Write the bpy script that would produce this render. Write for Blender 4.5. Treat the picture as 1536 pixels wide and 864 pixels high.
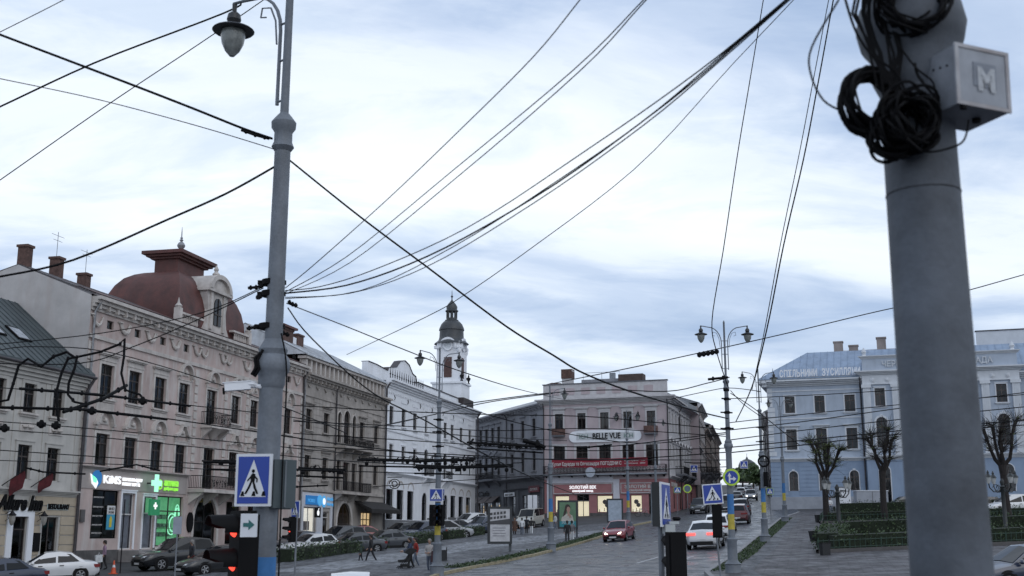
import bpy, math, random
from mathutils import Vector, Matrix
random.seed(7)
R = math.radians
for o in list(bpy.data.objects): bpy.data.objects.remove(o)
sc = bpy.context.scene
col = sc.collection
# ------------------------------------------------------------------ camera
FPX, EYE = 1750.0, 4.32
PITCH = math.atan(368 / FPX)
CP, SP = math.cos(PITCH), math.sin(PITCH)
cam = bpy.data.cameras.new('camera'); co = bpy.data.objects.new('camera', cam); col.objects.link(co)
co.location = (0, 0, EYE); co.rotation_euler = (math.pi / 2 + PITCH, 0, 0)
cam.sensor_width = 36; cam.lens = 36 * FPX / 1536; cam.clip_start = .05; cam.clip_end = 4000
cam.dof.use_dof = True; cam.dof.focus_distance = 70; cam.dof.aperture_fstop = 4.0
sc.camera = co
# ------------------------------------------------------------------ sky, sun, exposure
SUN_EL, SUN_AZ = R(38), R(150)          # azimuth clockwise from +Y
w = bpy.data.worlds.new('World'); sc.world = w; w.use_nodes = True
nt = w.node_tree; nt.nodes.clear()
def N(t, tp, **k):
    n = t.nodes.new(tp)
    for a, b in k.items():
        if a in n.inputs: n.inputs[a].default_value = b
        else: setattr(n, a, b)
    return n
def ramp(t, stops, fac=None, interp='LINEAR'):
    n = t.nodes.new('ShaderNodeValToRGB'); n.color_ramp.interpolation = interp
    e = n.color_ramp.elements
    while len(e) < len(stops): e.new(.5)
    for i, (p, c) in enumerate(stops):
        e[i].position = p; e[i].color = (c[0], c[1], c[2], 1) if hasattr(c, '__len__') else (c, c, c, 1)
    if fac is not None: t.links.new(fac, n.inputs['Fac'])
    return n
def mixc(t, fac, a, b, mode='MIX'):
    n = t.nodes.new('ShaderNodeMix'); n.data_type = 'RGBA'; n.blend_type = mode
    for s, v in (('Factor', fac), ('A', a), ('B', b)):
        i = [q for q in n.inputs if q.name == s and (q.type == ('VALUE' if s == 'Factor' else 'RGBA'))][0]
        if hasattr(v, 'node'): t.links.new(v, i)
        elif s == 'Factor': i.default_value = v
        else: i.default_value = (v[0], v[1], v[2], 1)
    return [q for q in n.outputs if q.type == 'RGBA'][0]
sky = N(nt, 'ShaderNodeTexSky', sky_type='NISHITA', sun_disc=False, sun_elevation=SUN_EL, sun_rotation=SUN_AZ, air_density=1.6, dust_density=1.2)
tc = N(nt, 'ShaderNodeTexCoord')
# cloud deck: project the view direction on a flat layer so clouds shrink toward the horizon
sep = N(nt, 'ShaderNodeSeparateXYZ'); nt.links.new(tc.outputs['Generated'], sep.inputs[0])
mx = N(nt, 'ShaderNodeMath', operation='MAXIMUM'); nt.links.new(sep.outputs['Z'], mx.inputs[0]); mx.inputs[1].default_value = 0
ad = N(nt, 'ShaderNodeMath', operation='ADD'); nt.links.new(mx.outputs[0], ad.inputs[0]); ad.inputs[1].default_value = .22
dv = N(nt, 'ShaderNodeVectorMath', operation='DIVIDE'); nt.links.new(tc.outputs['Generated'], dv.inputs[0])
cb = N(nt, 'ShaderNodeCombineXYZ')
for i in range(3): nt.links.new(ad.outputs[0], cb.inputs[i])
nt.links.new(cb.outputs[0], dv.inputs[1])
mp = N(nt, 'ShaderNodeMapping'); nt.links.new(dv.outputs[0], mp.inputs[0]); mp.inputs['Scale'].default_value = (.75, 1.3, .6); mp.inputs['Location'].default_value = (-1.2, 4.4, 1)
n1 = N(nt, 'ShaderNodeTexNoise', Scale=.95, Detail=8.0, Roughness=.56, Distortion=.5); nt.links.new(mp.outputs[0], n1.inputs['Vector'])
n2 = N(nt, 'ShaderNodeTexNoise', Scale=3.0, Detail=9.0, Roughness=.6, Distortion=.4); nt.links.new(mp.outputs[0], n2.inputs['Vector'])
cl = ramp(nt, [(.30, (4.6, 5.9, 8.2)), (.42, (6.3, 7.5, 9.6)), (.50, (9.0, 9.9, 11.2)), (.66, (11.0, 11.6, 12.3))], n1.outputs['Fac'])
c2 = ramp(nt, [(.36, (.74, .80, .88)), (.52, (1, 1, 1))], n2.outputs['Fac'])
cc = mixc(nt, .85, cl.outputs[0], c2.outputs[0], 'MULTIPLY')
fin = mixc(nt, .90, sky.outputs[0], cc)
bg = N(nt, 'ShaderNodeBackground', Strength=.103); nt.links.new(fin, bg.inputs['Color'])
wo = N(nt, 'ShaderNodeOutputWorld'); nt.links.new(bg.outputs[0], wo.inputs[0])
sl = bpy.data.lights.new('sun', 'SUN'); sl.energy = .5; sl.angle = R(40); sl.color = (1, .95, .9)
so = bpy.data.objects.new('sun', sl); col.objects.link(so)
sd = Vector((math.sin(SUN_AZ) * math.cos(SUN_EL), math.cos(SUN_AZ) * math.cos(SUN_EL), math.sin(SUN_EL)))
so.rotation_euler = sd.to_track_quat('Z', 'Y').to_euler(); so.location = (30, -30, 60)
sc.view_settings.view_transform = 'Standard'; sc.view_settings.look = 'None'; sc.view_settings.gamma = 1
sc.view_settings.exposure = -.02; sc.view_settings.use_curve_mapping = False
sc.render.resolution_x, sc.render.resolution_y = 1024, 576
# ------------------------------------------------------------------ pixel helpers (photo pixels -> metres)
def ray(u, v):
    a = (u - 768) / FPX; b = (432 - v) / FPX
    return (a, CP - b * SP, SP + b * CP)
def G(x, y):
    g = .043 * min(y, 500) + .03 * max(-90, min(x, 160)) + .12
    return g - .9 * math.exp(-.5 * (((x + 4) / 14) ** 2 + ((y - 110) / (30 if y < 110 else 38)) ** 2))
def gp(u, v):
    d = ray(u, v); t = 20.0
    while t < 900 and EYE + d[2] * t > G(d[0] * t, d[1] * t): t += .1
    return Vector((d[0] * t, d[1] * t, G(d[0] * t, d[1] * t)))
def at(u, v, Y):
    d = ray(u, v); t = Y / d[1]
    return Vector((d[0] * t, Y, EYE + d[2] * t))
def gx(u, Y):                     # ground point seen in column u at distance Y
    v = 800
    for _ in range(6):
        p = at(u, v, Y); g = G(p.x, Y); d = ray(u, v)
        v -= (g - p.z) / Y * FPX
    p = at(u, v, Y); return Vector((p.x, Y, G(p.x, Y)))
# ------------------------------------------------------------------ materials
MATS = {}
def mat(name, c, rough=.8, var=.12, scale=3.0, stain=0.0, stain_c=None, bump=0.0, metal=0.0, emit=None, es=0.0, coat=0.0, fine=0.0, spec=.5, rand=0.0):
    if name in MATS: return MATS[name]
    m = bpy.data.materials.new(name); m.use_nodes = True; t = m.node_tree
    b = t.nodes['Principled BSDF']; b.inputs['Roughness'].default_value = rough; b.inputs['Metallic'].default_value = metal
    b.inputs['Specular IOR Level'].default_value = spec
    if coat: b.inputs['Coat Weight'].default_value = coat; b.inputs['Coat Roughness'].default_value = .06
    tcn = N(t, 'ShaderNodeTexCoord'); base = (c[0], c[1], c[2])
    if var or stain or rand:
        nz = N(t, 'ShaderNodeTexNoise', Scale=scale, Detail=5.0, Roughness=.6); t.links.new(tcn.outputs['Object'], nz.inputs['Vector'])
        lo = [max(0, q * (1 - var * 1.6)) for q in base]; hi = [min(1, q * (1 + var)) for q in base]
        out = ramp(t, [(.3, lo), (.7, hi)], nz.outputs['Fac']).outputs[0]
        if fine:
            nf = N(t, 'ShaderNodeTexNoise', Scale=scale * 14, Detail=3.0); t.links.new(tcn.outputs['Object'], nf.inputs['Vector'])
            rf = ramp(t, [(.35, 1 - fine), (.65, 1.0)], nf.outputs['Fac']); out = mixc(t, 1.0, out, rf.outputs[0], 'MULTIPLY')
        if stain:
            mpn = N(t, 'ShaderNodeMapping'); mpn.inputs['Scale'].default_value = (.9, .9, .16); t.links.new(tcn.outputs['Object'], mpn.inputs[0])
            ns = N(t, 'ShaderNodeTexNoise', Scale=1.7, Detail=8.0, Roughness=.65); t.links.new(mpn.outputs[0], ns.inputs['Vector'])
            rs = ramp(t, [(.48, 0), (.68, stain)], ns.outputs['Fac'])
            out = mixc(t, rs.outputs[0], out, stain_c or [q * .45 for q in base])
        if rand:
            oi = N(t, 'ShaderNodeObjectInfo'); rr = ramp(t, [(0, 1 - rand), (1, 1.0)], oi.outputs['Random']); out = mixc(t, 1.0, out, rr.outputs[0], 'MULTIPLY')
        t.links.new(out, b.inputs['Base Color'])
    else: b.inputs['Base Color'].default_value = (*base, 1)
    if bump:
        nb = N(t, 'ShaderNodeTexNoise', Scale=scale * 9, Detail=4.0); t.links.new(tcn.outputs['Object'], nb.inputs['Vector'])
        bn = N(t, 'ShaderNodeBump', Strength=bump, Distance=.03); t.links.new(nb.outputs['Fac'], bn.inputs['Height']); t.links.new(bn.outputs[0], b.inputs['Normal'])
    if emit: b.inputs['Emission Color'].default_value = (*emit, 1); b.inputs['Emission Strength'].default_value = es
    MATS[name] = m; return m
def glass_mat(name, tint, refl=.07, rough=.03):
    m = bpy.data.materials.new(name); m.use_nodes = True; t = m.node_tree; t.nodes.clear()
    fr = N(t, 'ShaderNodeFresnel', IOR=1.5); g = N(t, 'ShaderNodeBsdfGlossy', Roughness=rough); tr = N(t, 'ShaderNodeBsdfTransparent'); tr.inputs[0].default_value = (*tint, 1)
    g.inputs[0].default_value = (.85, .88, .92, 1)
    nz = N(t, 'ShaderNodeTexNoise', Scale=.8, Detail=2.0); tcn = N(t, 'ShaderNodeTexCoord'); t.links.new(tcn.outputs['Object'], nz.inputs['Vector'])
    bn = N(t, 'ShaderNodeBump', Strength=.08, Distance=.02); t.links.new(nz.outputs['Fac'], bn.inputs['Height']); t.links.new(bn.outputs[0], g.inputs['Normal'])
    mx_ = N(t, 'ShaderNodeMixShader'); t.links.new(fr.outputs[0], mx_.inputs[0]); t.links.new(tr.outputs[0], mx_.inputs[1]); t.links.new(g.outputs[0], mx_.inputs[2])
    o = N(t, 'ShaderNodeOutputMaterial'); t.links.new(mx_.outputs[0], o.inputs[0]); MATS[name] = m; return m
def brickmat(name, c1, c2, mortar, scale, bw, bh, msize, rough=.75, bump=.4, spec=.5, rot=0.0):
    m = bpy.data.materials.new(name); m.use_nodes = True; t = m.node_tree; b = t.nodes['Principled BSDF']
    b.inputs['Specular IOR Level'].default_value = spec
    g = N(t, 'ShaderNodeNewGeometry'); mpn = N(t, 'ShaderNodeMapping'); t.links.new(g.outputs['Position'], mpn.inputs[0]); mpn.inputs['Rotation'].default_value = (0, 0, rot)
    bt = N(t, 'ShaderNodeTexBrick', Scale=scale); bt.inputs['Color1'].default_value = (*c1, 1); bt.inputs['Color2'].default_value = (*c2, 1); bt.inputs['Mortar'].default_value = (*mortar, 1)
    bt.inputs['Brick Width'].default_value = bw; bt.inputs['Row Height'].default_value = bh; bt.inputs['Mortar Size'].default_value = msize; bt.inputs['Bias'].default_value = 0
    t.links.new(mpn.outputs[0], bt.inputs['Vector'])
    nz = N(t, 'ShaderNodeTexNoise', Scale=.35, Detail=6.0, Roughness=.65); t.links.new(g.outputs['Position'], nz.inputs['Vector'])
    rz = ramp(t, [(.32, .6), (.68, 1.15)], nz.outputs['Fac']); out = mixc(t, 1.0, bt.outputs['Color'], rz.outputs[0], 'MULTIPLY')
    m5 = N(t, 'ShaderNodeMapping'); m5.inputs['Scale'].default_value = (1.5, .3, 1); m5.inputs['Rotation'].default_value = (0, 0, rot * .6); t.links.new(g.outputs['Position'], m5.inputs[0]); n5 = N(t, 'ShaderNodeTexNoise', Scale=2.1, Detail=4.0, Roughness=.7); t.links.new(m5.outputs[0], n5.inputs['Vector']); r5 = ramp(t, [(.36, .38), (.5, 1.0), (.66, 1.45)], n5.outputs['Fac']); out = mixc(t, 1.0, out, r5.outputs[0], 'MULTIPLY')
    t.links.new(out, b.inputs['Base Color'])
    n3 = N(t, 'ShaderNodeTexNoise', Scale=.9, Detail=4.0); t.links.new(g.outputs['Position'], n3.inputs['Vector'])
    rr = ramp(t, [(.35, rough - .22), (.65, rough + .12)], n3.outputs['Fac']); t.links.new(rr.outputs[0], b.inputs['Roughness'])
    bn = N(t, 'ShaderNodeBump', Strength=bump, Distance=.02); t.links.new(bt.outputs['Fac'], bn.inputs['Height']); bn.invert = True; t.links.new(bn.outputs[0], b.inputs['Normal'])
    MATS[name] = m; return m
M_GLASS = glass_mat('window_glass', (.46, .47, .49))
M_CLEAR = glass_mat('shop_glass', (.8, .82, .84))
M_CARGLASS = mat('car_glass', (.008, .010, .013), .06, 0, spec=.28)
M_DKFRAME = mat('dark_frame', (.045, .035, .032), .6, .2)
M_WHFRAME = mat('white_frame', (.55, .54, .53), .6, .1)
M_CURTAIN = mat('curtain', (.55, .52, .49), .95, .2, 2, rand=.65)
M_IRON = mat('wrought_iron', (.012, .011, .013), .6, .2, spec=.25)
M_WIRE = mat('wire', (.005, .005, .006), .7, 0, spec=.12)
M_STEEL = mat('grey_steel', (.22, .24, .27), .55, .15, 4, stain=.3)
M_POLE = mat('pole_paint', (.16, .18, .21), .62, .18, 2.2, stain=.45, stain_c=(.10, .11, .12), bump=.15, fine=.12)
M_BRICK = mat('old_brick', (.105, .06, .05), .9, .3, 5, stain=.5)
M_BLACK = mat('black_plastic', (.006, .006, .007), .65, .1, spec=.12)
M_PIPE = mat('drain_pipe', (.05, .045, .05), .6, .25)
M_ZINC = mat('zinc_pipe', (.30, .31, .33), .5, .2, metal=.4)
# ------------------------------------------------------------------ mesh builder
class MB:
    def __init__(s): s.v = []; s.f = []; s.mi = []; s.mats = []; s.cur = 0; s.sm = []
    def use(s, m):
        if m not in s.mats: s.mats.append(m)
        s.cur = s.mats.index(m); return s
    def add(s, vs, fs, smooth=False):
        o = len(s.v); s.v += [tuple(q) for q in vs]
        for q in fs: s.f.append(tuple(i + o for i in q)); s.mi.append(s.cur); s.sm.append(smooth)
        return s
    def box(s, x0, x1, y0, y1, z0, z1):
        return s.add([(x0, y0, z0), (x1, y0, z0), (x1, y1, z0), (x0, y1, z0), (x0, y0, z1), (x1, y0, z1), (x1, y1, z1), (x0, y1, z1)],
                     [(0, 3, 2, 1), (4, 5, 6, 7), (0, 1, 5, 4), (1, 2, 6, 5), (2, 3, 7, 6), (3, 0, 4, 7)])
    def quad(s, *p): return s.add(p, [tuple(range(len(p)))])
    def prism(s, pts, y0, y1):            # outline in xz (counter clockwise seen from -y), extruded along y
        n = len(pts)
        return s.add([(x, y0, z) for x, z in pts] + [(x, y1, z) for x, z in pts],
                     [tuple(range(n)), tuple(range(2 * n - 1, n - 1, -1))] + [(i, n + i, n + (i + 1) % n, (i + 1) % n) for i in range(n)])
    def slab(s, pts, z0, z1):             # outline in xy extruded along z
        n = len(pts)
        return s.add([(x, y, z0) for x, y in pts] + [(x, y, z1) for x, y in pts],
                     [tuple(range(n - 1, -1, -1)), tuple(range(n, 2 * n))] + [(i, (i + 1) % n, n + (i + 1) % n, n + i) for i in range(n)])
    def tube(s, pts, r, n=6, cap=True):
        P = [Vector(p) for p in pts]; k = len(P)
        rs = r if hasattr(r, '__len__') else [r] * k
        tg = [(P[min(i + 1, k - 1)] - P[max(i - 1, 0)]).normalized() for i in range(k)]
        up = Vector((0, 0, 1)) if abs(tg[0].z) < .9 else Vector((1, 0, 0))
        nrm = tg[0].cross(up).normalized(); vs = []
        for i in range(k):
            nrm = (nrm - tg[i] * nrm.dot(tg[i])); nrm = nrm.normalized() if nrm.length > 1e-6 else tg[i].orthogonal().normalized()
            bi = tg[i].cross(nrm)
            for j in range(n):
                a = 2 * math.pi * j / n; vs.append(P[i] + (nrm * math.cos(a) + bi * math.sin(a)) * rs[i])
        fs = [(i * n + j, i * n + (j + 1) % n, (i + 1) * n + (j + 1) % n, (i + 1) * n + j) for i in range(k - 1) for j in range(n)]
        s.add(vs, fs, True)
        if cap and n > 2: s.add(vs[:n], [tuple(range(n - 1, -1, -1))]); s.add(vs[-n:], [tuple(range(n))])
        return s
    def lathe(s, prof, n=16, c=(0, 0, 0), smooth=True):
        vs = []
        for r, z in prof:
            for j in range(n):
                a = 2 * math.pi * (j + .5) / n; vs.append((c[0] + r * math.cos(a), c[1] + r * math.sin(a), c[2] + z))
        k = len(prof)
        s.add(vs, [(i * n + j, i * n + (j + 1) % n, (i + 1) * n + (j + 1) % n, (i + 1) * n + j) for i in range(k - 1) for j in range(n)], smooth)
        if prof[0][0] > 1e-4: s.add(vs[:n], [tuple(range(n - 1, -1, -1))])
        if prof[-1][0] > 1e-4: s.add(vs[-n:], [tuple(range(n))])
        return s
    def mesh(s, name, m=None, sharp=35):
        me = bpy.data.meshes.new(name); me.from_pydata(s.v, [], s.f)
        if s.mats:
            for q in s.mats: me.materials.append(q)
            me.polygons.foreach_set('material_index', s.mi)
        elif m: me.materials.append(m)
        me.polygons.foreach_set('use_smooth', s.sm)
        if any(s.sm) and sharp: me.set_sharp_from_angle(angle=R(sharp))
        me.update(); return me
    def build(s, name, m=None, parent=None, loc=(0, 0, 0), rz=0, sharp=35): return inst(name, s.mesh(name, m, sharp), parent, loc, rz)
def inst(name, me, parent=None, loc=(0, 0, 0), rz=0, rot=None, scale=None):
    o = bpy.data.objects.new(name, me); col.objects.link(o); o.parent = parent; o.location = loc
    if rz: o.rotation_euler.z = rz
    if rot: o.rotation_euler = rot
    if scale: o.scale = scale
    return o
def tag(o, label, cat, group=None):
    o['label'] = label; o['category'] = cat
    if group: o['group'] = group
    return o
def thing(name, label, cat, loc=(0, 0, 0), rz=0, group=None):
    o = bpy.data.objects.new(name, None); o.empty_display_size = .2; col.objects.link(o); o.location = loc; o.rotation_euler.z = rz
    return tag(o, label, cat, group)
def copy_tree(o, parent=None):
    c = o.copy(); col.objects.link(c); c.parent = parent
    for ch in list(o.children): copy_tree(ch, c)
    return c
def struct(o): o['kind'] = 'structure'; return o
def stuff(o): o['kind'] = 'stuff'; return o
_txt = {}
def text_mesh(s, size, depth=.03, shear=0.0, align='LEFT', off=0.0, space=1.0):
    k = (s, size, depth, shear, align, off, space)
    if k in _txt: return _txt[k]
    c = bpy.data.curves.new('lettering', 'FONT'); c.body = s; c.size = size; c.extrude = depth / 2; c.shear = shear; c.align_x = align; c.offset = off; c.space_character = space; c.resolution_u = 3
    o = bpy.data.objects.new('lettering', c); col.objects.link(o); dg = bpy.context.evaluated_depsgraph_get()
    me = bpy.data.meshes.new_from_object(o.evaluated_get(dg)); bpy.data.objects.remove(o)
    _txt[k] = me; return me
def lettering(s, size, m, parent, loc, width=None, rx=math.pi / 2, **k):
    me = text_mesh(s, size, **k).copy(); me.materials.clear(); me.materials.append(m)
    o = inst('lettering', me, parent, loc, rot=(rx, 0, 0))
    if width:
        xs = [v.co.x for v in me.vertices]
        if xs: o.scale.x = width / (max(xs) - min(xs))
    return o
# ------------------------------------------------------------------ ground and roads
def sheet(name, A, B, m, off, nu=None, nv=6):
    def res(P, n):
        P = [Vector((p[0], p[1])) for p in P]; L = [0]
        for a, b in zip(P, P[1:]): L.append(L[-1] + (b - a).length)
        out = []
        for i in range(n + 1):
            d = L[-1] * i / n; j = max(k for k in range(len(L)) if L[k] <= d + 1e-6); j = min(j, len(P) - 2)
            f = (d - L[j]) / max(1e-6, L[j + 1] - L[j]); out.append(P[j].lerp(P[j + 1], min(1, f)))
        return out
    nu = nu or 60; a, b = res(A, nu), res(B, nu); vs = []; fs = []
    for i in range(nu + 1):
        for j in range(nv + 1):
            p = a[i].lerp(b[i], j / nv); vs.append((p.x, p.y, G(p.x, p.y) + off))
    for i in range(nu):
        for j in range(nv):
            q = i * (nv + 1) + j; fs.append((q, q + nv + 1, q + nv + 2, q + 1))
    o = MB().add(vs, fs).build(name, m); struct(o)
    n = sum(p.normal.z for p in o.data.polygons)
    if n < 0: o.data.flip_normals()
    return o
def kerb(name, P, m, h=.14, wd=.22, step=1.0, off=0.0):
    root = bpy.data.objects.new(name, None); col.objects.link(root); struct(root); root.location = (P[0][0], P[0][1], G(P[0][0], P[0][1]))
    me = MB().box(-.495, .495, -wd / 2, wd / 2, -.2, h).mesh('kerb_stone', m); P = [Vector((p[0], p[1])) for p in P]; d0 = 0
    for a, b in zip(P, P[1:]):
        L = (b - a).length; n = max(1, round(L / step))
        for i in range(n):
            p = a.lerp(b, (i + .5) / n); q = inst('kerb_stone', me, root, (p.x - root.location.x, p.y - root.location.y, G(p.x, p.y) + off - root.location.z + random.uniform(-.008, .008)))
            e0 = a.lerp(b, i / n); e1 = a.lerp(b, (i + 1) / n)
            q.rotation_euler = (0, -math.atan2(G(e1.x, e1.y) - G(e0.x, e0.y), (e1 - e0).length), math.atan2(b.y - a.y, b.x - a.x)); q.scale.x = L / n / step
    return root
M_ASPH = mat('asphalt', (.055, .057, .062), .8, .3, .35, fine=.35, bump=.25, stain=.3)
M_SETT = brickmat('stone_setts', (.076, .086, .108), (.044, .051, .068), (.025, .026, .03), 1, .26, .15, .018, .44, .7, rot=.35)
M_SLAB = brickmat('plaza_slabs', (.088, .082, .09), (.046, .045, .052), (.035, .034, .035), 1, .9, .45, .03, .7, .6, rot=.25)
M_SLAB2 = brickmat('grey_paving', (.098, .103, .115), (.07, .075, .086), (.05, .05, .055), 1, .6, .3, .015, .75, .4, rot=.25)
M_PATH = brickmat('pale_paving', (.20, .21, .23), (.16, .17, .185), (.12, .12, .13), 1, .8, .4, .015, .7, .3, rot=.25)
M_KERB_Y = mat('kerb_worn_yellow', (.34, .29, .18), .85, .3, 2.5, stain=.6, stain_c=(.14, .13, .12))
M_KERB = mat('kerb_granite', (.26, .26, .27), .85, .2, 2.5, stain=.4)
M_PAINT = mat('road_paint', (.55, .56, .58), .7, .25, 2, fine=.5)
gx_ = [-300, -160, -90, -60] + list(range(-50, 81, 5)) + [100, 130, 160, 220, 400, 900]
gy_ = [-80, -40] + list(range(-20, 221, 5)) + list(range(230, 521, 15)) + [600, 900, 1800]
MB().add([(x, y, G(x, y)) for y in gy_ for x in gx_], [(j * len(gx_) + i, j * len(gx_) + i + 1, (j + 1) * len(gx_) + i + 1, (j + 1) * len(gx_) + i) for j in range(len(gy_) - 1) for i in range(len(gx_) - 1)]).build('ground', M_ASPH)
struct(bpy.data.objects['ground'])
px = lambda *P: [tuple(gp(*p)[:2]) for p in P]
KL = [(-9, -20), (-7, 30)] + px((660, 864), (730, 849), (800, 835), (860, 819), (920, 800), (952, 789)) + [(15.5, 124)]
KR = [(3, -20), (6.5, 30)] + px((1060, 862), (1085, 846), (1105, 833), (1130, 812), (1152, 795), (1170, 780)) + [(30.5, 126)]
sheet('road', KL + [(18.8, 135), (26, 160), (49, 270), (78, 400)], KR + [(33, 137), (35, 158), (58, 270), (87, 400)], M_SETT, .02, 140, 8)
HL = [(-26, -10), (-20, 40)] + px((423, 847), (600, 821), (724, 803)) + [(-1, 122)]
sheet('plaza', HL, KL, M_SLAB2, .14, 90, 10)
kerb('plaza_kerb', KL[1:], M_KERB_Y, .16)
pa = px((400, 862), (560, 837), (700, 816), (800, 806), (905, 797)); pb = px((480, 864), (600, 845), (720, 826), (830, 813), (925, 798.5))
sheet('plaza_path', pa, pb, M_PATH, .146, 50, 3)
RP = [(60, -20), (60, 30), (75, 60), (80, 90), (82, 110), (85, 126)]
sheet('square_pavement', KR, RP, M_SLAB, .14, 90, 16)
kerb('square_kerb', KR[1:], M_KERB, .16)
# kerb strip of pale slabs on the square
off = lambda P, d: [(p[0] + d, p[1]) for p in P]
sheet('kerb_strip', off(KR[1:-1], 1.25), off(KR[1:-1], 2.0), M_SLAB2, .146, 50, 2)
for a, b in [((700, 855), (745, 852)), ((860, 838), (905, 834)), ((955, 846), (1020, 827)), ((980, 814), (1005, 809)), ((1010, 845), (1040, 835)), ((1036, 806), (1050, 801)), ((1080, 842), (1090, 839)), ((845, 856), (900, 854)), ((985, 826), (1012, 821))]:
    A, B = gp(*a), gp(*b); d = (B - A).normalized(); n = Vector((-d.y, d.x, 0)) * .09
    struct(MB().add([(q.x, q.y, G(q.x, q.y) + .028) for q in (A - n, B - n, B + n, A + n)], [(0, 1, 2, 3)]).build('lane_marking', M_PAINT))
struct(MB().add([(q.x, q.y, G(q.x, q.y) + .028) for q in (gp(900, 801), gp(945, 800), gp(955, 796), gp(918, 797))], [(0, 1, 2, 3)]).build('lane_marking', M_PAINT))
# ------------------------------------------------------------------ building kit
def arc(cx, cz, r, a0, a1, n=10, ry=None): return [(cx + r * math.cos(R(a0 + (a1 - a0) * i / n)), cz + (ry or r) * math.sin(R(a0 + (a1 - a0) * i / n))) for i in range(n + 1)]
_cache = {}
def cached(key, fn):
    if key not in _cache: _cache[key] = fn()
    return _cache[key]
class Bld:
    def __init__(s, name, label, C, az, zb, group=None, cat='building', dep=.22):
        s.zb = zb; s.root = thing(name, label, cat, (C[0], C[1], zb), R(90 - az), group); s.dep = dep; s.ops = []; s.nw = 0
    def world(s, x, y, z):
        c, sn = math.cos(s.root.rotation_euler.z), math.sin(s.root.rotation_euler.z); L = s.root.location
        return Vector((L.x + x * c - y * sn, L.y + x * sn + y * c, z))
    def box(s, name, m, x0, x1, y0, y1, z0, z1, parent=None): return MB().box(x0, x1, y0, y1, z0 - s.zb, z1 - s.zb).build(name, m, parent or s.root)
    def put(s, name, mb, m=None, parent=None, loc=None):
        if loc is None: mb.v = [(p[0], p[1], p[2] - s.zb) for p in mb.v]
        return mb.build(name, m, parent or s.root, loc or (0, 0, 0))
    def wall(s, m, x0, x1, z0, z1, name='wall', depth=None, y=0.0, ops=None, back=12.0, sides=True, top=True):
        d = s.dep if depth is None else depth; ops = s.ops if ops is None else ops
        ops = [o for o in ops if o[2] < z1 and o[3] > z0 and o[0] >= x0 and o[1] <= x1]
        xs = sorted({x0, x1, *[q for o in ops for q in o[:2]]}); zs = sorted({z0, z1, *[min(max(q, z0), z1) for o in ops for q in o[2:4]]})
        b = MB()
        for i in range(len(xs) - 1):
            k = 0
            while k < len(zs) - 1:
                cx = (xs[i] + xs[i + 1]) / 2
                hole = lambda kk: any(o[0] < cx < o[1] and o[2] < (zs[kk] + zs[kk + 1]) / 2 < o[3] for o in ops)
                if hole(k): k += 1; continue
                e = k
                while e < len(zs) - 1 and not hole(e): e += 1
                b.quad((xs[i], y, zs[k]), (xs[i + 1], y, zs[k]), (xs[i + 1], y, zs[e]), (xs[i], y, zs[e])); k = e
        for o in ops:
            a, c, e, g = o[0], o[1], max(o[2], z0), min(o[3], z1); ar = len(o) > 4 and o[4]
            if ar:
                r = (c - a) / 2; rz = min(r, ar if ar is not True else r); P = arc((a + c) / 2, g - rz, r, 180, 0, 12, rz); zr = g - rz
                for p, q in zip(P, P[1:]):
                    b.quad((p[0], y, p[1]), (q[0], y, q[1]), (q[0], y, g), (p[0], y, g)); b.quad((p[0], y, p[1]), (p[0], y + d, p[1]), (q[0], y + d, q[1]), (q[0], y, q[1]))
            else:
                zr = g; b.quad((a, y, g), (c, y, g), (c, y + d, g), (a, y + d, g))
            b.quad((a, y, e), (a, y, zr), (a, y + d, zr), (a, y + d, e)); b.quad((c, y, e), (c, y + d, e), (c, y + d, zr), (c, y, zr)); b.quad((a, y, e), (a, y + d, e), (c, y + d, e), (c, y, e))
        if back:
            if sides: b.quad((x0, y, z0), (x0, y, z1), (x0, y + back, z1), (x0, y + back, z0)); b.quad((x1, y, z0), (x1, y + back, z0), (x1, y + back, z1), (x1, y, z1))
            b.quad((x1, y + back, z0), (x0, y + back, z0), (x0, y + back, z1), (x1, y + back, z1))
            if top: b.quad((x0, y, z1), (x1, y, z1), (x1, y + back, z1), (x0, y + back, z1))
        return s.put(name, b, m)
    def hole(s, x0, x1, z0, z1, ar=0): s.ops.append((x0, x1, z0, z1, ar))
    def win(s, x0, x1, z0, z1, ar=0, fm=None, sur=None, sw=.16, hood=None, hm=None, sill=None, tr=.66, mul=1, curtain=.55, y=0.0, gl=None, hgap=.25, hole=True, name='window', bars=0):
        w_, h_ = round(x1 - x0, 2), round(z1 - z0, 2); fm = fm or M_DKFRAME; gl = gl or M_GLASS
        if hole: s.hole(x0, x1, z0, z1, ar)
        rz = (w_ / 2 if ar is True else ar) if ar else 0
        out = ([(0, 0), (w_, 0)] + ([(q[0], q[1]) for q in arc(w_ / 2, h_ - rz, w_ / 2, 0, 180, 12, rz)] if ar else [(w_, h_), (0, h_)]))
        def frame():
            b = MB(); t = .075
            b.box(0, w_, -.02, .05, 0, t).box(0, t, -.02, .05, t, h_ - (rz or t)).box(w_ - t, w_, -.02, .05, t, h_ - (rz or t))
            if ar:
                A = arc(w_ / 2, h_ - rz, w_ / 2, 0, 180, 12, rz); I = arc(w_ / 2, h_ - rz, w_ / 2 - t, 0, 180, 12, rz - t)
                for i in range(12): b.prism([A[i], A[i + 1], I[i + 1], I[i]], -.02, .05)
            else: b.box(0, w_, -.02, .05, h_ - t, h_)
            for k in range(mul): xx = w_ * (k + 1) / (mul + 1); b.box(xx - .035, xx + .035, -.028, .04, t, h_ - (t if not ar else .02))
            if tr: b.box(t, w_ - t, -.034, .045, h_ * tr - .04, h_ * tr + .04)
            for k in range(bars): zz = h_ * tr * (k + 1) / (bars + 1); b.box(t, w_ - t, -.015, .03, zz - .015, zz + .015)
            return b.mesh('window', fm)
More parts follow.
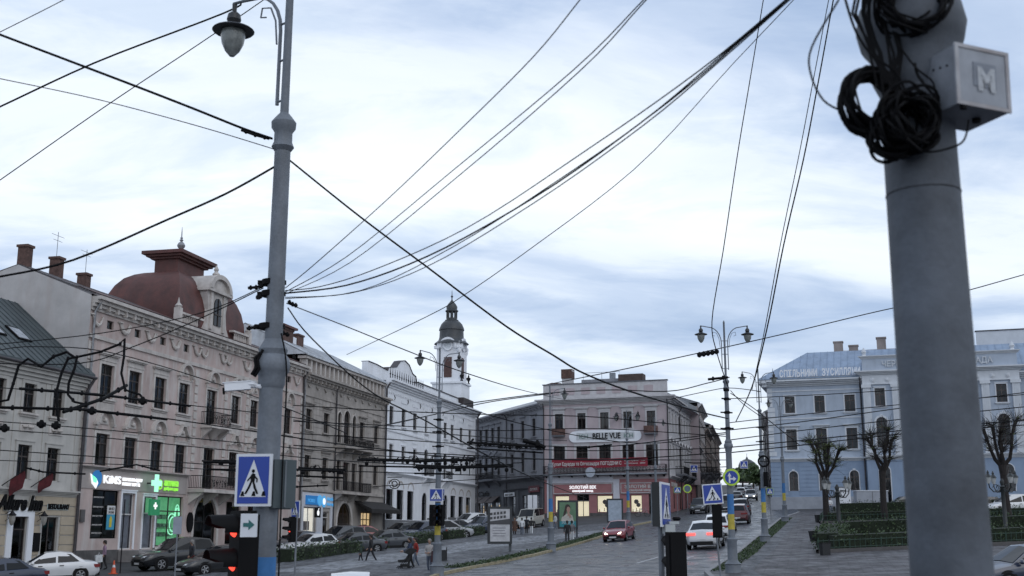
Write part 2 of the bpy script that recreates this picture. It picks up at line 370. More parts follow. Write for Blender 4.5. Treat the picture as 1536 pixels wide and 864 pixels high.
        o = inst(name, cached(('wf', w_, h_, ar, tr, mul, fm.name, bars), frame), s.root, (x0, y + s.dep - .06, z0 - s.zb))
        inst('pane', cached(('wp', w_, h_, ar, gl.name), lambda: MB().add([(q[0] * .98 + w_ * .01, .008, q[1] * .98 + h_ * .01) for q in out], [tuple(range(len(out)))]).mesh('pane', gl)), o)
        if random.random() < curtain:
            k = random.choice([1, 2, 3])
            def cur():
                b = MB()
                def strip(a, c, z0_, z1_):
                    n = 10; vs = []
                    for i in range(n + 1):
                        xx = a + (c - a) * i / n; yy = .16 + .035 * math.sin(i * 2.4)
                        vs += [(xx, yy, z0_), (xx, yy, z1_)]
                    b.add(vs, [(2 * i, 2 * i + 2, 2 * i + 3, 2 * i + 1) for i in range(n)], True)
                if k == 1: strip(.03, w_ * .36, .03, h_ - .05 - rz * .5); strip(w_ * .66, w_ - .03, .03, h_ - .05 - rz * .5)
                elif k == 2: strip(.03, w_ - .03, .03, h_ * .5)
                else: strip(.03, w_ * .45, .03, h_ - .05 - rz * .5)
                return b.mesh('curtain', M_CURTAIN)
            inst('curtain', cached(('wc', w_, h_, k, ar), cur), o)
        yo = -(s.dep - .06)
        if sur:
            def fs():
                b = MB(); p = yo - .06
                b.box(-sw, 0, p, yo, 0, h_ - rz).box(w_, w_ + sw, p, yo, 0, h_ - rz)
                if ar:
                    A = arc(w_ / 2, h_ - rz, w_ / 2 + sw, 0, 180, 14, rz + sw); I = arc(w_ / 2, h_ - rz, w_ / 2, 0, 180, 14, rz)
                    for i in range(14): b.prism([A[i], A[i + 1], I[i + 1], I[i]], p, yo)
                    b.prism([(w_ / 2 - .1, h_ - .02), (w_ / 2 + .1, h_ - .02), (w_ / 2 + .16, h_ + sw + .1), (w_ / 2 - .16, h_ + sw + .1)], p - .05, yo)
                else:
                    b.box(-sw, w_ + sw, p, yo, h_, h_ + sw); b.box(-sw - .05, w_ + sw + .05, p - .04, yo, h_ + sw, h_ + sw + .07)
                return b.mesh('surround', sur)
            inst('surround', cached(('ws', w_, h_, ar, sw, sur.name, s.dep), fs), o)
        if sill:
            inst('sill', cached(('wl', w_, sw, sill.name, s.dep), lambda: MB().box(-sw - .1, w_ + sw + .1, yo - .2, yo + .1, -.14, -.03).box(-sw, w_ + sw, yo - .09, yo, -.26, -.14).mesh('sill', sill)), o)
        if hood:
            hm = hm or sur
            def fh():
                b = MB(); z = h_ + hgap; W = w_ / 2 + sw; c = w_ / 2
                if hood == 'flat':
                    b.box(c - W, c + W, yo - .07, yo, h_ + sw + .07, z); b.box(c - W - .12, c + W + .12, yo - .2, yo, z, z + .08).box(c - W - .2, c + W + .2, yo - .28, yo, z + .08, z + .17)
                if hood == 'tri':
                    b.box(c - W - .15, c + W + .15, yo - .2, yo, z, z + .1); b.prism([(c - W - .15, z + .1), (c + W + .15, z + .1), (c, z + .62)], yo - .08, yo)
                    for sg in (-1, 1): b.prism([(c + sg * (W + .22), z + .1), (c, z + .6), (c, z + .74), (c + sg * (W + .22), z + .22)][::sg], yo - .26, yo)
                if hood in ('arch', 'crest'):
                    r = W * .78; sg = 14
                    if hood == 'arch': A = arc(c, z + .12, r + .16, 0, 180, sg); I = arc(c, z + .12, r, 0, 180, sg)
                    else: A = [(c + r + .2, z + .2), (c + r * .75, z + .35), (c + r * .45, z + r * .9), (c + r * .3, z + r + .2), (c - r * .3, z + r + .2), (c - r * .45, z + r * .9), (c - r * .75, z + .35), (c - r - .2, z + .2)]; I = [(x_, z_ - .17) for x_, z_ in A]
                    for i in range(len(A) - 1): b.prism([A[i], A[i + 1], I[i + 1], I[i]], yo - .3, yo)
                    for q in (-1, 1): b.box(*sorted((c + q * (r + .02), c + q * (r + .36))), yo - .26, yo, z, z + .17); b.box(*sorted((c + q * (r + .06), c + q * (r + .26))), yo - .14, yo, z - .2, z)
                    b.lathe([(.001, -.09), (.2, -.06), (.25, .0), (.2, .05), (.001, .12)], 10, (c, yo, z + .32)); b.prism(arc(c, z + .1, r * .66, 0, 180, 10), yo - .07, yo)
                    b.lathe([(.001, 0), (.14, .06), (.16, .16), (.1, .26), (.001, .33)], 10, (c, yo - .1, z + .2))
                return b.mesh('hood', hm)
            inst('hood', cached(('wh', w_, h_, hood, sw, hgap, hm.name, s.dep), fh), o)
        s.nw += 1; return o
    def cornice(s, m, x0, x1, z, h=.7, pr=.6, name='cornice', y=0.0, steps=4, ret=0.0, brackets=0, parent=None):
        b = MB()
        for i in range(steps):
            p = pr * ((i + 1) / steps) ** 1.3; b.box(x0 - (p if ret else 0), x1 + (p if ret else 0), y - p, y + .05 + (ret or 0), z + h * i / steps, z + h * (i + 1) / steps - .004 * (i < steps - 1))
        if brackets:
            n = int((x1 - x0) / brackets)
            for i in range(n): xx = x0 + (i + .5) * (x1 - x0) / n; b.box(xx - .07, xx + .07, y - pr * .6, y, z + h * .1, z + h * .62)
        return s.put(name, b, m, parent)
    def band(s, m, x0, x1, z0, z1, pr=.08, name='string_course', y=0.0): return s.box(name, m, x0, x1, y - pr, y + .02, z0, z1)
    def railing(s, x0, x1, y0, z0, h=.95, curly=True, name='railing', parent=None, step=.13):
        b = MB(); y1 = 0
        b.tube([(x0, y1, z0 + h), (x0, y0, z0 + h), (x1, y0, z0 + h), (x1, y1, z0 + h)], .03, 4); b.tube([(x0, y1, z0 + .1), (x0, y0, z0 + .1), (x1, y0, z0 + .1), (x1, y1, z0 + .1)], .02, 4)
        n = int((x1 - x0) / step)
        for i in range(n + 1):
            xx = x0 + (x1 - x0) * i / n
            b.box(xx - .012, xx + .012, y0 - .012, y0 + .012, z0 + .1, z0 + h)
        if curly:
            m_ = int((x1 - x0) / .42)
            for i in range(m_):
                c = x0 + (i + .5) * (x1 - x0) / m_
                b.tube([(c + .15 * math.cos(t * .7) * (1 - t / 13), y0 - .03, z0 + h * .52 + .26 * math.sin(t * .7) * (1 - t / 13)) for t in range(11)], .02, 4)
                b.tube([(c + .12 * math.cos(2.5 - t * .8) * (1 - t / 12), y0 - .02, z0 + h * .28 + .14 * math.sin(2.5 - t * .8) * (1 - t / 12)) for t in range(9)], .018, 4)
        for xx in (x0, x1):
            k = max(2, int(abs(y0) / step))
            for i in range(k): yy = y0 * i / k; b.box(xx - .012, xx + .012, yy - .012, yy + .012, z0 + .1, z0 + h)
        return s.put(name, b, M_IRON, parent)
    def balcony(s, m, x0, x1, z, proj=1.1, curly=True, cons=2, step=.13):
        o = s.box('balcony', m, x0, x1, -proj, 0, z - .16, z); o.name = 'balcony'
        b = MB().box(x0 - .06, x1 + .06, -proj - .06, 0, z - .24, z - .165)
        for i in range(cons):
            c = x0 + .25 + (x1 - x0 - .5) * (i / max(1, cons - 1)); b.add([(c - .14, 0, z - 1.1), (c + .14, 0, z - 1.1), (c - .14, -proj * .25, z - .85), (c + .14, -proj * .25, z - .85), (c - .14, -proj * .8, z - .4), (c + .14, -proj * .8, z - .4), (c - .14, -proj * .85, z - .245), (c + .14, -proj * .85, z - .245), (c - .14, 0, z - .245), (c + .14, 0, z - .245)],
                [(0, 2, 3, 1), (2, 4, 5, 3), (4, 6, 7, 5), (6, 8, 9, 7), (0, 8, 6, 4, 2), (1, 3, 5, 7, 9)])
        s.put('bracket', b, m, o); s.railing(x0 + .05, x1 - .05, -proj + .06, z, .95, curly, parent=o, step=step); return o
    def roof(s, m, x0, x1, zE, zR, d, over=.4, ridge=None, name='roof', seams=.6, hipL=0, hipR=0, sm=None):
        rd = ridge or d / 2
        A = [(x0 - over * (hipL == 0) * 0, -over, zE), (x1, -over, zE), (x1 - hipR, rd, zR), (x0 + hipL, rd, zR), (x1, d + over, zE), (x0, d + over, zE)]
        t = .12; b = MB(); up = [(p[0], p[1], p[2] + t) for p in A]
        b.add(A + up, [(6, 7, 8, 9), (9, 8, 10, 11), (0, 6, 11, 5) if 0 else (0, 1, 7, 6), (5, 11, 10, 4), (6, 9, 11), (8, 7, 10), (0, 6, 9, 3), (1, 2, 8, 7), (3, 9, 11, 5), (2, 4, 10, 8), (0, 3, 2, 1), (3, 5, 4, 2)])
        o = s.put(name, b, m)
        if seams:
            q = MB(); n = int((x1 - x0) / seams)
            for i in range(1, n):
                xx = x0 + i * (x1 - x0) / n; f = 1.0
                if hipL and xx < x0 + hipL: f = (xx - x0) / hipL
                if hipR and xx > x1 - hipR: f = (x1 - xx) / hipR
                a = Vector((xx, -over, zE + t)); e = a.lerp(Vector((xx, rd, zR + t)), f)
                q.add([a + Vector((-.015, 0, 0)), a + Vector((.015, 0, 0)), e + Vector((.015, 0, 0)), e + Vector((-.015, 0, 0))] + [p_ + Vector((0, -.01, .045)) for p_ in (a + Vector((-.015, 0, 0)), a + Vector((.015, 0, 0)), e + Vector((.015, 0, 0)), e + Vector((-.015, 0, 0)))], [(4, 5, 6, 7), (0, 1, 5, 4), (1, 2, 6, 5), (3, 0, 4, 7)])
            stuff(s.put('seam', q, sm or m, o))
        return o
    def chimney(s, x, y, z0, z1, wx=.7, wy=.9, m=None, parent=None, capm=None):
        o = s.box('chimney', m or M_BRICK, x - wx / 2, x + wx / 2, y - wy / 2, y + wy / 2, z0, z1, parent)
        s.box('chimney_cap', capm or m or M_BRICK, x - wx / 2 - .08, x + wx / 2 + .08, y - wy / 2 - .08, y + wy / 2 + .08, z1, z1 + .16, o); return o
    def pipe(s, x, z0, z1, m=None, y=-.14, r=.075): return s.put('drain_pipe', MB().tube([(x, y - .35, z1), (x, y, z1 - .6), (x, y, z0)], r, 8), m or M_PIPE)
    def letter(s, txt, size, m, x, z, y=-.06, parent=None, width=None, **k): return lettering(txt, size, m, parent or s.root, (x, y, z - s.zb if parent is None else z), width, **k)
ROW = Vector((-26.5, 72)); RAZ = 13.5
def rowC(sv): return (ROW.x + sv * math.sin(R(RAZ)), ROW.y + sv * math.cos(R(RAZ)))
P_CREAM = mat('cream_plaster', (.455, .44, .415), .9, .10, .8, stain=.25, bump=.1)
P_PINK = mat('faded_pink_plaster', (.46, .37, .345), .9, .16, .5, stain=.8, stain_c=(.52, .50, .485), bump=.15)
P_TRIM = mat('pale_trim_plaster', (.51, .475, .45), .9, .16, 1.2, stain=.6, stain_c=(.30, .275, .255), bump=.2)
P_SHOPB = mat('shopfront_render', (.37, .33, .315), .85, .08, .8, stain=.15)
P_BEIGE = mat('grey_beige_plaster', (.36, .33, .305), .92, .16, .7, stain=.75, stain_c=(.22, .20, .185), bump=.15)
P_WHITE = mat('white_plaster', (.76, .78, .82), .85, .05, .7, stain=.3, stain_c=(.55, .55, .55))
P_OCHRE = mat('ochre_stucco', (.42, .355, .27), .85, .08, 1)
P_PLINTH = mat('dark_plinth', (.10, .095, .095), .85, .25, 1.5, stain=.3)
M_REDROOF = mat('rust_red_sheet', (.10, .033, .027), .62, .3, .9, stain=.6, stain_c=(.06, .028, .026), fine=.2)
M_DARKROOF = mat('dark_green_grey_sheet', (.055, .07, .075), .5, .15, .8, stain=.3)
M_GREYROOF = mat('grey_sheet_roof', (.20, .215, .235), .45, .2, .8, stain=.4, metal=.2)
M_PALEROOF = mat('weathered_white_sheet', (.50, .53, .57), .5, .2, .8, stain=.55, stain_c=(.26, .25, .25))
M_LEDW = mat('white_led_letters', (.8, .8, .8), .5, 0, emit=(.95, .97, 1), es=.75)
M_LEDG = mat('green_led', (.2, .8, .4), .5, 0, emit=(.14, 1, .42), es=1.1)
M_LEDP = mat('green_cross_led', (.5, .9, .7), .5, 0, emit=(.35, 1, .62), es=.75)
M_LEDY = mat('yellow_green_led', (.4, .8, .1), .5, 0, emit=(.25, .8, .07), es=.6)
M_LEDB = mat('blue_sign', (.02, .18, .45), .5, 0, emit=(.02, .2, .55), es=.25)
M_LEDLB = mat('light_blue_sign', (.1, .4, .7), .5, 0, emit=(.08, .4, .8), es=.4)
M_WARM = mat('warm_lit_interior', (.8, .7, .5), .8, .3, 3, emit=(1, .72, .38), es=.75)
M_SHOPLIT = mat('cream_lit_display', (.85, .8, .65), .8, .1, 2, emit=(1, .88, .62), es=.8)
M_WHITELIT = mat('white_lit_interior', (.8, .8, .75), .8, .15, 2, emit=(1, .96, .85), es=.8)
M_DISP = mat('display_print', (.16, .15, .17), .6, .5, 6)
M_DARKIN = mat('dark_interior', (.02, .02, .022), .9, .3, 1)
# ---------------------------------------------------- inn
B = Bld('inn_building', 'cream two-storey inn with dark sheet roof and script sign', rowC(0), RAZ, 1.6)
WI = []
for k in range(11):
    x = -3.1 - 2.72 * k
    B.win(x, x + 1.12, 11.1, 12.75, sur=P_CREAM, sw=.2, sill=P_TRIM, curtain=.3); B.win(x - .12, x + 1.12, 7.35, 9.25, sur=P_CREAM, sw=.2, curtain=.3)
    B.box('ornament_panel', P_TRIM, x - .1, x + 1.2, -.05, 0, 10.0, 10.55)
    o = B.put('ornament', MB().lathe([(.001, 0), (.2, .02), (.22, .06), (.1, .1), (.001, .1)], 8, (x + .3, -.1, 10.2)).lathe([(.001, 0), (.2, .02), (.22, .06), (.1, .1), (.001, .1)], 8, (x + .8, -.1, 10.2)).tube([(x + .05, -.07, 10.35), (x + .3, -.07, 10.15), (x + .55, -.07, 10.4), (x + .8, -.07, 10.15), (x + 1.1, -.07, 10.35)], .03, 4), P_TRIM)
    if k % 2 == 1: pass
B.win(-5.85, -4.5, 2.0, 5.25, fm=M_DKFRAME, mul=0, tr=.78, curtain=0, name='door')
B.win(-3.1, -1.6, 2.4, 5.25, fm=M_DKFRAME, mul=1, tr=0, curtain=0)
for k in range(8): B.win(-9.1 - 3.0 * k, -7.6 - 3.0 * k, 2.4, 5.25, mul=1, tr=0, curtain=0)
B.wall(P_CREAM, -32, 0, .6, 13.3)
B.box('door_surround', P_WHITE, -6.35, -5.85, -.1, .02, 2.0, 5.25); B.box('door_surround', P_WHITE, -4.5, -4.0, -.1, .02, 2.0, 5.25); B.box('door_surround', P_WHITE, -6.35, -4.0, -.1, .02, 5.25, 5.75)
zz = 2.0
while zz < 6.2:                      # rusticated ground floor: each block course is a piece
    for a, c in ((-9.0 + 1.6, -6.4), (-3.95, -3.35), (-1.4, -.02)):
        if c > a: B.box('stucco_block', P_OCHRE, a, c, -.06, 0, zz, zz + .5)
    if zz > 5.2: B.box('stucco_block', P_OCHRE, -3.34, -1.42, -.06, 0, max(zz, 5.3), zz + .5)
    zz += .56
B.cornice(P_CREAM, -32, 0, 6.45, .35, .3, 'ledge'); B.cornice(P_CREAM, -32, 0, 12.95, .85, .55, ret=0)
for x in (-9.0, -6.45, -3.7, -.5): B.box('pilaster', P_CREAM, x - .1, x + .1, -.05, 0, 6.85, 12.9)
rf = B.roof(M_DARKROOF, -32, .25, 13.85, 18.6, 10.5, .55, 5.2, seams=.65)
for x in (-7.4, -5.1, -12): # skylights lie on the slope
    f = lambda xx, yy: (xx, yy, 13.97 + (yy + .55) * 4.75 / 5.75)
    n_ = Vector((0, -4.75, 5.75)).normalized() * .1
    P4 = [Vector(f(x, 1.2)), Vector(f(x + 1.25, 1.2)), Vector(f(x + 1.25, 2.2)), Vector(f(x, 2.2))]
    sk = B.put('skylight', MB().add([*P4, *[p + n_ for p in P4]], [(4, 5, 6, 7), (0, 1, 5, 4), (1, 2, 6, 5), (2, 3, 7, 6), (3, 0, 4, 7)]), M_BLACK, rf)
    B.put('pane', MB().add([p + n_ * 1.1 for p in [P4[0].lerp(P4[2], .09), P4[1].lerp(P4[3], .09), P4[2].lerp(P4[0], .09), P4[3].lerp(P4[1], .09)]], [(0, 1, 2, 3)]), mat('skylight_glass', (.35, .38, .42), .1, .2), sk) if 0 else None
    B.put('skylight_pane', MB().add([p + n_ * 1.1 for p in [P4[0].lerp(P4[2], .09), P4[1].lerp(P4[3], .09), P4[2].lerp(P4[0], .09), P4[3].lerp(P4[1], .09)]], [(0, 1, 2, 3)]), mat('skylight_glass', (.35, .38, .42), .1, .2), rf)
B.chimney(-9.6, 4.0, 16.5, 18.9, .8, .8, parent=rf)
sg = B.letter('Allure Inn', 1.15, M_BLACK, -7.35, 5.62, -.16, width=3.95, depth=.1, shear=.35, off=.035)
B.letter('Allure Inn', 1.15, mat('sign_edge_white', (.55, .54, .5), .6, .1), -7.33, 5.60, -.1, width=4.0, depth=.04, shear=.35, off=.06)
B.letter('RESTAURANT', .42, M_BLACK, -2.85, 5.72, -.12, width=2.05, depth=.05, off=.012)
B.letter('RESTAURANT', .42, mat('sign_glow', (.5, .6, .62), .6, .1), -2.87, 5.69, -.08, width=2.08, depth=.02, off=.03)
B.put('gutter', MB().tube([(-32, -.62, 13.8), (.3, -.62, 13.75)], .09, 8), M_PIPE)
B.put('drain_pipe', MB().tube([(.12, -.62, 13.7), (.02, -.2, 12.9), (.02, -.16, 2.2)], .1, 8), M_PIPE)
for x, lb in ((-6.55, 'black wrought wall lantern left of the white framed inn door'), (-3.7, 'black wrought wall lantern between the inn door and window')):
    t = thing('wall_lantern', lb.replace(' left of', ' beside the fir pot at'), 'lantern', B.world(x, -.08, 4.9), B.root.rotation_euler.z, 'inn wall lanterns')
    MB().tube([(0, 0, .5), (0, -.3, .62), (0, -.42, .5)], .025, 6).tube([(0, 0, .1), (0, -.2, .2), (0, -.1, .45)], .02, 5).build('bracket', M_IRON, t)
    MB().lathe([(.03, .5), (.2, .42), (.17, .1), (.1, -.1), (.02, -.16)], 6, (0, -.42, 0), False).build('lamp_glass', mat('lantern_glass', (.28, .27, .25), .3, .1), t)
    MB().lathe([(.22, .38), (.24, .42), (.1, .55), (.02, .68)], 6, (0, -.42, 0), False).build('cap', M_IRON, t)
for x, lb in ((-6.1, 'dark red flag drooping from a slanted pole over the inn door'), (-3.55, 'small dark red flag furled on its slanted pole by the drain pipe')):
    p = B.world(x - .9, 0, 6.9); t = thing('flag', lb, 'flag', p, B.root.rotation_euler.z)
    MB().tube([(0, 0, 0), (.7, -.9, .9)], .03, 6).build('pole', M_IRON, t)
    vs = []
    for i in range(6):
        for j in range(7): vs.append((.22 + .1 * i + .02 * math.sin(j), -.35 - .1 * i + .06 * math.sin(i * 1.9 + j * .6), .33 + .1 * i - j * (.15 if x < -5 else .11)))
    MB().add(vs, [(i * 7 + j, i * 7 + j + 1, (i + 1) * 7 + j + 1, (i + 1) * 7 + j) for i in range(5) for j in range(6)], True).build('cloth', mat('flag_red', (.075, .008, .012), .85, .3, 3), t)
B.box('notice_board', M_BLACK, -3.95, -3.35, -.12, -.065, 3.3, 4.35)
# ---------------------------------------------------- pink house with red dome
B = Bld('pink_domed_building', 'faded pink stucco house with rust-red domed roof and shop signs', rowC(0), RAZ, 2.0)
W3 = 33.2; cx = [2.35 + 3.28 * k for k in range(4)] + [16.35, 20.3] + [23.6, 27.0, 30.2]
for i, c in enumerate(cx):
    if i == 4:
        B.win(c - .8, c + .8, 12.25, 14.9, sur=P_TRIM, hood='arch', hgap=.45, tr=.74, bars=2); B.win(c - .85, c + .85, 7.55, 10.5, sur=P_TRIM, tr=.7, curtain=.8)
    else:
        B.win(c - .75, c + .75, 12.75, 14.9, sur=P_TRIM, sw=.2, hood='flat' if i < 3 else 'arch', hgap=.55 if i < 3 else .45, sill=P_TRIM, tr=.7, bars=1)
        B.win(c - .75, c + .75, 8.5 if i < 4 else 7.9, 10.5, sur=P_TRIM, sw=.2, hood='crest' if i in (3, 5, 8) else 'arch', hgap=.5, tr=.7, curtain=.85)
    if i < 4 or i > 5: B.win(c - .38, c + .38, 17.2, 17.75, mul=0, tr=0, curtain=0)
    if i != 4: B.box('apron', P_TRIM, c - 1.0, c + 1.0, -.05, 0, 11.9, 12.45)
    for dx in (-1.55, 1.55):   # frieze garlands
        B.put('garland', MB().tube([(c + dx - .6, -.07, 17.85), (c + dx - .3, -.09, 17.35), (c + dx, -.1, 17.2), (c + dx + .3, -.09, 17.35), (c + dx + .6, -.07, 17.85)], [.05, .1, .13, .1, .05], 6).lathe([(.001, 0), (.16, .04), (.16, .12), (.001, .16)], 8, (c + dx - .6, -.05, 17.75)), P_TRIM) if 0 <= c + dx < W3 - 1 else None
# shop openings
B.win(1.75, 4.75, 4.0, 7.0, fm=M_BLACK, mul=1, tr=.62, curtain=0, gl=M_GLASS, name='shop_window')
B.win(5.05, 6.6, 3.3, 6.9, fm=M_WHFRAME, mul=0, tr=.62, curtain=0, gl=M_CLEAR, name='door', sur=P_WHITE, sw=.14); B.win(7.7, 9.2, 3.3, 6.75, fm=M_WHFRAME, mul=0, tr=.68, curtain=0, gl=M_CLEAR, name='door', sur=P_WHITE, sw=.14)
gw = B.win(9.45, 12.95, 3.45, 6.85, fm=M_DKFRAME, mul=1, tr=.7, curtain=0, gl=M_CLEAR, name='shop_window', bars=1)
B.win(14.6, 18.1, 2.9, 7.0, ar=True, fm=M_IRON, mul=1, tr=.55, curtain=0, name='door', sur=P_TRIM, sw=.3)
for a in (19.6, 23.3, 27.0): B.win(a, a + 2.4, 3.5, 6.7, fm=M_BLACK, mul=1, tr=.7, curtain=0, name='shop_window')
for x0_, x1_, m_ in ((5.05, 6.6, P_WHITE), (7.7, 9.2, P_WHITE)): B.box('door_leaf', mat('pale_door', (.5, .5, .54), .6, .08), x0_ - .02, x1_ + .9, .30, .34, 3.3, 5.6 if x0_ > 6 else 6.9)
B.wall(P_PINK, 0, W3, 1.2, 18.3)
B.box('shopfront_cladding', P_SHOPB, 0.02, 13.3, -.05, -.01, 7.05, 8.25); B.cornice(P_SHOPB, 0, 13.35, 8.22, .22, .3, 'ledge')
B.box('plinth', P_PLINTH, 0, 4.9, -.1, 0, 1.2, 3.3); B.box('plinth', P_PLINTH, 9.4, 14.2, -.1, 0, 1.2, 3.35); B.box('plinth', P_PLINTH, 18.4, W3, -.1, 0, 1.2, 3.35)
B.box('entrance_steps', mat('concrete_steps', (.24, .23, .23), .9, .15, 1.5), 4.9, 9.4, -1.6, -.01, 1.2, 3.25); B.box('entrance_steps', MATS['concrete_steps'], 4.4, 9.9, -2.1, -1.6, 1.2, 2.85)
B.box('lit_interior', mat('green_lit_interior', (.25, .5, .3), .8, .35, 1.6, emit=(.2, .75, .34), es=.42), 9.3, 15.0, .75, .8, 3.4, 6.85)
for zz in (4.1, 4.7, 5.3): B.box('shelf', mat('shelf_stock', (.3, .4, .3), .8, .5, 5), 9.6, 12.4, .5, .74, zz, zz + .3)
# green neon loops inside the pharmacy window
for rr, c_ in ((.5, .14), (.72, .14)):
    B.put('neon_tube', MB().tube([(12.45 - .5 * rr * 1.6 + rr * .9 * math.cos(R(a)), .2, 5.1 + 1.0 * rr * math.sin(R(a)) - .15) for a in range(60, 301, 20)], .045, 6), M_LEDP)
    B.put('neon_tube', MB().tube([(12.55 + rr * .45 * math.cos(R(a)), .2, 5.55 + 1.05 * rr * math.sin(R(a))) for a in range(0, 191, 19)], .04, 6), M_LEDP)
B.put('shop_logo', MB().add([(q[0], -.16, q[1]) for q in arc(1.75, 7.65, .52, 100, 330, 14) + arc(1.62, 7.7, .3, 330, 100, 10)], [tuple(range(26))]).prism(arc(1.95, 7.7, .5, 0, 360, 16)[:-1], -.13, -.06), M_LEDB)
B.put('shop_logo', MB().use(M_LEDW).prism([(1.1, 7.95), (1.3, 7.35), (1.75, 7.05), (1.95, 7.4), (1.75, 7.65), (1.45, 7.75)], -.2, -.14).use(M_LEDG).prism([(1.2, 7.85), (1.38, 7.45), (1.7, 7.4), (1.72, 7.6), (1.5, 7.75)], -.24, -.21))
B.letter('KiMS', .72, M_LEDW, 2.55, 7.42, -.14, width=1.95, depth=.08, off=.008)
B.letter('ЕКОЧИСТКА ОДЯГУ', .27, M_LEDW, 4.75, 7.66, -.14, width=2.4, depth=.05, off=.008); B.letter('РЕМОНТ ВЗУТТЯ', .27, M_LEDW, 4.75, 7.36, -.14, width=2.1, depth=.05, off=.008)
B.put('pharmacy_cross', MB().box(7.78, 8.14, -.8, -.68, 7.05, 8.2).box(7.38, 7.775, -.8, -.68, 7.44, 7.81).box(8.145, 8.54, -.8, -.68, 7.44, 7.81), M_LEDP)
B.put('cross_bracket', MB().box(7.9, 8.02, -.67, 0, 7.58, 7.67), M_IRON)
B.letter('аптека', .62, M_LEDY, 10.0, 7.55, -.14, width=1.9, depth=.06, off=.02); B.letter('доброго дня', .3, M_LEDY, 10.0, 7.26, -.14, width=1.9, depth=.05, off=.01)
B.put('pharmacy_logo', MB().prism(arc(9.5, 7.6, .36, 0, 360, 8)[:-1], -.12, -.06), M_LEDY)
B.put('pharmacy_logo', MB().box(9.43, 9.57, -.16, -.125, 7.4, 7.8).box(9.3, 9.425, -.16, -.125, 7.53, 7.67).box(9.575, 9.7, -.16, -.125, 7.53, 7.67), MATS['dark_interior'])
o = B.box('hanging_sign', mat('green_box_sign', (.03, .20, .09), .5, .1, emit=(.02, .3, .12), es=.3), 7.35, 8.55, -.75, -.6, 5.5, 6.55); B.put('sign_cross', MB().box(7.87, 8.03, -.775, -.755, 5.9, 6.35).box(7.72, 7.865, -.775, -.755, 6.05, 6.2).box(8.035, 8.18, -.775, -.755, 6.05, 6.2), M_LEDW, o)
B.put('poster', MB().use(mat('poster_blue', (.05, .30, .45), .5, .05)).box(3.55, 4.45, .05, .07, 4.55, 5.5).use(mat('poster_white', (.6, .6, .6), .5, .05)).box(3.55, 4.45, .05, .07, 5.505, 6.05).use(mat('poster_yellow', (.6, .5, .05), .5, .05)).prism([(3.85, 4.7), (4.1, 4.7), (4.15, 5.2), (4.0, 5.42), (3.85, 5.2)], .035, .048))
B.letter('МИ ВСІ', .22, M_DKFRAME, 3.72, 5.78, .04, width=.6, depth=.01); B.letter('РАЗОМ!', .2, M_DKFRAME, 3.7, 5.56, .04, width=.6, depth=.01)
for zz in (6.5, 5.9, 5.35, 4.8, 4.3): B.letter('ремонт одягу та взуття', .15, M_WHFRAME, 1.95, zz, .05, width=1.1, depth=.01)
B.box('wall_plaque', P_PLINTH, .5, .95, -.1, 0, 5.0, 5.75)
B.letter('ПОРТАЛ', .4, mat('gilt', (.35, .27, .12), .4, .1), 15.2, 6.55, .1, width=2.0, depth=.05)
for c_ in (14.0, 18.7): B.put('wall_medallion', MB().prism(arc(c_, 5.1, .42, 0, 360, 18, .72)[:-1], -.12, 0), M_BLACK) if c_ < 15 else None
# balconies
B.balcony(P_TRIM, 13.5, 20.9, 7.45, 1.3, True, 4); o = B.balcony(P_TRIM, 14.9, 18.1, 12.2, .9, True, 2)
B.put('balcony_base', MB().lathe([(.05, -1.1), (.3, -.8), (.7, -.5), (1.25, -.26)], 14, (16.5, -.1, 12.2)), P_TRIM, o)
for x in (.25, 13.9, 18.6, 22.3, W3 - .25):   # quoin blocks
    zz = 8.8
    while zz < 16.2: B.box('quoin', P_TRIM, x - .24, x + .24, -.07, 0, zz, zz + .5); zz += .62
B.band(P_TRIM, 0, W3, 16.35, 16.6, .12); B.band(P_TRIM, 13.4, W3, 11.55, 11.75, .1) if 0 else None
B.cornice(P_TRIM, 0, W3, 18.1, .85, .75, brackets=1.0)
rf = B.roof(mat('grey_brown_sheet', (.17, .165, .175), .5, .2, .8, stain=.5, stain_c=(.11, .05, .045)), -.05, W3, 18.95, 21.2, 13, .45, 5.4, seams=.55)
B.put('eaves_sheet', MB().add([(0, -.5, 19.1), (W3, -.5, 19.1), (W3, 1.3, 19.8), (0, 1.3, 19.8)], [(0, 1, 2, 3)]), M_REDROOF); B.put('gable', MB().add([(-.09, -.1, 13.2), (-.09, 12.9, 13.2), (-.09, 12.9, 19.0), (-.09, 5.4, 21.25), (-.09, -.1, 19.0)], [(0, 4, 3, 2, 1)]), mat('bare_gable_plaster', (.44, .425, .42), .9, .12, .5, stain=.4, stain_c=(.36, .31, .29)))
for x, y, zt in ((.5, 5.4, 22.5), (3.6, 5.2, 22.4), (6.5, 5.0, 21.9)): B.chimney(x, y, 19.6, zt, .6, .7, parent=rf)
# dome: square cloister vault with convex sides
dx0, dx1, dy0, dy1, zb = 11.4, 22.1, .35, 6.7, 18.9
prof = [(0, 0), (.01, .2), (.04, .38), (.11, .56), (.23, .71), (.4, .84), (.6, .92), (.8, .97), (1.0, 1.0)]; H_ = 5.0
b = MB(); rings = []
for f, g in prof:
    fx = f * 3.3; fy = f * 2.2; z = zb + H_ * g
    rings.append([(dx0 + fx, dy0 + fy, z), (dx1 - fx, dy0 + fy, z), (dx1 - fx, dy1 - fy, z), (dx0 + fx, dy1 - fy, z)])
vs = [p for r_ in rings for p in r_]
for j in range(4):
    b.add(vs, [(i * 4 + j, i * 4 + (j + 1) % 4, (i + 1) * 4 + (j + 1) % 4, (i + 1) * 4 + j) for i in range(len(prof) - 1)], True)
dome = B.put('dome', b, M_REDROOF); q = rings[-1]; xa, xb, ya, yb = q[0][0], q[1][0], q[0][1], q[2][1]
b = MB()
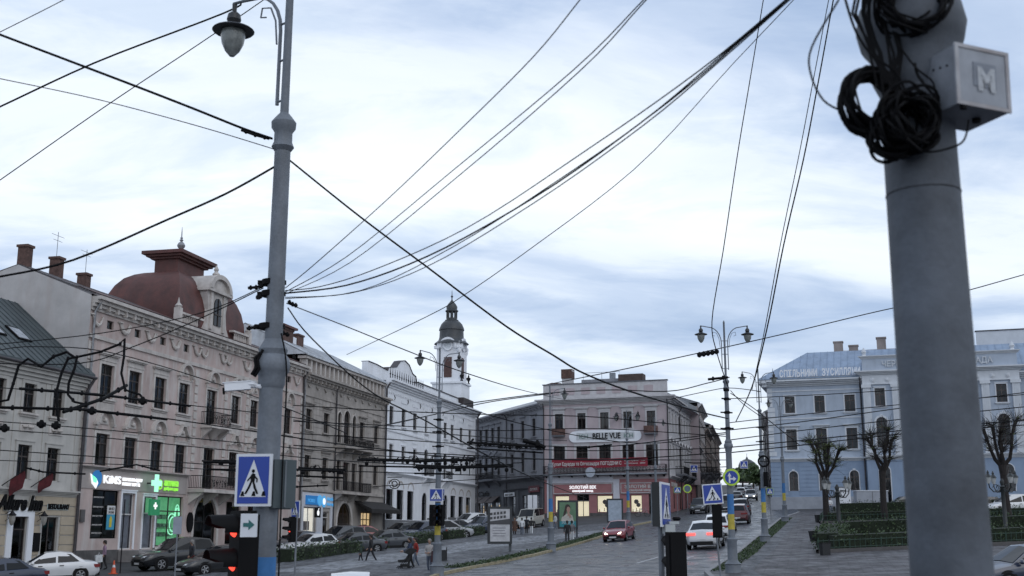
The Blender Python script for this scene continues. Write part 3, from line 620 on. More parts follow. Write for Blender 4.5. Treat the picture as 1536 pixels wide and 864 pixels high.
for e, z0_, z1_ in ((.0, 0, 1.0), (.25, 1.0, 1.15), (.5, 1.155, 1.32), (.75, 1.325, 1.58)): b.box(xa - e, xb + e, ya - e, yb + e, zb + H_ + z0_, zb + H_ + z1_)
cr = B.put('roof_crown', b, M_REDROOF, dome); cxm, cym, zt = (xa + xb) / 2, (ya + yb) / 2, zb + H_ + 1.58
B.put('finial_base', MB().add([(xa - .65, ya - .65, zt), (xb + .65, ya - .65, zt), (xb + .65, yb + .65, zt), (xa - .65, yb + .65, zt), (cxm - .2, cym - .2, zt + .45), (cxm + .2, cym - .2, zt + .45), (cxm + .2, cym + .2, zt + .45), (cxm - .2, cym + .2, zt + .45)], [(0, 1, 5, 4), (1, 2, 6, 5), (2, 3, 7, 6), (3, 0, 4, 7), (4, 5, 6, 7)]), M_REDROOF, dome)
B.put('finial', MB().lathe([(.3, .35), (.16, .5), (.1, .65), (.28, .85), (.32, 1.0), (.22, 1.2), (.08, 1.3), (.16, 1.42), (.08, 1.5), (.11, 1.6), (.05, 1.7), (.04, 2.1), (.01, 2.5)], 10, (cxm, cym, zt)), M_ZINC, dome)
# dormer with arched gable, side volutes and balustrades
dn = B.put('dormer', MB().prism([(14.5, 19.0), (19.1, 19.0), (18.4, 19.9), (18.2, 21.0), (18.45, 22.2), (18.45, 22.5), (15.15, 22.5), (15.15, 22.2), (15.4, 21.0), (15.2, 19.9)], .15, 1.6), P_TRIM)
A = arc(16.8, 22.62, 1.75, 0, 180, 16, 1.25); I = arc(16.8, 22.62, 1.35, 0, 180, 16, .9)
b = MB()
for i in range(16): b.prism([A[i], A[i + 1], I[i + 1], I[i]], -.2, 2.2)
b.prism(I, .05, 2.0); b.box(14.9, 18.7, -.15, 1.9, 22.4, 22.62); B.put('dormer_gable', b, P_TRIM, dn)
B.put('dormer_finial', MB().lathe([(.22, 0), (.3, .15), (.12, .35), (.2, .5), (.03, .85)], 8, (16.8, .4, 23.85)), P_TRIM, dn)
B.put('dormer_window', MB().prism([(16.25, 19.9), (17.35, 19.9)] + arc(16.8, 21.5, .55, 0, 180, 10), .08, .16), M_CARGLASS, dn); b = MB().box(16.77, 16.83, .02, .079, 19.9, 22); b.box(16.25, 17.35, .02, .079, 20.7, 20.78); B.put('dormer_mullion', b, M_DKFRAME, dn)
for a in (15.55, 17.6): B.box('dormer_pilaster', P_TRIM, a, a + .35, .02, .2, 19.5, 22.38, dn)
bal = cached('baluster', lambda: MB().lathe([(.1, 0), (.1, .06), (.05, .12), (.11, .35), (.06, .62), (.1, .72), (.1, .78)], 8).mesh('baluster', P_TRIM))
for a, c in ((10.7, 14.4), (19.2, 22.3)):
    bo = B.box('balustrade', P_TRIM, a, c, -.1, .3, 19.85, 20.0); B.box('balustrade_base', P_TRIM, a, c, -.15, .35, 18.95, 19.08, bo)
    n = int((c - a - .8) / .3)
    for i in range(n): inst('baluster', bal, B.root, (a + .45 + i * .3 + .1, .1, 19.08 - B.zb))
    for e in (a + .2, c - .2):
        if abs(e - 16.8) > 3: B.box('balustrade_post', P_TRIM, e - .22, e + .22, -.13, .33, 19.08, 20.25, bo); B.put('urn', MB().lathe([(.2, 0), (.28, .15), (.1, .35), (.02, .75)], 8, (e, .1, 20.25)), P_TRIM, bo)
B.pipe(.35, 8.6, 18.6, M_ZINC); B.pipe(W3 - .1, 3, 18.6, M_PIPE)
for x, y, h in ((3.5, 5.2, 1.7), (6.6, 5.0, 1.2), (23.5, 5, .9)):
    t = MB().tube([(x, y, 21.6), (x, y, 22.6 + h)], .025, 4); t.tube([(x - .7, y, 22.6 + h * .85), (x + .7, y, 22.6 + h * .85)], .015, 4).tube([(x - .5, y, 22.6 + h * .65), (x + .5, y, 22.6 + h * .65)], .015, 4); B.put('aerial', t, M_STEEL)
# ---------------------------------------------------- grey-beige house
B = Bld('beige_attic_building', 'soot-stained grey-beige house with columned attic storey and iron balconies', rowC(33.3), RAZ, 3.0)
S0 = 33.3; q = lambda *v: [x - S0 for x in v]; W4 = 21.8
for a in (34.0, 38.1, 47.5, 51.7):
    a -= S0; B.win(a, a + 1.4, 13.5, 15.35, sur=P_BEIGE, sw=.18, hood='flat', hgap=.4, sill=P_BEIGE)
    if a < 10 or a > 17: B.win(a, a + 1.4, 9.2, 11.2, sur=P_BEIGE, sw=.18, hood='flat', hgap=.4, sill=P_BEIGE)
for a, w_, t in ((41.6, 1.0, 15.8), (43.2, 1.7, 16.1), (45.5, 1.0, 15.8)): B.win(a - S0, a - S0 + w_, 12.9, t, ar=True, sur=P_TRIM, sw=.14, curtain=.3)
for a, w_ in ((41.6, 1.1), (43.3, 1.7), (45.6, 1.3), (47.6, 1.1)): B.win(a - S0, a - S0 + w_, 8.4, 11.1, sur=P_BEIGE, sw=.14, curtain=.4)
B.win(*q(34.2, 37.0), 3.9, 6.6, fm=M_WHFRAME, mul=1, tr=0, curtain=0, gl=M_CLEAR, name='shop_window'); B.win(*q(38.6, 40.2), 3.6, 6.3, fm=M_WHFRAME, mul=0, tr=.8, curtain=0, name='door')
B.win(*q(42.2, 45.9), 3.2, 7.2, ar=True, fm=M_DKFRAME, mul=1, tr=.5, curtain=0, sur=P_TRIM, sw=.35, name='door')
B.win(*q(48.6, 51.6), 4.0, 6.4, fm=M_BLACK, mul=2, tr=.7, curtain=0, gl=M_CLEAR, name='shop_window')
B.wall(P_BEIGE, 0, W4, 2.0, 18.0)
B.box('shopfront_cladding', mat('pale_shop_panel', (.55, .56, .60), .7, .06), .1, 7.9, -.1, -.01, 6.65, 7.9)
for a, c in ((.1, .8), (3.8, 5.2), (7.0, 7.9)): B.box('shopfront_cladding', MATS['pale_shop_panel'], a, c, -.1, -.01, 2.6, 6.645)
B.box('lit_interior', M_WHITELIT, .8, 6.0, .8, .85, 3.9, 6.6); B.box('lit_interior', M_WARM, 15.2, 21.0, .9, .95, 4.0, 6.4)
for i in range(4): B.box('display_goods', M_DISP, 15.4 + i * .75, 15.8 + i * .75, .4, .7, 4.0, 4.8 + .4 * (i % 2))
for i in range(3): B.box('display_goods', M_DISP, 1.2 + i * .9, 1.7 + i * .9, .5, .7, 4.6, 5.4)
o = B.box('shop_sign', M_LEDB, 1.1, 3.9, -.22, -.1, 6.85, 7.65); B.letter('MOBILE', .45, M_LEDLB, 1.35, 7.05, -.24, width=1.6, depth=.02)
o = B.put('shop_sign', MB().prism(arc(4.0, 7.25, .5, 0, 360, 14)[:-1], -.3, -.22), M_LEDLB)
B.put('shop_sign', MB().use(M_LEDLB).add([(x, -.13, z) for x, z in arc(5.3, 7.2, .55, 0, 360, 16)[:-1]], [tuple(range(16))]).use(M_LEDW).prism(arc(5.3, 7.2, .3, 0, 360, 14)[:-1], -.17, -.14))
B.letter('Мобі', .42, M_LEDLB, 6.0, 7.3, -.14, width=1.4, depth=.04); B.letter('Майстер', .36, M_LEDLB, 6.0, 6.85, -.14, width=1.6, depth=.04)
o = B.box('hanging_sign', M_BLACK, 1.2, 2.4, -1.05, -.95, 5.7, 6.6); B.put('apple_logo', MB().prism(arc(1.8, 6.1, .24, 0, 360, 12)[:-1], -1.08, -1.055).prism([(1.82, 6.36), (1.95, 6.38), (1.98, 6.52), (1.85, 6.48)], -1.08, -1.055), M_LEDW, o)
aw = B.put('awning', MB().add([(13.4, -.05, 7.5), (21.7, -.05, 7.5), (21.9, -1.9, 6.7), (13.2, -1.9, 6.7), (13.2, -1.9, 6.3), (21.9, -1.9, 6.3), (13.4, -.05, 7.38), (21.7, -.05, 7.38)], [(0, 3, 2, 1), (3, 4, 5, 2), (0, 6, 4, 3), (1, 2, 5, 7), (6, 7, 5, 4)]), mat('black_awning', (.02, .018, .018), .85, .2, 2))
B.box('arch_panel', P_BEIGE, 8.4, 12.9, -.16, -.01, 7.4, 7.8)
B.balcony(P_BEIGE, *q(40.8, 48.8), 12.5, 1.2, True, 4); B.balcony(P_BEIGE, *q(40.8, 48.6), 8.2, 1.1, False, 3)
zz = 8.8
while zz < 16.4:         # drafted block courses either side of the middle bay
    for a, c in ((.15, .5), (2.4, 4.6), (6.4, 7.4), (16.4, 17.8), (20.3, 21.7)): B.box('stone_block', P_BEIGE, a, c, -.035, 0, zz, zz + .52)
    zz += .56
B.band(P_BEIGE, 0, W4, 12.0, 12.3, .14); B.band(P_BEIGE, 0, W4, 16.5, 16.7, .1); B.band(P_BEIGE, 0, W4, 8.05, 8.3, .16)
for i in range(11): B.put('frieze_swag', MB().tube([(1.2 + i * 1.95 - .35, -.05, 17.55), (1.2 + i * 1.95, -.1, 17.3), (1.2 + i * 1.95 + .35, -.05, 17.5)], [.03, .08, .03], 6), P_BEIGE)
B.cornice(P_BEIGE, 0, W4 + .3, 17.75, .75, .75, brackets=.9)
B.box('attic_wall', P_BEIGE, .3, W4 - .1, .5, .6, 18.5, 20.0)
ap = MB().box(-.17, .17, -.1, .5, 0, 1.35).mesh('attic_pier', P_TRIM)
for i in range(20): inst('attic_pier', ap, B.root, (.6 + i * (W4 - 1.1) / 19, .1, 18.5 - B.zb))
B.box('attic_coping', P_TRIM, .2, W4, -.15, .75, 19.86, 20.1)
rf = B.roof(M_PALEROOF, 0, W4, 20.1, 23.2, 13, .3, 6, seams=.7)
B.chimney(2.6, 3.4, 20, 22.9, 2.4, 1.0, parent=rf); B.box('chimney_cover', M_REDROOF, 1.0, 4.2, 2.6, 4.2, 23.1, 23.3, rf); B.chimney(6.0, 3.6, 20, 22.9, 1.4, 1.0, parent=rf); B.box('roof_gable', P_WHITE, 4.25, 5.25, 3.2, 4.2, 20.5, 22.6, rf)
B.pipe(.1, 3, 18.4, M_ZINC); B.pipe(7.6, 3, 18.4, M_PIPE, y=-.16); B.pipe(W4 - .15, 3, 20.2, M_PIPE, y=-.2, r=.1)
# ---------------------------------------------------- white corner building with tower
B = Bld('white_tower_building', 'long white three-storey building with dark capped corner tower', rowC(55.3), RAZ, 4.0)
S0 = 55.3; W5 = 36.7
for a in (56.5, 60.6, 64.7, 68.8, 76.9, 80.0, 84.2, 88.5):
    a -= S0; B.win(a, a + 1.4, 16.0, 17.95, sill=P_WHITE, sw=.1, curtain=.3); B.box('panel', P_WHITE, a - .3, a + 1.7, -.05, 0, 18.6, 18.95)
for a in (56.5, 60.6, 64.7, 72.8, 80.0, 84.2, 88.5): a -= S0; B.win(a, a + 1.35, 11.9, 13.8, sw=.1, sur=P_WHITE, curtain=.3); B.box('panel', P_WHITE, a - .3, a + 1.7, -.05, 0, 14.4, 14.75)
for a in (68.7, 76.5): a -= S0; B.win(a, a + 1.8, 10.95, 14.1, ar=True, sur=P_WHITE, sw=.15, curtain=.2)
for a in (55.95, 59.45, 63.05, 80.2, 83.9, 87.4): a -= S0; B.win(a, a + 2.35, 5.8, 9.0, fm=M_BLACK, mul=1, tr=0, curtain=0, name='shop_window'); B.put('blind_arch', MB().add([(q_[0], -.04, q_[1]) for q_ in arc(a + 1.17, 9.15, 1.15, 0, 180, 12, .85) + arc(a + 1.17, 9.15, .95, 180, 0, 12, .65)], [(i, i + 1, 24 - i, 25 - i) for i in range(12)]) , P_TRIM)
for a in (68.4, 77.0): a -= S0; B.win(a, a + 2.0, 5.4, 9.0, ar=True, fm=M_BLACK, mul=1, tr=.65, curtain=0, name='door')
B.wall(P_WHITE, 0, W5, 3.0, 20.1)
B.box('plinth', mat('grey_plinth', (.16, .165, .175), .85, .15, 1), 0, 13.0, -.12, -.01, 3.0, 5.75); B.box('plinth', MATS['grey_plinth'], 15.2, 21.6, -.12, -.01, 3.0, 6.1); B.box('plinth', MATS['grey_plinth'], 23.8, W5 + .1, -.12, -.01, 3.0, 6.3)
B.cornice(P_WHITE, 0, W5 + .3, 10.45, .35, .35, 'ledge'); B.band(P_WHITE, 0, W5, 15.2, 15.4, .1); B.cornice(P_WHITE, 0, W5 + .5, 19.9, .9, .8)
for i in range(60): B.box('dentil', P_WHITE, .3 + i * .6, .55 + i * .6, -.1, 0, 19.3, 19.5)
for i in range(7): B.put('wall_anchor', MB().tube([(2.6 + i * 4.6, -.05, 19.2), (2.75 + i * 4.6, -.08, 18.95), (2.6 + i * 4.6, -.05, 18.7)], .05, 5), M_IRON)
for a in (13.4, 15.3, 21.2, 23.3): B.box('pilaster', P_WHITE, a - .2, a + .2, -.08, 0, 10.9, 19.3)
for a in (12.9, 20.7): B.balcony(P_WHITE, a, a + 2.9, 10.9, .7, False, 2)
zz = 6.4
# wrought hanging sign
B.put('hanging_sign', MB().tube([(1.0, 0, 10.2), (1.0, -1.6, 10.2)], .04, 5).tube([(1.0, -.8 + .6 * math.cos(t * .5), 9.5 + .5 * math.sin(t * .5)) for t in range(13)], .05, 5).tube([(1.0, -.8 + .3 * math.cos(t * .6), 9.5 + .3 * math.sin(t * .6)) for t in range(11)], .06, 5), M_IRON)
B.box('roof_deck', M_GREYROOF, 0, W5, .1, 12, 20.35, 20.6)
ax = .6
P = [(ax, 20.6), (22.5, 20.6), (22.5, 21.9), (17.5, 22.3), (17.3, 23.2), (16.0, 23.4), (14.6, 24.3), (13.0, 24.6), (11.4, 24.3), (10.0, 23.4), (7.2, 23.0), (7.0, 22.6), (3.3, 22.8), (ax, 22.8)]
B.put('roof_gable', MB().prism(P, 2.4, 3.1), P_WHITE); b = MB()
for a, c in zip(P[2:], P[3:]): b.add([(a[0], 2.3, a[1]), (c[0], 2.3, c[1]), (c[0], 3.2, c[1]), (a[0], 3.2, a[1]), (a[0], 2.3, a[1] + .07), (c[0], 2.3, c[1] + .07), (c[0], 3.2, c[1] + .07), (a[0], 3.2, a[1] + .07)], [(0, 4, 5, 1), (4, 7, 6, 5), (3, 2, 6, 7), (0, 3, 7, 4), (1, 5, 6, 2)])
B.put('gable_capping', b, M_PIPE)
B.box('parapet', P_WHITE, 14.5, W5 - .3, 1.2, 1.6, 20.6, 22.1); B.box('parapet_capping', M_PIPE, 14.4, W5 - .2, 1.1, 1.7, 22.1, 22.22)
pk = MB().lathe([(.05, 0), (.05, .8), (.12, .85), (.05, .95), (.02, 1.5), (.001, 1.6)], 6).mesh('spike', M_IRON)
for i in range(16): inst('spike', pk, B.root, (2.2 + i * .78, .35, 20.7 - B.zb))
tw = 90.0 - S0; ty = 3.0; th = 1.62; K = lambda l: [(r_ * .74, z_) for r_, z_ in l]
t = B.box('tower', P_WHITE, tw - th, tw + th, ty - th, ty + th, 20.0, 30.2)
B.box('tower_base', P_WHITE, tw - th - .45, tw + th + .45, ty - th - .45, ty + th + .45, 22.3, 24.3, t); B.box('tower_ledge', P_WHITE, tw - th - .65, tw + th + .65, ty - th - .65, ty + th + .65, 24.3, 24.55, t)
B.box('tower_gallery', mat('rusted_ironwork', (.04, .03, .03), .8, .3, 3), tw - th - .9, tw + th + .9, ty - th - .9, ty + th + .9, 21.2, 22.3, t)
for sx in (-1, 1):
    B.put('tower_urn', MB().lathe(K([(.25, 0), (.25, .2), (.1, .3), (.38, .7), (.42, .85), (.12, 1.05), (.2, 1.2), (.05, 1.3), (.03, 1.6)]), 8, (tw + sx * 1.7, ty - th - .4, 24.55)), M_IRON, t)
    B.box('tower_pilaster', P_WHITE, *sorted((tw + sx * th, tw + sx * (th - .45))), ty - th - .14, ty - th - .005, 24.6, 29.4, t)
    B.put('tower_scroll', MB().lathe([(.22, 0), (.33, .3), (.3, .7), (.15, .9)], 10, (tw + sx * th, ty - th, 28.6)), P_WHITE, t)
B.box('louvre', mat('brown_louvre', (.09, .05, .045), .8, .2), tw - .55, tw + .55, ty - th - .06, ty - th - .004, 25.2, 28.0, t); B.put('louvre', MB().box(tw - th - .06, tw - th - .004, ty - .55, ty + .55, 25.2, 28.0), MATS['brown_louvre'], t)
for k in range(2):           # round-topped gables with an eye window on the two seen faces
    A = arc(0, 29.3, 1.3, 0, 180, 16, 1.45); I = arc(0, 29.3, 1.0, 0, 180, 16, 1.15); b = MB()
    for i in range(16): b.prism([A[i], A[i + 1], I[i + 1], I[i]], -th - .3, -th + .5)
    b.prism(I, -th - .08, -th + .4)
    for sx in (-1, 1): b.box(*sorted((sx * 1.0, sx * 1.95)), -th - .28, -th + .3, 29.2, 29.6)
    g_ = b.build('tower_cornice', P_WHITE, t, (tw, ty, -B.zb), -k * math.pi / 2)
    MB().add([(.46 * math.cos(R(a)), -th - .1, 29.65 + .54 * math.sin(R(a))) for a in range(0, 360, 20)], [tuple(range(18))]).build('oculus', mat('pale_oculus_glass', (.62, .66, .70), .3, .1), t, (tw, ty, -B.zb), -k * math.pi / 2)
    b = MB(); A = arc(0, 29.65, .66, 0, 360, 18, .75); I = arc(0, 29.65, .46, 0, 360, 18, .54)
    for i in range(18): b.prism([A[i], A[i + 1], I[i + 1], I[i]], -th - .22, -th - .07)
    b.build('oculus_frame', P_WHITE, t, (tw, ty, -B.zb), -k * math.pi / 2)
M_CAP = mat('dark_copper_sheet', (.045, .05, .055), .5, .25, 1.2, stain=.4)
B.put('tower_dome', MB().lathe(K([(3.3, 30.0), (3.0, 30.2), (2.5, 30.5), (2.3, 31.0), (2.25, 31.9), (2.4, 31.95), (2.35, 32.2), (2.0, 32.8), (1.5, 33.2), (1.1, 33.3)]), 16, (tw, ty, 0)), M_CAP, t)
b = MB().lathe(K([(1.25, 33.2), (1.3, 33.4), (1.0, 33.5), (1.0, 33.7)]), 12, (tw, ty, 0)).lathe(K([(1.2, 34.6), (1.25, 34.75), (1.0, 34.9), (1.05, 35.3), (.75, 35.7), (.4, 36.0), (.12, 36.3), (.1, 36.6), (.25, 36.8), (.08, 36.95), (.05, 37.5), (.02, 37.7)]), 12, (tw, ty, 0))
for i in range(8): a = R(45 * i + 20); b.tube([(tw + .66 * math.cos(a), ty + .66 * math.sin(a), 33.6), (tw + .66 * math.cos(a), ty + .66 * math.sin(a), 34.7)], .12, 6)
b.tube([(tw, ty, 33.6), (tw, ty, 34.7)], .22, 6); B.put('tower_lantern', b, M_CAP, t)
B.pipe(W5 + .1, 5, 20.6, M_PIPE, y=-.3, r=.11)
# ---------------------------------------------------- dusky pink shop block, its grey wing and side
P_BV = mat('dusky_pink_plaster', (.42, .355, .37), .88, .08, .6, stain=.25)
P_BVTRIM = mat('greyish_white_trim', (.48, .47, .48), .88, .1, 1, stain=.4, stain_c=(.33, .32, .32))
P_CORAL = mat('coral_shopfront', (.34, .15, .155), .7, .08, 1)
P_WING = mat('cool_grey_plaster', (.255, .26, .285), .9, .1, .6, stain=.4)
P_WINGD = mat('dark_grey_shopfront', (.10, .105, .12), .8, .12, 1)
BX0 = at(815, 700, 150).x
B = Bld('pink_corner_building', 'dusky pink three-storey corner house with coral shopfront and red banner', (BX0, 150), 110, 6.0)
W6 = 16.2
for i in range(5):
    a = 1.6 + 3.0 * i; B.win(a, a + 1.08, 17.2 if i not in (0, 4) else 16.9, 19.25, sur=P_BVTRIM, sw=.2, hood='flat' if i else 'flat', hgap=.5, tr=.7, curtain=.4, sill=P_BVTRIM if i not in (0, 4) else None)
    B.win(a - .2, a + 1.3, 12.5, 15.1, sur=P_BVTRIM, sw=.26, tr=.7, curtain=.3)
for a, c in ((1.5, 3.4), (7.0, 9.0), (11.3, 12.75)): B.win(a, c, 6.85, 8.95, fm=M_DKFRAME, mul=0, tr=0, curtain=0, gl=M_CLEAR, name='shop_window')
B.win(4.4, 6.0, 6.1, 9.1, fm=M_DKFRAME, mul=1, tr=.72, curtain=0, gl=M_CLEAR, name='door'); B.win(13.6, 14.5, 6.2, 9.05, fm=M_DKFRAME, mul=0, tr=.8, curtain=0, name='door')
B.wall(P_BV, 0, W6, 10.9, 20.6, back=20, sides=False); B.wall(P_CORAL, 0, W6, 4.5, 10.9, name='shopfront', back=0, y=-.003) 
for a, c in ((1.5, 3.4), (7.0, 9.0), (11.3, 12.75)):
    o = B.box('display_case', M_SHOPLIT, a - .05, c + .05, .6, .65, 6.8, 9.0); b = MB(); m_ = (a + c) / 2; b.prism(arc(m_ - .12, 8.15, .3, 0, 360, 7)[:-1], .5, .58).prism(arc(m_ + .15, 7.75, .28, 20, 380, 6)[:-1], .45, .53); B.put('display_print', b, M_DISP, o)
    for i in range(6): B.put('display_stand', MB().lathe([(.09, 0), (.09, .05), (.03, .1), (.05, .3), (.001, .36)], 6, (a + .2 + i * (c - a - .4) / 5, .4, 6.9 + .08 * (i % 3))), MATS['white_lit_interior'] if i % 2 else M_DISP, o)
B.box('lit_interior', M_SHOPLIT, 4.4, 6.0, .6, .65, 6.1, 8.3); B.box('door_header', M_BLACK, 4.45, 5.95, .25, .3, 8.35, 9.1)
for a, c in ((.05, 1.3), (6.1, 6.9), (9.9, 11.1), (12.9, 13.5), (14.6, W6)): pass
B.box('plinth', P_PLINTH, 0, 4.3, -.06, -.01, 4.6, 6.8); B.box('plinth', P_PLINTH, 6.1, 13.5, -.06, -.01, 4.6, 6.8); B.box('plinth', P_PLINTH, 14.6, W6 + .02, -.06, -.01, 4.6, 6.8)
B.box('pier', mat('pale_lilac_pier', (.55, .55, .60), .8, .06), 9.15, 9.95, -.12, -.01, 6.0, 10.9); B.box('pier', MATS['pale_lilac_pier'], .5, 1.1, -.12, -.01, 6.0, 10.55); B.box('fascia', MATS['pale_lilac_pier'], .5, 9.14, -.12, -.01, 10.5, 11.35)
for a, c, mm in ((1.45, 9.0, M_LEDW), (10.2, 14.9, M_WHFRAME)):
    o = B.box('sign_board', P_CORAL, a, c, -.14, -.06, 9.25, 10.35); m_ = (a + c) / 2
    B.put('sign_border', MB().box(a - .08, c + .08, -.2, -.1, 10.35, 10.45).box(a - .08, c + .08, -.2, -.1, 9.15, 9.25).box(a - .08, a, -.2, -.1, 9.25, 10.35).box(c, c + .08, -.2, -.1, 9.25, 10.35), P_BVTRIM, o)
    B.letter('ЗОЛОТИЙ ВІК', .52, mm, m_ - (1.75 if a < 5 else 1.95), 9.78, -.18, width=3.5 if a < 5 else 3.9, depth=.06, off=.012); B.letter('ювелірний завод', .36, mm, m_ - 1.35, 9.4, -.18, width=2.7, depth=.05, off=.012)
B.box('shop_clock', P_WHITE, 6.0, 6.05, -.3, -.2, 11.3, 11.35) if 0 else B.put('round_sign', MB().prism(arc(6.55, 11.75, .62, 0, 360, 20)[:-1], -1.25, -1.1), mat('grey_disc', (.38, .42, .48), .5, .1))
bl = B.box('balcony', M_STEEL, .2, W6 - .2, -.95, -.01, 11.42, 11.6); B.railing(.25, W6 - .25, -.9, 11.6, 1.0, True, parent=bl)
b = MB()
for i in range(10): x = .5 + i * 1.68; b.add([(x - .08, 0, 11.15), (x + .08, 0, 11.15), (x - .08, -.8, 11.4), (x + .08, -.8, 11.38), (x - .08, 0, 11.38), (x + .08, 0, 11.38)], [(0, 2, 3, 1), (0, 4, 2), (1, 3, 5), (2, 4, 5, 3)])
B.put('balcony_bracket', b, M_IRON, bl)
M_BAN = mat('dark_red_banner', (.24, .018, .035), .75, .15, 1)
bn = B.put('banner', MB().add([(1.3 + i * 1.25, -.99 - .04 * math.sin(i * 1.7), 12.35 + .06 * math.sin(i * .9) + (.0)) for i in range(11)] + [(1.3 + i * 1.25, -.99 - .04 * math.sin(i * 1.7 + 1), 13.45 + .05 * math.sin(i * .8)) for i in range(11)], [(i, i + 1, 12 + i, 11 + i) for i in range(10)]), M_BAN)
B.letter('Кухня Едуарда та Олександра ПОГОДІНИ С', .6, M_WHFRAME, 1.5, 12.62, -1.08, width=9.0, depth=.02, off=.01); B.letter('ювелірний   Tax', .26, M_WHFRAME, 10.9, 13.02, -1.08, width=2.6, depth=.02); B.letter('ювелірний   0800', .26, M_WHFRAME, 10.9, 12.68, -1.08, width=2.6, depth=.02)
# name panel
o = B.put('name_panel', MB().prism([(4.2, 15.55)] + [(12.2, 15.55)] + arc(12.2, 16.25, .7, -90, 90, 8)[1:] + [(11.6, 17.05), (5.0, 17.05)] + arc(4.2, 16.25, .7, 90, 270, 8)[:-1], -.16, -.02), P_WHITE)
B.box('name_field', mat('pale_grey_field', (.52, .54, .56), .8, .1), 4.5, 12.0, -.2, -.165, 15.85, 16.75, o)
B.letter('BELLE VUE', 1.0, M_BLACK, 6.6, 15.95, -.24, width=3.6, depth=.05, off=.015)
for x in (5.2, 11.0): B.letter('ICH', .75, mat('green_mosaic', (.12, .22, .19), .6, .3, 6), x - .35, 16.02, -.24, width=1.1, depth=.04)
for i in (0, 4):
    x = 1.6 + 3.0 * i; o = B.box('balcony', P_WINGD, x - .25, x + 1.35, -.8, -.01, 16.3, 16.5); B.put('railing', MB().box(x - .25, x + 1.35, -.8, -.76, 16.5, 17.35).box(x - .25, x - .21, -.75, 0, 16.5, 17.35).box(x + 1.31, x + 1.35, -.75, 0, 16.5, 17.35), mat('rusty_sheet', (.11, .06, .05), .8, .3, 3), o)
for x in (9.9, 12.6):
    o = B.put('wall_lamp', MB().tube([(x, 0, 19.0), (x, -.5, 19.2), (x, -.6, 19.0)], .03, 5).lathe([(.03, 19.1), (.1, 18.95), (.3, 18.6), (.28, 18.55), (.17, 18.2), (.02, 18.0)], 8, (x, -.6, 0)), M_IRON)
B.cornice(P_BVTRIM, -.1, W6 + .3, 20.4, .7, .8, ret=.01); B.band(P_BVTRIM, 0, W6, 16.6, 16.75, .06) if 0 else None; B.band(P_BVTRIM, 0, W6, 11.95, 12.15, .06); B.band(P_BVTRIM, 0, W6, 19.95, 20.1, .05)
pp = B.box('parapet', P_BVTRIM, 0, W6, .1, .5, 21.1, 23.0); B.box('parapet_coping', P_WINGD, -.1, W6 + .1, 0, .6, 23.0, 23.12, pp)
for i in range(7): B.box('parapet_panel', P_BV, 1.0 + i * 2.05, 2.15 + i * 2.05, .04, .095, 21.65, 22.5, pp)
B.box('roof_deck', M_GREYROOF, .3, W6, .6, 19, 20.7, 21.5)
B.chimney(2.7, 2.2, 21.5, 24.9, 1.3, 1.1, P_BVTRIM); B.box('chimney_top', M_BRICK, 1.98, 3.42, 1.55, 2.85, 24.0, 25.2); B.box('water_tank', mat('dark_brown_tank', (.07, .05, .045), .8, .2), 9.6, 12.8, 1.6, 3.2, 22.2, 24.2); B.box('roof_hut', P_WING, 4.3, 9.5, 3, 6, 22, 23.9); B.put('roof_rail', MB().tube([(4.5, 3.2, 23.9), (4.5, 3.2, 24.8), (9.4, 3.2, 24.8), (9.4, 3.2, 23.9)], .03, 4).tube([(7, 3.2, 23.9), (7, 3.2, 24.8)], .03, 4).box(8, 8.7, 3.3, 3.8, 23.9, 24.7), M_STEEL)
B.pipe(W6 + .05, 6.5, 20.6, M_PIPE, y=-.1); B.pipe(.1, 6.5, 20.6, M_PIPE, y=-.1)
# side along the climbing street (same house)
CR = B.world(W6, 0, 0); SIDE = 24.0
B2 = Bld('street_side_wing', 'pink and cream side wing with tall narrow windows along the climbing street', CR[:2], 16.5, 6.0)
for i in range(9):
    a = .9 + 2.55 * i; B2.win(a, a + 1.1, 16.9, 19.2, sur=P_BVTRIM, sw=.18, hood='flat', hgap=.4); B2.win(a, a + 1.1, 12.6, 15.1, sur=P_BVTRIM, sw=.18, hood='tri', hgap=.3)
    if i % 2: B2.win(a - .3, a + 1.5, 7.3, 9.8, fm=M_DKFRAME, curtain=0, mul=1, tr=.75, name='shop_window')
B2.wall(P_BVTRIM, 0, SIDE, 11.0, 20.6, back=0); B2.wall(P_CORAL, 0, SIDE, 4.5, 11.0, name='shopfront', back=0, y=-.003)
B2.cornice(P_BVTRIM, 0, SIDE, 20.4, .7, .8); B2.cornice(P_BVTRIM, 0, SIDE, 10.9, .4, .5, 'ledge'); B2.pipe(9.5, 7, 20.6); B2.pipe(SIDE - .2, 7, 20.6); B2.balcony(P_WINGD, 5.5, 10.5, 11.7, 1.1, False, 3); B2.balcony(P_WINGD, 13, 17.5, 11.7, 1.1, False, 3)
B2.roof(M_GREYROOF, 1.2, SIDE, 21.05, 22.4, 10, .3, 5, seams=0); B2.wall(P_BVTRIM, SIDE - .5, SIDE - .02, 5, 20.6, back=10, y=.02, ops=[], name='end_wall')
B2.letter('ЗОЛОТИЙ ВІК', .7, M_WHFRAME, 1.0, 10.0, -.1, width=5, depth=.04)
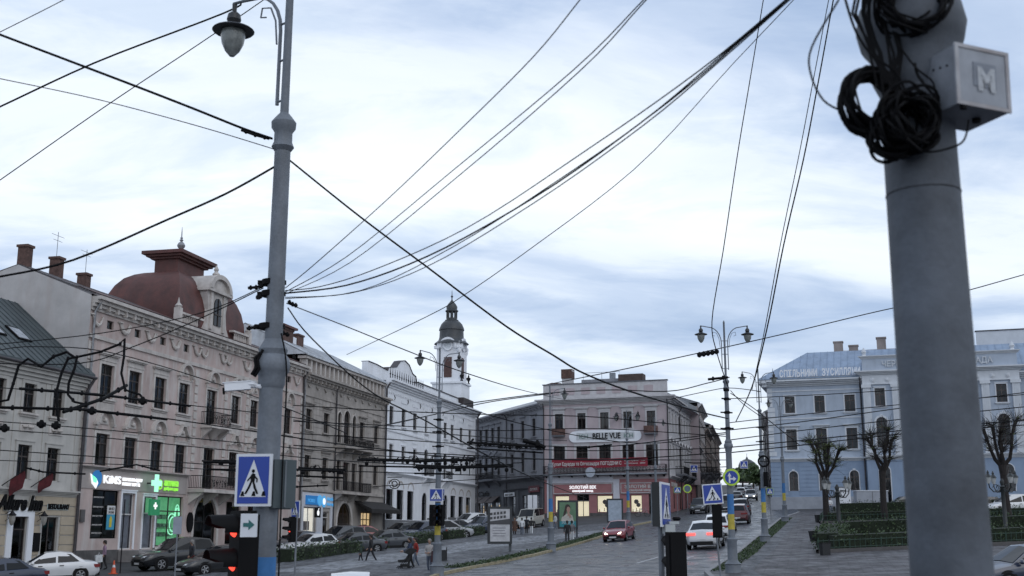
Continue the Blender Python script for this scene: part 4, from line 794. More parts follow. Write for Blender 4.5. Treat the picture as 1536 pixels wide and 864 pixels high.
# grey wing to the left
LW = 25.0; LA = (BX0 + math.sin(R(-22)) * LW, 150 + math.cos(R(-22)) * LW)
B = Bld('grey_wing_building', 'cool grey wing with hooded windows and dark shopfronts beside the white building', LA, 158, 5.5)
for c in (2.2, 4.6, 7.0, 9.4, 14.4, 18.2, 22.0):
    B.win(c - .6, c + .6, 16.7, 19.0, sur=P_WING, sw=.2, hood='flat', hgap=.4, sill=P_WING); B.win(c - .6, c + .6, 12.3, 14.8, sur=P_WING, sw=.2, hood='tri', hgap=.25, sill=P_WING)
for a in (14.2, 18.0): B.win(a, a + 1.3, 6.0, 9.2, fm=M_DKFRAME, curtain=0, mul=0, name='door')
B.win(21.8, 23.6, 5.9, 9.0, fm=M_WHFRAME, mul=1, tr=.75, curtain=0, name='door')
for a in (1.5, 4.6, 7.7): B.win(a, a + 2.2, 6.0, 8.6, fm=M_DKFRAME, mul=1, tr=.7, curtain=0, gl=M_CLEAR, name='shop_window'); B.box('lit_interior', M_WARM, a + .1, a + 1.3, .7, .75, 6.2, 8.2)
B.wall(P_WING, 0, LW, 11.0, 20.2, back=9); B.wall(P_WINGD, 0, LW, 4.5, 11.0, name='shopfront', back=0, y=-.003)
B.cornice(P_WING, 0, LW, 20.0, .7, .8, brackets=1.0); B.cornice(P_WINGD, 0, LW, 11.0, .5, .6, 'ledge'); B.cornice(P_WINGD, 11.5, LW, 9.9, .3, .3, 'ledge'); B.band(P_WING, 0, LW, 15.9, 16.1, .1)
for x in (11.3, 13.5, 16.5, 20.6, 24.7): B.box('pilaster', P_WINGD, x - .35, x + .35, -.18, -.01, 5, 9.9)
for x in (0.6, 3.8, 7.0): B.put('awning', MB().add([(x, -.05, 9.4), (x + 2.8, -.05, 9.4), (x + 2.8, -1.2, 8.5), (x, -1.2, 8.5), (x, -.05, 9.3), (x + 2.8, -.05, 9.3)], [(0, 3, 2, 1), (4, 5, 2, 3), (0, 4, 3), (1, 2, 5)]), mat('taupe_awning', (.10, .085, .085), .9, .2, 2))
B.box('shop_sign', P_WHITE, 12.2, 15.8, -.3, -.2, 9.2, 9.7); B.letter('МАГАЗИН', .35, P_PLINTH, 12.6, 9.3, -.32, width=2.8, depth=.02); B.box('shop_sign', mat('maroon_sign', (.16, .04, .05), .6, .1), 20.8, 24.2, -.3, -.2, 9.5, 10.3); B.letter('ОПТИКА', .45, M_WHFRAME, 21.3, 9.7, -.32, width=2.4, depth=.02)
B.letter('Cafe', 1.0, M_BLACK, 1.2, 9.5, -.15, width=4.5, depth=.05, shear=.3)
B.balcony(P_WINGD, 1.2, 10.2, 11.7, 1.2, True, 3); rf = B.roof(M_GREYROOF, 0, LW, 20.7, 22.4, 9, .3, 4.5, seams=0); B.chimney(20.5, 3.5, 20.8, 23.6, 2.0, 1.2, P_WING, rf); B.box('chimney_top', M_BRICK, 19.45, 21.55, 2.8, 4.2, 22.6, 23.9, rf); B.pipe(12.6, 6, 20.4); B.pipe(.3, 6, 20.4)
# ---------------------------------------------------- houses up the street
def street_house(C, az, W_, zb, zt, wm, tm, n, label, fl=3, rz=1.8, gfm=None, rm=None, dep=9, fl0=None, balc=0, group=None, name='street_house', seed=0):
    b_ = Bld(name, label, C, az, zb, group); sp = W_ / n; g0 = zb + 4.4; fh = (zt - .8 - g0) / (fl - 1)
    for i in range(n):
        c = sp * (i + .5)
        for k in range(fl - 1): b_.win(c - .55, c + .55, g0 + k * fh + .9, g0 + k * fh + min(fh - .6, 3.1), sur=tm, sw=.16, hood=['flat', 'tri', 'flat'][(k + seed) % 3], hgap=.3, curtain=.4, sill=tm)
        if i % 2 == 0: b_.win(c - .8, c + .8, zb + .6, zb + 3.4, fm=M_DKFRAME, curtain=0, mul=1, tr=.75, name='shop_window')
    b_.wall(wm, 0, W_, zb - 2, zt, back=dep); b_.cornice(tm, 0, W_, zt - .3, .7, .7); b_.band(tm, 0, W_, g0 - .1, g0 + .2, .15)
    r_ = b_.roof(rm or M_GREYROOF, 0, W_, zt + .42, zt + .4 + rz, dep, .3, dep / 2, seams=0); b_.chimney(W_ * .3, dep * .5, zt, zt + rz + 1.3, .8, .8, parent=r_); b_.chimney(W_ * .75, dep * .55, zt, zt + rz + 1.1, .8, .8, parent=r_)
    for k in range(balc): x = W_ * (k + .4) / balc; b_.balcony(P_WINGD, x, x + 2.6, g0 + .3, 1.0, False, 2)
    b_.pipe(.15, zb, zt); return b_
P_TAN = mat('tan_street_plaster', (.29, .25, .235), .9, .12, .5, stain=.5); P_BROWN = mat('brown_street_plaster', (.19, .155, .15), .9, .15, .5, stain=.5); P_GREEN = mat('grey_green_plaster', (.30, .32, .31), .9, .1, .5, stain=.4); P_REDB = mat('dull_red_brick_wall', (.20, .10, .09), .9, .15, 2, stain=.3)
D = lambda s_: (CR.x + 24.2 * math.sin(R(16.5)) + (s_ - 24.2) * math.sin(R(11.8)), CR.y + 24.2 * math.cos(R(16.5)) + (s_ - 24.2) * math.cos(R(11.8)))
x = 24.2
for W_, zt, wm, n, lb, bc in ((13, 16.3, P_TAN, 4, 'low tan street house with iron balcony beside the pink side wing', 1), (20, 23.6, P_TAN, 6, 'tall tan street house with bare upper gable and dark pipes', 2), (22, 21.5, P_BROWN, 6, 'brown street house with balconies beyond the tall tan house', 3), (24, 24, P_GREEN, 7, 'grey-green street house beyond the brown one', 2), (30, 24.5, P_BROWN, 8, 'farther brown street house below the green trees', 2)):
    C = D(x); street_house(C, 11.8, W_, G(*C) + .2, zt, wm, P_BVTRIM if wm is P_TAN else P_TAN, n, lb, 3 if zt > 17 else 2, 2.0, balc=bc, dep=12 if W_ == 20 else 9, seed=n); x += W_ + .05
# right side of the street, beyond the town hall
RS = Vector((35.6, 160)); x = 0
for W_, zt, wm, n, lb in ((18, 20.5, P_REDB, 5, 'dull red brick street house with spiked gables behind the town hall'), (20, 21.5, P_TAN, 6, 'tan street house past the red brick one'), (26, 23.5, P_BROWN, 7, 'brown street house past the small tan one'), (34, 26.5, P_GREEN, 8, 'grey-green street house at the far end of the road')):
    C = (RS.x + (x + W_) * math.sin(R(11.4)), RS.y + (x + W_) * math.cos(R(11.4))); C0 = (RS.x + x * math.sin(R(11.4)), RS.y + x * math.cos(R(11.4)))
    b_ = street_house(C, 191.4, W_, G(*C0) - .2, zt, wm, P_BVTRIM, n, lb, 3, 2.5, seed=n)
    if wm is P_REDB:
        for xx in (3, 9, 15): b_.put('gable', MB().prism([(xx - 2, zt + .4), (xx + 2, zt + .4), (xx + .5, zt + 2.6), (xx + .25, zt + 4.4), (xx - .25, zt + 4.4), (xx - .5, zt + 2.6)], .1, .8), wm); b_.put('spike', MB().lathe([(.25, 0), (.35, .4), (.1, .8), (.02, 2.2)], 6, (xx, .45, zt + 4.3)), M_IRON)
    x += W_ + .05
# far domed pavilion closing the street
p = at(1121, 705, 420); g0 = p.z - 4.6
t = thing('domed_church', 'small far dark-domed church rising over trees at the street end', 'church', (p.x, 420, g0))
t.scale = (.58,) * 3; MB().lathe([(5, 0), (5, 8), (5.3, 8.2), (5.3, 8.8), (4.6, 9)], 12).build('drum', P_BROWN, t); MB().lathe([(5.2, 9), (5.4, 10.5), (4.6, 12.5), (2.5, 14), (.8, 14.6), (.5, 15.6), (.15, 16), (.1, 18)], 16).build('dome', M_CAP, t)
for i in range(12): a = R(30 * i + 15); MB().box(-.5, .5, -.1, .1, 3, 6.5).build('window', M_CARGLASS, t, (5.0 * math.cos(a), 5.0 * math.sin(a), 0), a + math.pi / 2)
# ---------------------------------------------------- town hall
P_BLUE = mat('pale_blue_plaster', (.385, .44, .52), .88, .06, .6, stain=.2); P_BLUEG = mat('blue_ground_floor', (.235, .305, .415), .88, .06, .6, stain=.2)
P_HTRIM = mat('bluish_white_trim', (.56, .59, .63), .88, .06, 1, stain=.3, stain_c=(.42, .44, .47)); M_BLUEROOF = mat('blue_sheet_roof', (.22, .29, .40), .5, .12, .6, stain=.35)
HC = at(1156, 700, 140)
B = Bld('town_hall', 'pale blue town hall with white pilastered portico and blue sheet roof', HC[:2], 108, 6.8)
for a in (2.0, 5.45, 8.9):
    B.win(a, a + 1.15, 18.35, 20.3, sur=P_HTRIM, sw=.16, sill=P_HTRIM, curtain=.4, fm=mat('brown_sash', (.10, .08, .075), .7, .1)); B.win(a, a + 1.2, 14.0, 16.4, sur=P_HTRIM, sw=.18, hood='flat', hgap=.3, sill=P_HTRIM, curtain=.4, fm=MATS['brown_sash']); B.win(a + .1, a + 1.1, 9.2, 11.5, ar=True, sur=P_HTRIM, sw=.1, curtain=.7, fm=MATS['brown_sash'])
PX = 11.0; PW = 17.0; PY = -.8
ow = list(B.ops); B.ops = []
for i in range(5):
    c = PX + 1.9 + i * 3.28
    B.win(c - .55, c + .55, 18.8, 20.85, sur=P_HTRIM, sw=.14, sill=P_HTRIM, y=PY, fm=MATS['brown_sash']); B.win(c - .6, c + .6, 14.0, 17.5, ar=True, sur=P_HTRIM, sw=.22, y=PY, fm=MATS['brown_sash'], curtain=.3)
    if i == 2: B.win(c - 1.0, c + 1.0, 7.4, 11.6, ar=True, y=PY, fm=M_DKFRAME, name='door', curtain=0)
    else: B.win(c - .6, c + .6, 8.9 if i else 7.6, 11.9, ar=True, sur=P_HTRIM, sw=.1, y=PY, fm=MATS['brown_sash'], curtain=.4)
po = list(B.ops); B.ops = []
for a in (29.2, 32.6, 36.0): B.win(a, a + 1.15, 18.35, 20.3, sur=P_HTRIM, sw=.16, sill=P_HTRIM, fm=MATS['brown_sash']); B.win(a, a + 1.2, 14.0, 16.4, sur=P_HTRIM, sw=.18, hood='flat', hgap=.3, fm=MATS['brown_sash']); B.win(a + .1, a + 1.1, 9.2, 11.5, ar=True, fm=MATS['brown_sash'])
ro = list(B.ops)
B.wall(P_BLUE, 0, PX, 12.7, 21.9, ops=ow, back=14); B.wall(P_BLUEG, 0, PX, 8.5, 12.7, ops=ow, back=14, y=-.003, top=False)
B.wall(P_BLUE, PX, PX + PW, 12.7, 22.4, ops=po, y=PY, back=8); B.wall(P_BLUEG, PX, PX + PW, 7.0, 12.7, ops=po, y=PY - .003, back=8, top=False)
B.wall(P_BLUE, PX + PW, 39, 12.7, 21.9, ops=ro, back=14); B.wall(P_BLUEG, PX + PW, 39, 8.5, 12.7, ops=ro, back=14, y=-.003, top=False)
M_HP = mat('town_hall_plinth', (.30, .32, .36), .88, .1, 1)
B.box('plinth', M_HP, -.15, PX - .02, -.2, 12, 5.0, 8.5); B.box('plinth', M_HP, PX - .15, PX + 6.7, PY - .2, 5, 5.0, 8.6) if 0 else None; B.box('plinth', M_HP, PX + PW + .02, 39, -.2, 12, 5.0, 8.5); B.box('entrance_steps', M_HP, PX + 6, PX + 11, PY - 3, PY - .01, 5.5, 7.3)
B.box('plinth', M_HP, PX - .1, PX + PW + .1, PY - .15, PY - .01, 5.0, 7.6) if 0 else None
zz = 8.7
while zz < 12.4:
    for a, c in ((.0, 1.95), (3.25, 5.4), (6.7, 8.85), (10.15, 10.95)): B.box('rustic_course', P_BLUEG, a, c, -.045, -.004, zz, zz + .42)
    zz += .47
zz = 13.3
while zz < 21.4: B.box('quoin', P_HTRIM, -.06, .8 if int(zz * 10) % 2 else .55, -.07, -.01, zz, zz + .5); zz += .58
for i in range(12): B.box('portico_course', P_HTRIM, PX - .02, PX + PW + .02, PY - .06, PY - .008, 7.3 + i * .45, 7.3 + i * .45 + .03) if 0 else None
B.cornice(P_HTRIM, 0, PX - .05, 12.6, .4, .35, 'ledge'); B.cornice(P_HTRIM, PX, PX + PW, 12.6, .5, .4, 'ledge', y=PY); B.cornice(P_HTRIM, PX + PW, 39, 12.6, .4, .35, 'ledge')
B.band(P_HTRIM, 0, PX - .05, 17.6, 17.75, .06); B.band(P_HTRIM, 0, PX - .05, 20.9, 21.05, .06)
B.cornice(P_HTRIM, -.1, PX - .05, 21.5, .75, .95); B.cornice(P_HTRIM, PX + PW, 39, 21.5, .75, .95); B.cornice(P_HTRIM, PX - .1, PX + PW + .1, 22.3, .6, .7, y=PY, ret=.01)
B.put('side_cornice', MB().box(-1.0, -.01, -.95, 13, 21.9, 22.25).box(-.6, -.01, -.6, 13, 21.5, 21.895), P_HTRIM)
for i in range(6):
    c = PX + .45 + i * 3.22; o = B.box('pilaster', P_HTRIM, c - .42, c + .42, PY - .3, PY - .01, 13.1, 20.9); B.box('capital', P_HTRIM, c - .55, c + .55, PY - .42, PY - .01, 20.9, 21.3, o); B.box('pilaster_base', P_HTRIM, c - .52, c + .52, PY - .4, PY - .01, 12.95, 13.45, o)
    for k in range(4): B.box('flute', P_HTRIM, c - .36 + k * .2, c - .26 + k * .2, PY - .335, PY - .3, 13.5, 20.85, o)
B.box('frieze', P_HTRIM, PX, PX + PW, PY - .2, PY - .01, 21.3, 22.3)
for i in range(10): B.put('rosette', MB().lathe([(.28, 0), (.3, .03), (.18, .06), (.1, .12), (.001, .12)], 12, (0, 0, 0)), P_HTRIM, None, (0, 0, 0)).matrix_local = Matrix.Translation((PX + 1.2 + i * 1.62, PY - .2, 21.8 - B.zb)) @ Matrix.Rotation(R(90), 4, 'X')
B.box('attic', P_BLUE, PX + .1, PX + PW - .1, PY - .2, 2, 22.9, 24.4); B.cornice(P_HTRIM, PX, PX + PW, 24.3, .35, .3, 'attic_cornice', y=PY - .2, ret=.01)
for x in (PX + .4, PX + PW - .5): B.put('attic_finial', MB().lathe([(.3, 0), (.2, .2), (.32, .5), (.05, 1.0)], 8, (x, PY, 24.65)), P_HTRIM)
B.letter('ЧЕРНІВЕЦЬКА МІСЬКА РАДА', .95, P_HTRIM, PX + 2.3, 23.3, PY - .28, width=12.0, depth=.1, off=.015)
rf = B.roof(M_BLUEROOF, -1.0, 39, 22.3, 26.2, 14, .9, 5.5, seams=.8, hipL=5.5)
lr = thing('roof_lettering', 'large white letters standing along the town hall eaves', 'letters', B.world(1.6, -.85, 22.45), B.root.rotation_euler.z)
for i, ch in enumerate('СПІЛЬНИМИ ЗУСИЛЛЯМИ'):
    if ch != ' ': lettering(ch, 1.15, P_WHITE, lr, (i * .49, 0, .12), width=.42, depth=.08, off=.03)
MB().box(-.1, 9.4, -.03, .03, 0, .06).build('rail', M_STEEL, lr)
for x, y, zt in ((8.2, 9, 27.9), (13.4, 8.5, 28.1), (10, 10, 27.5)): B.chimney(x, y, 24, zt, 1.1, 1.0, P_TAN, rf)
B.box('parapet', P_WHITE, 8.5, 18, 9.6, 10, 24.5, 27.0); B.box('parapet', P_HTRIM, 24.5, 39, 9, 9.4, 25, 28.5); B.box('coping', M_PIPE, 24.4, 39, 8.9, 9.5, 28.5, 28.62)
tx = 19.0; t = B.box('clock_tower', P_HTRIM, tx - 2.9, tx + 2.9, 6, 11.8, 22, 34.2)
for z, e in ((33.7, .4), (34.1, .7), (40.3, .4), (40.7, .7)): B.box('tower_ledge', P_HTRIM, tx - 2.9 - e, tx + 2.9 + e, 6 - e, 11.8 + e, z, z + .38, t)
for a in (6.5, 8.9, 11.3): B.put('gallery_bracket', MB().add([(tx - 2.9, a - .2, 31.6), (tx - 2.9, a + .2, 31.6), (tx - 3.6, a - .2, 33.7), (tx - 3.6, a + .2, 33.7), (tx - 2.9, a - .2, 33.7), (tx - 2.9, a + .2, 33.7)], [(0, 1, 3, 2), (0, 2, 4), (1, 5, 3), (2, 3, 5, 4)]), P_HTRIM, t)
b = MB()
for sx in (-1, 1):
    for i in range(9): b.box(tx + sx * 3.5 - .03, tx + sx * 3.5 + .03, 5.4 + i * .85, 5.46 + i * .85, 34.5, 35.4)
    b.box(tx + sx * 3.5 - .05, tx + sx * 3.5 + .05, 5.3, 12.4, 35.4, 35.5)
for i in range(9): b.box(tx - 3.4 + i * .85 - .03, tx - 3.4 + i * .85 + .03, 5.3, 5.36, 34.5, 35.4)
b.box(tx - 3.4, tx + 3.4, 5.28, 5.38, 35.4, 35.5); B.put('gallery_railing', b, M_IRON, t); B.box('tower_upper', P_HTRIM, tx - 2.6, tx + 2.6, 6.3, 11.5, 34.5, 40.3, t); B.put('tower_cap', MB().lathe([(3.0, 41.1), (2.6, 42), (2.2, 44), (1.2, 45.5), (.3, 46.5), (.05, 49)], 12, (tx, 8.9, 0)), M_CAP, t)
B.put('clock_face', MB().prism(arc(tx, 37.8, 1.3, 0, 360, 24)[:-1], 6.2, 6.29), P_WHITE, t); B.put('clock_hand', MB().box(tx - .06, tx + .06, 6.15, 6.19, 37.8, 38.8).box(tx + .061, tx + .7, 6.15, 6.19, 37.74, 37.86), M_BLACK, t)
B.put('drain_pipe', MB().tube([(PX - .25, -1.0, 22.2), (PX - .25, -.9, 21.6), (PX - .25, -.15, 21), (PX - .25, -.15, 7)], .09, 8), M_PIPE)
B.box('wall_plaque', mat('blue_plaque', (.04, .09, .26), .5, .1), PX + 4.6, PX + 5.6, PY - .08, PY - .01, 9.8, 10.6)
TH = B
# ------------------------------------------------------------------ lamp posts
M_BLUEP = mat('flag_blue_paint', (.035, .16, .40), .6, .2, 3, stain=.3); M_YELP = mat('flag_yellow_paint', (.46, .37, .05), .6, .2, 3, stain=.3)
M_LAMPHEAD = mat('lamp_hood_black', (.02, .021, .024), .45, .1); M_GLOBE = mat('lamp_globe_frosted', (.20, .215, .21), .2, .25, 9)
def lathe_mesh(name, prof, m, n=20): return MB().lathe(prof, n).mesh(name, m)
LP = dict(
    base=lathe_mesh('base', [(.36, -.5), (.36, .05), (.33, .1), (.33, .46), (.36, .5), (.3, .56), (.235, .62), (.215, .7), (.205, 1.45), (.235, 1.5), (.235, 1.56), (.16, 1.6)], M_POLE, 16),
    shaft=lathe_mesh('shaft', [(.145, 1.58), (.128, 5.32)], M_POLE, 24), collar=lathe_mesh('collar', [(.128, 5.28), (.15, 5.33), (.15, 5.42), (.185, 5.47), (.2, 5.54), (.185, 5.62), (.15, 5.66), (.165, 5.72), (.13, 5.78), (.098, 5.84)], M_POLE, 24),
    middle=lathe_mesh('middle_shaft', [(.1, 5.8), (.092, 8.1)], M_POLE, 20), ring=lathe_mesh('collar', [(.095, 8.05), (.13, 8.1), (.105, 8.16), (.105, 8.28), (.14, 8.33), (.145, 8.4), (.1, 8.46), (.05, 8.52)], M_POLE, 20),
    top=lathe_mesh('upper_shaft', [(.05, 8.5), (.042, 11.0), (.05, 11.02), (.02, 11.12)], M_POLE, 12),
    blue=lathe_mesh('painted_band', [(.1435, 2.6), (.1405, 3.45)], M_BLUEP, 24), yellow=lathe_mesh('painted_band', [(.1465, 1.95), (.1436, 2.598)], M_YELP, 24))
_b = MB()
_b.tube([(.14, 0, 8.9)] + [(.14, 0, 10.1)] + [(.14 + .55 * (1 - math.cos(R(a))), 0, 10.1 + .72 * math.sin(R(a))) for a in range(15, 91, 15)] + [(.9, 0, 10.86), (1.06, 0, 10.88)], .022, 8).tube([(.2, 0, 9.9), (.24, 0, 10.3), (.34, 0, 10.55), (.5, 0, 10.6), (.52, 0, 10.45), (.42, 0, 10.42)], .012, 6)
for z in (8.95, 9.6, 10.2): _b.tube([(.03, 0, z), (.15, 0, z)], .016, 6)
LP['arm'] = _b.mesh('arm', M_POLE)
LP['hood'] = lathe_mesh('lamp_hood', [(.02, .0), (.035, -.02), (.03, -.12), (.085, -.17), (.1, -.25), (.075, -.3), (.13, -.34), (.27, -.39), (.29, -.41), (.275, -.425), (.17, -.42)], M_LAMPHEAD, 20)
LP['globe'] = lathe_mesh('lamp_globe', [(.165, -.42), (.17, -.48), (.15, -.6), (.1, -.71), (.035, -.785), (.001, -.79)], M_GLOBE, 20)
def lamp_post(p, label, rz=0.0, arms=(1, -1), lean=(0, 0), lift=0.0, bands=True, pm=None, group='lamp posts round the square', sc_=1.0, low=False):
    t = thing('lamp_post', label, 'lamp post', p, rz, group); t.rotation_euler = (lean[0], lean[1], rz); t.location.z += lift; t.scale = (sc_,) * 3
    for k, nm in (('base', 'base'), ('shaft', 'shaft'), ('collar', 'collar'), ('middle', 'middle_shaft'), ('ring', 'collar'), ('top', 'upper_shaft')): inst(nm, LP[k], t)
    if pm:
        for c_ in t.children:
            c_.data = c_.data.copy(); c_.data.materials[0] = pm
    if bands: inst('painted_band', LP['blue'], t); inst('painted_band', LP['yellow'], t)
    for a in arms:
        o = inst('arm', LP['arm'], t, (0, 0, 1.68 if low else 0), rz=0 if a > 0 else math.pi, scale=(1, 1, .783 if low else 1)); l = inst('lamp', LP['hood'], t, (a * 1.04, 0, 10.2 if low else 10.9), scale=(.9,) * 3 if low else None); inst('lamp_globe', LP['globe'], l)
    return t
NEARL = lamp_post((-2.72, 13, .62), 'tall grey lamp post with one lantern arm, sign and red signal beside it', R(-38), (-1,), (0, R(.45)), low=True)
NEARR = lamp_post((1.502, 4.1, .36), 'thick grey lamp post hung with cable coils and a small metal box', 0, (), (0, 0), .28, False, mat('shaded_weathered_paint', (.085, .098, .12), .7, .25, 3.5, stain=.6, stain_c=(.045, .05, .06), bump=.12, fine=.06))  # stains are wear; base darker than the other posts, weaker light put into colour
_z = at(1390, 280, 4.0).z - NEARR.location.z; MB().lathe([(.125, _z - .004), (.1325, _z - .002), (.1325, _z + .002), (.125, _z + .004)], 28).build('weld_seam', mat('seam_dark', (.035, .038, .045), .8, .3, 20), NEARR)
P1 = gx(1100, 51.5); P2 = gx(1148, 75); P3 = gx(1178, 104); P4 = gx(1190, 145); PA = gx(655.5, 57.5); PB = gx(826.5, 79); PC = gx(943, 112); PD = gx(985, 130)
lamp_post(P1, 'double-armed lamp post carrying the round blue arrow sign'); lamp_post(P2, 'double-armed lamp post with round dark wreath, next up the kerb from the arrow sign', R(5)); lamp_post(P3, 'double-armed lamp post with blue and yellow band beside the town hall corner', R(8)); lamp_post(P4, 'small far lamp post against the town hall wall', R(8), sc_=.95)
lamp_post(PA, 'double-armed lamp post standing in the plaza with a crossing sign', R(25)); lamp_post(PB, 'banded lamp post by the portrait poster', R(15), (1,)); lamp_post(PC, 'double-armed banded lamp post before the coral shopfront'); lamp_post(PD, 'plain lamp post before the corner of the coral shop', R(10), (1,), bands=False)
# fittings on the two near posts (each a thing of its own)
def ringband(nm, lb, p, r, h, m, cat='clamp'): return tag(MB().lathe([(r, 0), (r + .012, .01), (r + .012, h - .01), (r, h)], 20).build(nm, m, None, p), lb, cat)
# ------------------------------------------------------------------ wires
def wire(pts, ys, px_, label, group=None, name='overhead_wire', m=None, sub=5):
    n = len(pts); L = [0]
    for a, b in zip(pts, pts[1:]): L.append(L[-1] + math.hypot(b[0] - a[0], b[1] - a[1]))
    yy = ys if len(ys) == n else [1 / (1 / ys[0] + (1 / ys[1] - 1 / ys[0]) * l / L[-1]) for l in L]
    P = [at(u, v, y) for (u, v), y in zip(pts, yy)]; Q = []
    for i in range(n - 1):        # smooth through the points
        p0, p1, p2, p3 = P[max(0, i - 1)], P[i], P[i + 1], P[min(n - 1, i + 2)]
        for k in range(sub):
            t = k / sub; Q.append(.5 * (2 * p1 + (p2 - p0) * t + (2 * p0 - 5 * p1 + 4 * p2 - p3) * t * t + (3 * p1 - p0 - 3 * p2 + p3) * t ** 3))
    Q.append(P[-1]); r = [max(.004, px_ / 2 * q.y / FPX) for q in Q]; rm = min(max(r), 2.5 * min(r)); r = [min(x, rm) for x in r]
    o0 = Q[0].copy(); o = MB().tube([q - o0 for q in Q], r, 5).build(name, m or M_WIRE, None, o0)
    return tag(o, label, 'wire', group)
GW = 'wires overhead'
wire([(-30, 40), (0, 52), (100, 90), (200, 128), (290, 163), (365, 193), (408, 208)], (9, 12.95), 4.2, 'thick black cable running down to the upper collar of the lantern post')
wire([(-30, 172), (0, 160), (140, 95), (335, 20), (365, 0), (420, -35)], (24, 15), 3.0, 'dark cable rising behind the hanging lantern')
wire([(-20, 113), (0, 118), (150, 150), (300, 190), (412, 224)], (10, 12.95), 1.6, 'thin wire ending below the upper collar of the lantern post')
wire([(-20, 283), (0, 270), (150, 165), (300, 65), (395, 0), (450, -40)], (30, 16), 1.7, 'thin wire crossing behind the lantern globe')
wire([(-20, 417), (0, 415), (110, 390), (250, 330), (340, 290), (412, 250)], (11, 12.95), 3.6, 'twisted thick cable sagging over the dark red dome')
wire([(-15, 55), (0, 48), (40, 28), (95, 0), (140, -25)], (14, 10), 1.5, 'short thin wire cutting across the corner of sky above the inn')
wire([(434, 240), (540, 325), (640, 400), (760, 490), (830, 533), (880, 562), (960, 592), (1050, 618), (1092, 628)], (13.05, 51), 3.0, 'long dark cable dropping from the lantern post across the sky')
wire([(428, 432), (470, 398), (580, 300), (700, 185), (800, 85), (868, 2), (900, -40)], (13.05, 6), 1.5, 'thin pale wire climbing steeply from the lantern post')
wire([(428, 438), (520, 385), (680, 255), (860, 105), (965, 0), (1010, -45)], (13.05, 6), 1.4, 'upper of two thin wires climbing from the lantern post'); wire([(430, 440), (525, 394), (690, 262), (868, 108), (958, 12), (1015, -50)], (13.05, 6), 1.2, 'lower of two thin wires climbing from the lantern post')
wire([(428, 440), (520, 428), (640, 385), (800, 297), (960, 185), (1080, 85), (1180, 0), (1240, -50)], (13.05, 5), 2.6, 'thick dark cable sweeping up from the lantern post to the coil post'); wire([(428, 436), (480, 430), (560, 405), (700, 342), (880, 225), (1050, 105), (1178, 0), (1240, -55)], (13.05, 5), 1.6, 'thin cable following just above the thick sweeping cable'); wire([(428, 446), (525, 440), (640, 400), (800, 305), (965, 188), (1085, 87), (1184, 0), (1240, -45)], (13.05, 5), 1.4, 'thin cable sagging just below the thick sweeping cable')
wire([(428, 448), (540, 436), (680, 370), (860, 255), (1000, 155), (1110, 62), (1186, -5), (1240, -52)], (13.05, 5.2), 1.3, 'faint wire next to the sweeping cable bundle')
wire([(520, 532), (640, 475), (700, 440), (800, 370), (950, 255), (1100, 95), (1190, 0), (1230, -45)], (40, 9), 1.3, 'pale thin wire rising from the beige roof toward the coil post')
wire([(1146, -10), (1145, 0), (1125, 120), (1105, 240), (1085, 375), (1068, 482), (1075, 528), (1092, 580)], (20, 51), 1.6, 'steep thin wire hanging to the arrow sign post')
wire([(1254, -10), (1250, 0), (1228, 120), (1205, 240), (1175, 370), (1150, 495), (1128, 580), (1104, 632)], (14, 51), 2.2, 'steep dark double cable hanging above the street'); wire([(1246, -10), (1243, 0), (1220, 120), (1197, 240), (1170, 370), (1146, 500), (1128, 585)], (14, 50), 1.4, 'steep thin cable twinned with the double cable above the street')
wire([(830, 575), (940, 553), (1060, 527), (1180, 500), (1300, 471), (1420, 444), (1536, 412), (1580, 400)], (95, 30), 1.6, 'long span wire through the black insulator above the arrow sign post'); wire([(690, 607), (800, 592), (905, 585), (1000, 587), (1060, 575), (1094, 566)], (130, 51.5), 1.6, 'span wire from the coral shop roof to the arrow sign post')
wire([(1000, 600), (1060, 587), (1094, 582), (1140, 587)], (100, 60), 1.2, 'short thin span wire behind the arrow sign post'); wire([(1096, 590), (1130, 612), (1165, 640), (1200, 668)], (51.5, 80), 1.3, 'thin stay wire slanting from arrow sign post toward town hall'); wire([(1096, 586), (1115, 606), (1140, 624)], (51.5, 74), 1.2, 'short stay wire between two kerbside lamp posts')
wire([(430, 455), (520, 490), (600, 522), (700, 560), (790, 587), (850, 600)], (13.05, 100), 1.7, 'thin wire sloping from lantern post past the dark tower cap'); wire([(432, 462), (470, 510), (560, 590), (640, 632), (740, 688), (812, 722), (880, 748)], (13.05, 90), 2.2, 'dark wire diving from lantern post across the white building'); wire([(422, 500), (430, 560), (424, 700), (418, 864), (415, 930)], (12.85, 12.75), 2.6, 'loose black cable hanging down the lantern post', name='hanging_cable')
wire([(579, 637), (650, 622), (740, 602), (830, 590)], (57, 110), 1.5, 'span wire from the plaza lamp post to the coral shop'); wire([(440, 630), (560, 640), (650, 622)], (25, 57), 1.4, 'span wire joining the plaza lamp post from the lantern post')
LG = 'trolley wires over the left carriageway'; LT = 'thin black trolley wire strung level over the left carriageway'
LLAB = ['topmost level wire brushing the upper windows of the pink facade', 'thicker level wire carrying the long black contact rail before the inn', 'level wire running under the hooded windows of the pink facade', 'level wire just under the hooded windows, above the shop signs', 'level wire just above the white shop sign lettering', 'slack wire curving from the inn eaves down to the beige balcony', 'faint level wire crossing the shop sign lettering', 'upper of two slack wires from the inn roof to the lantern post clamp', 'lower of two slack wires from the inn roof to the lantern post clamp']
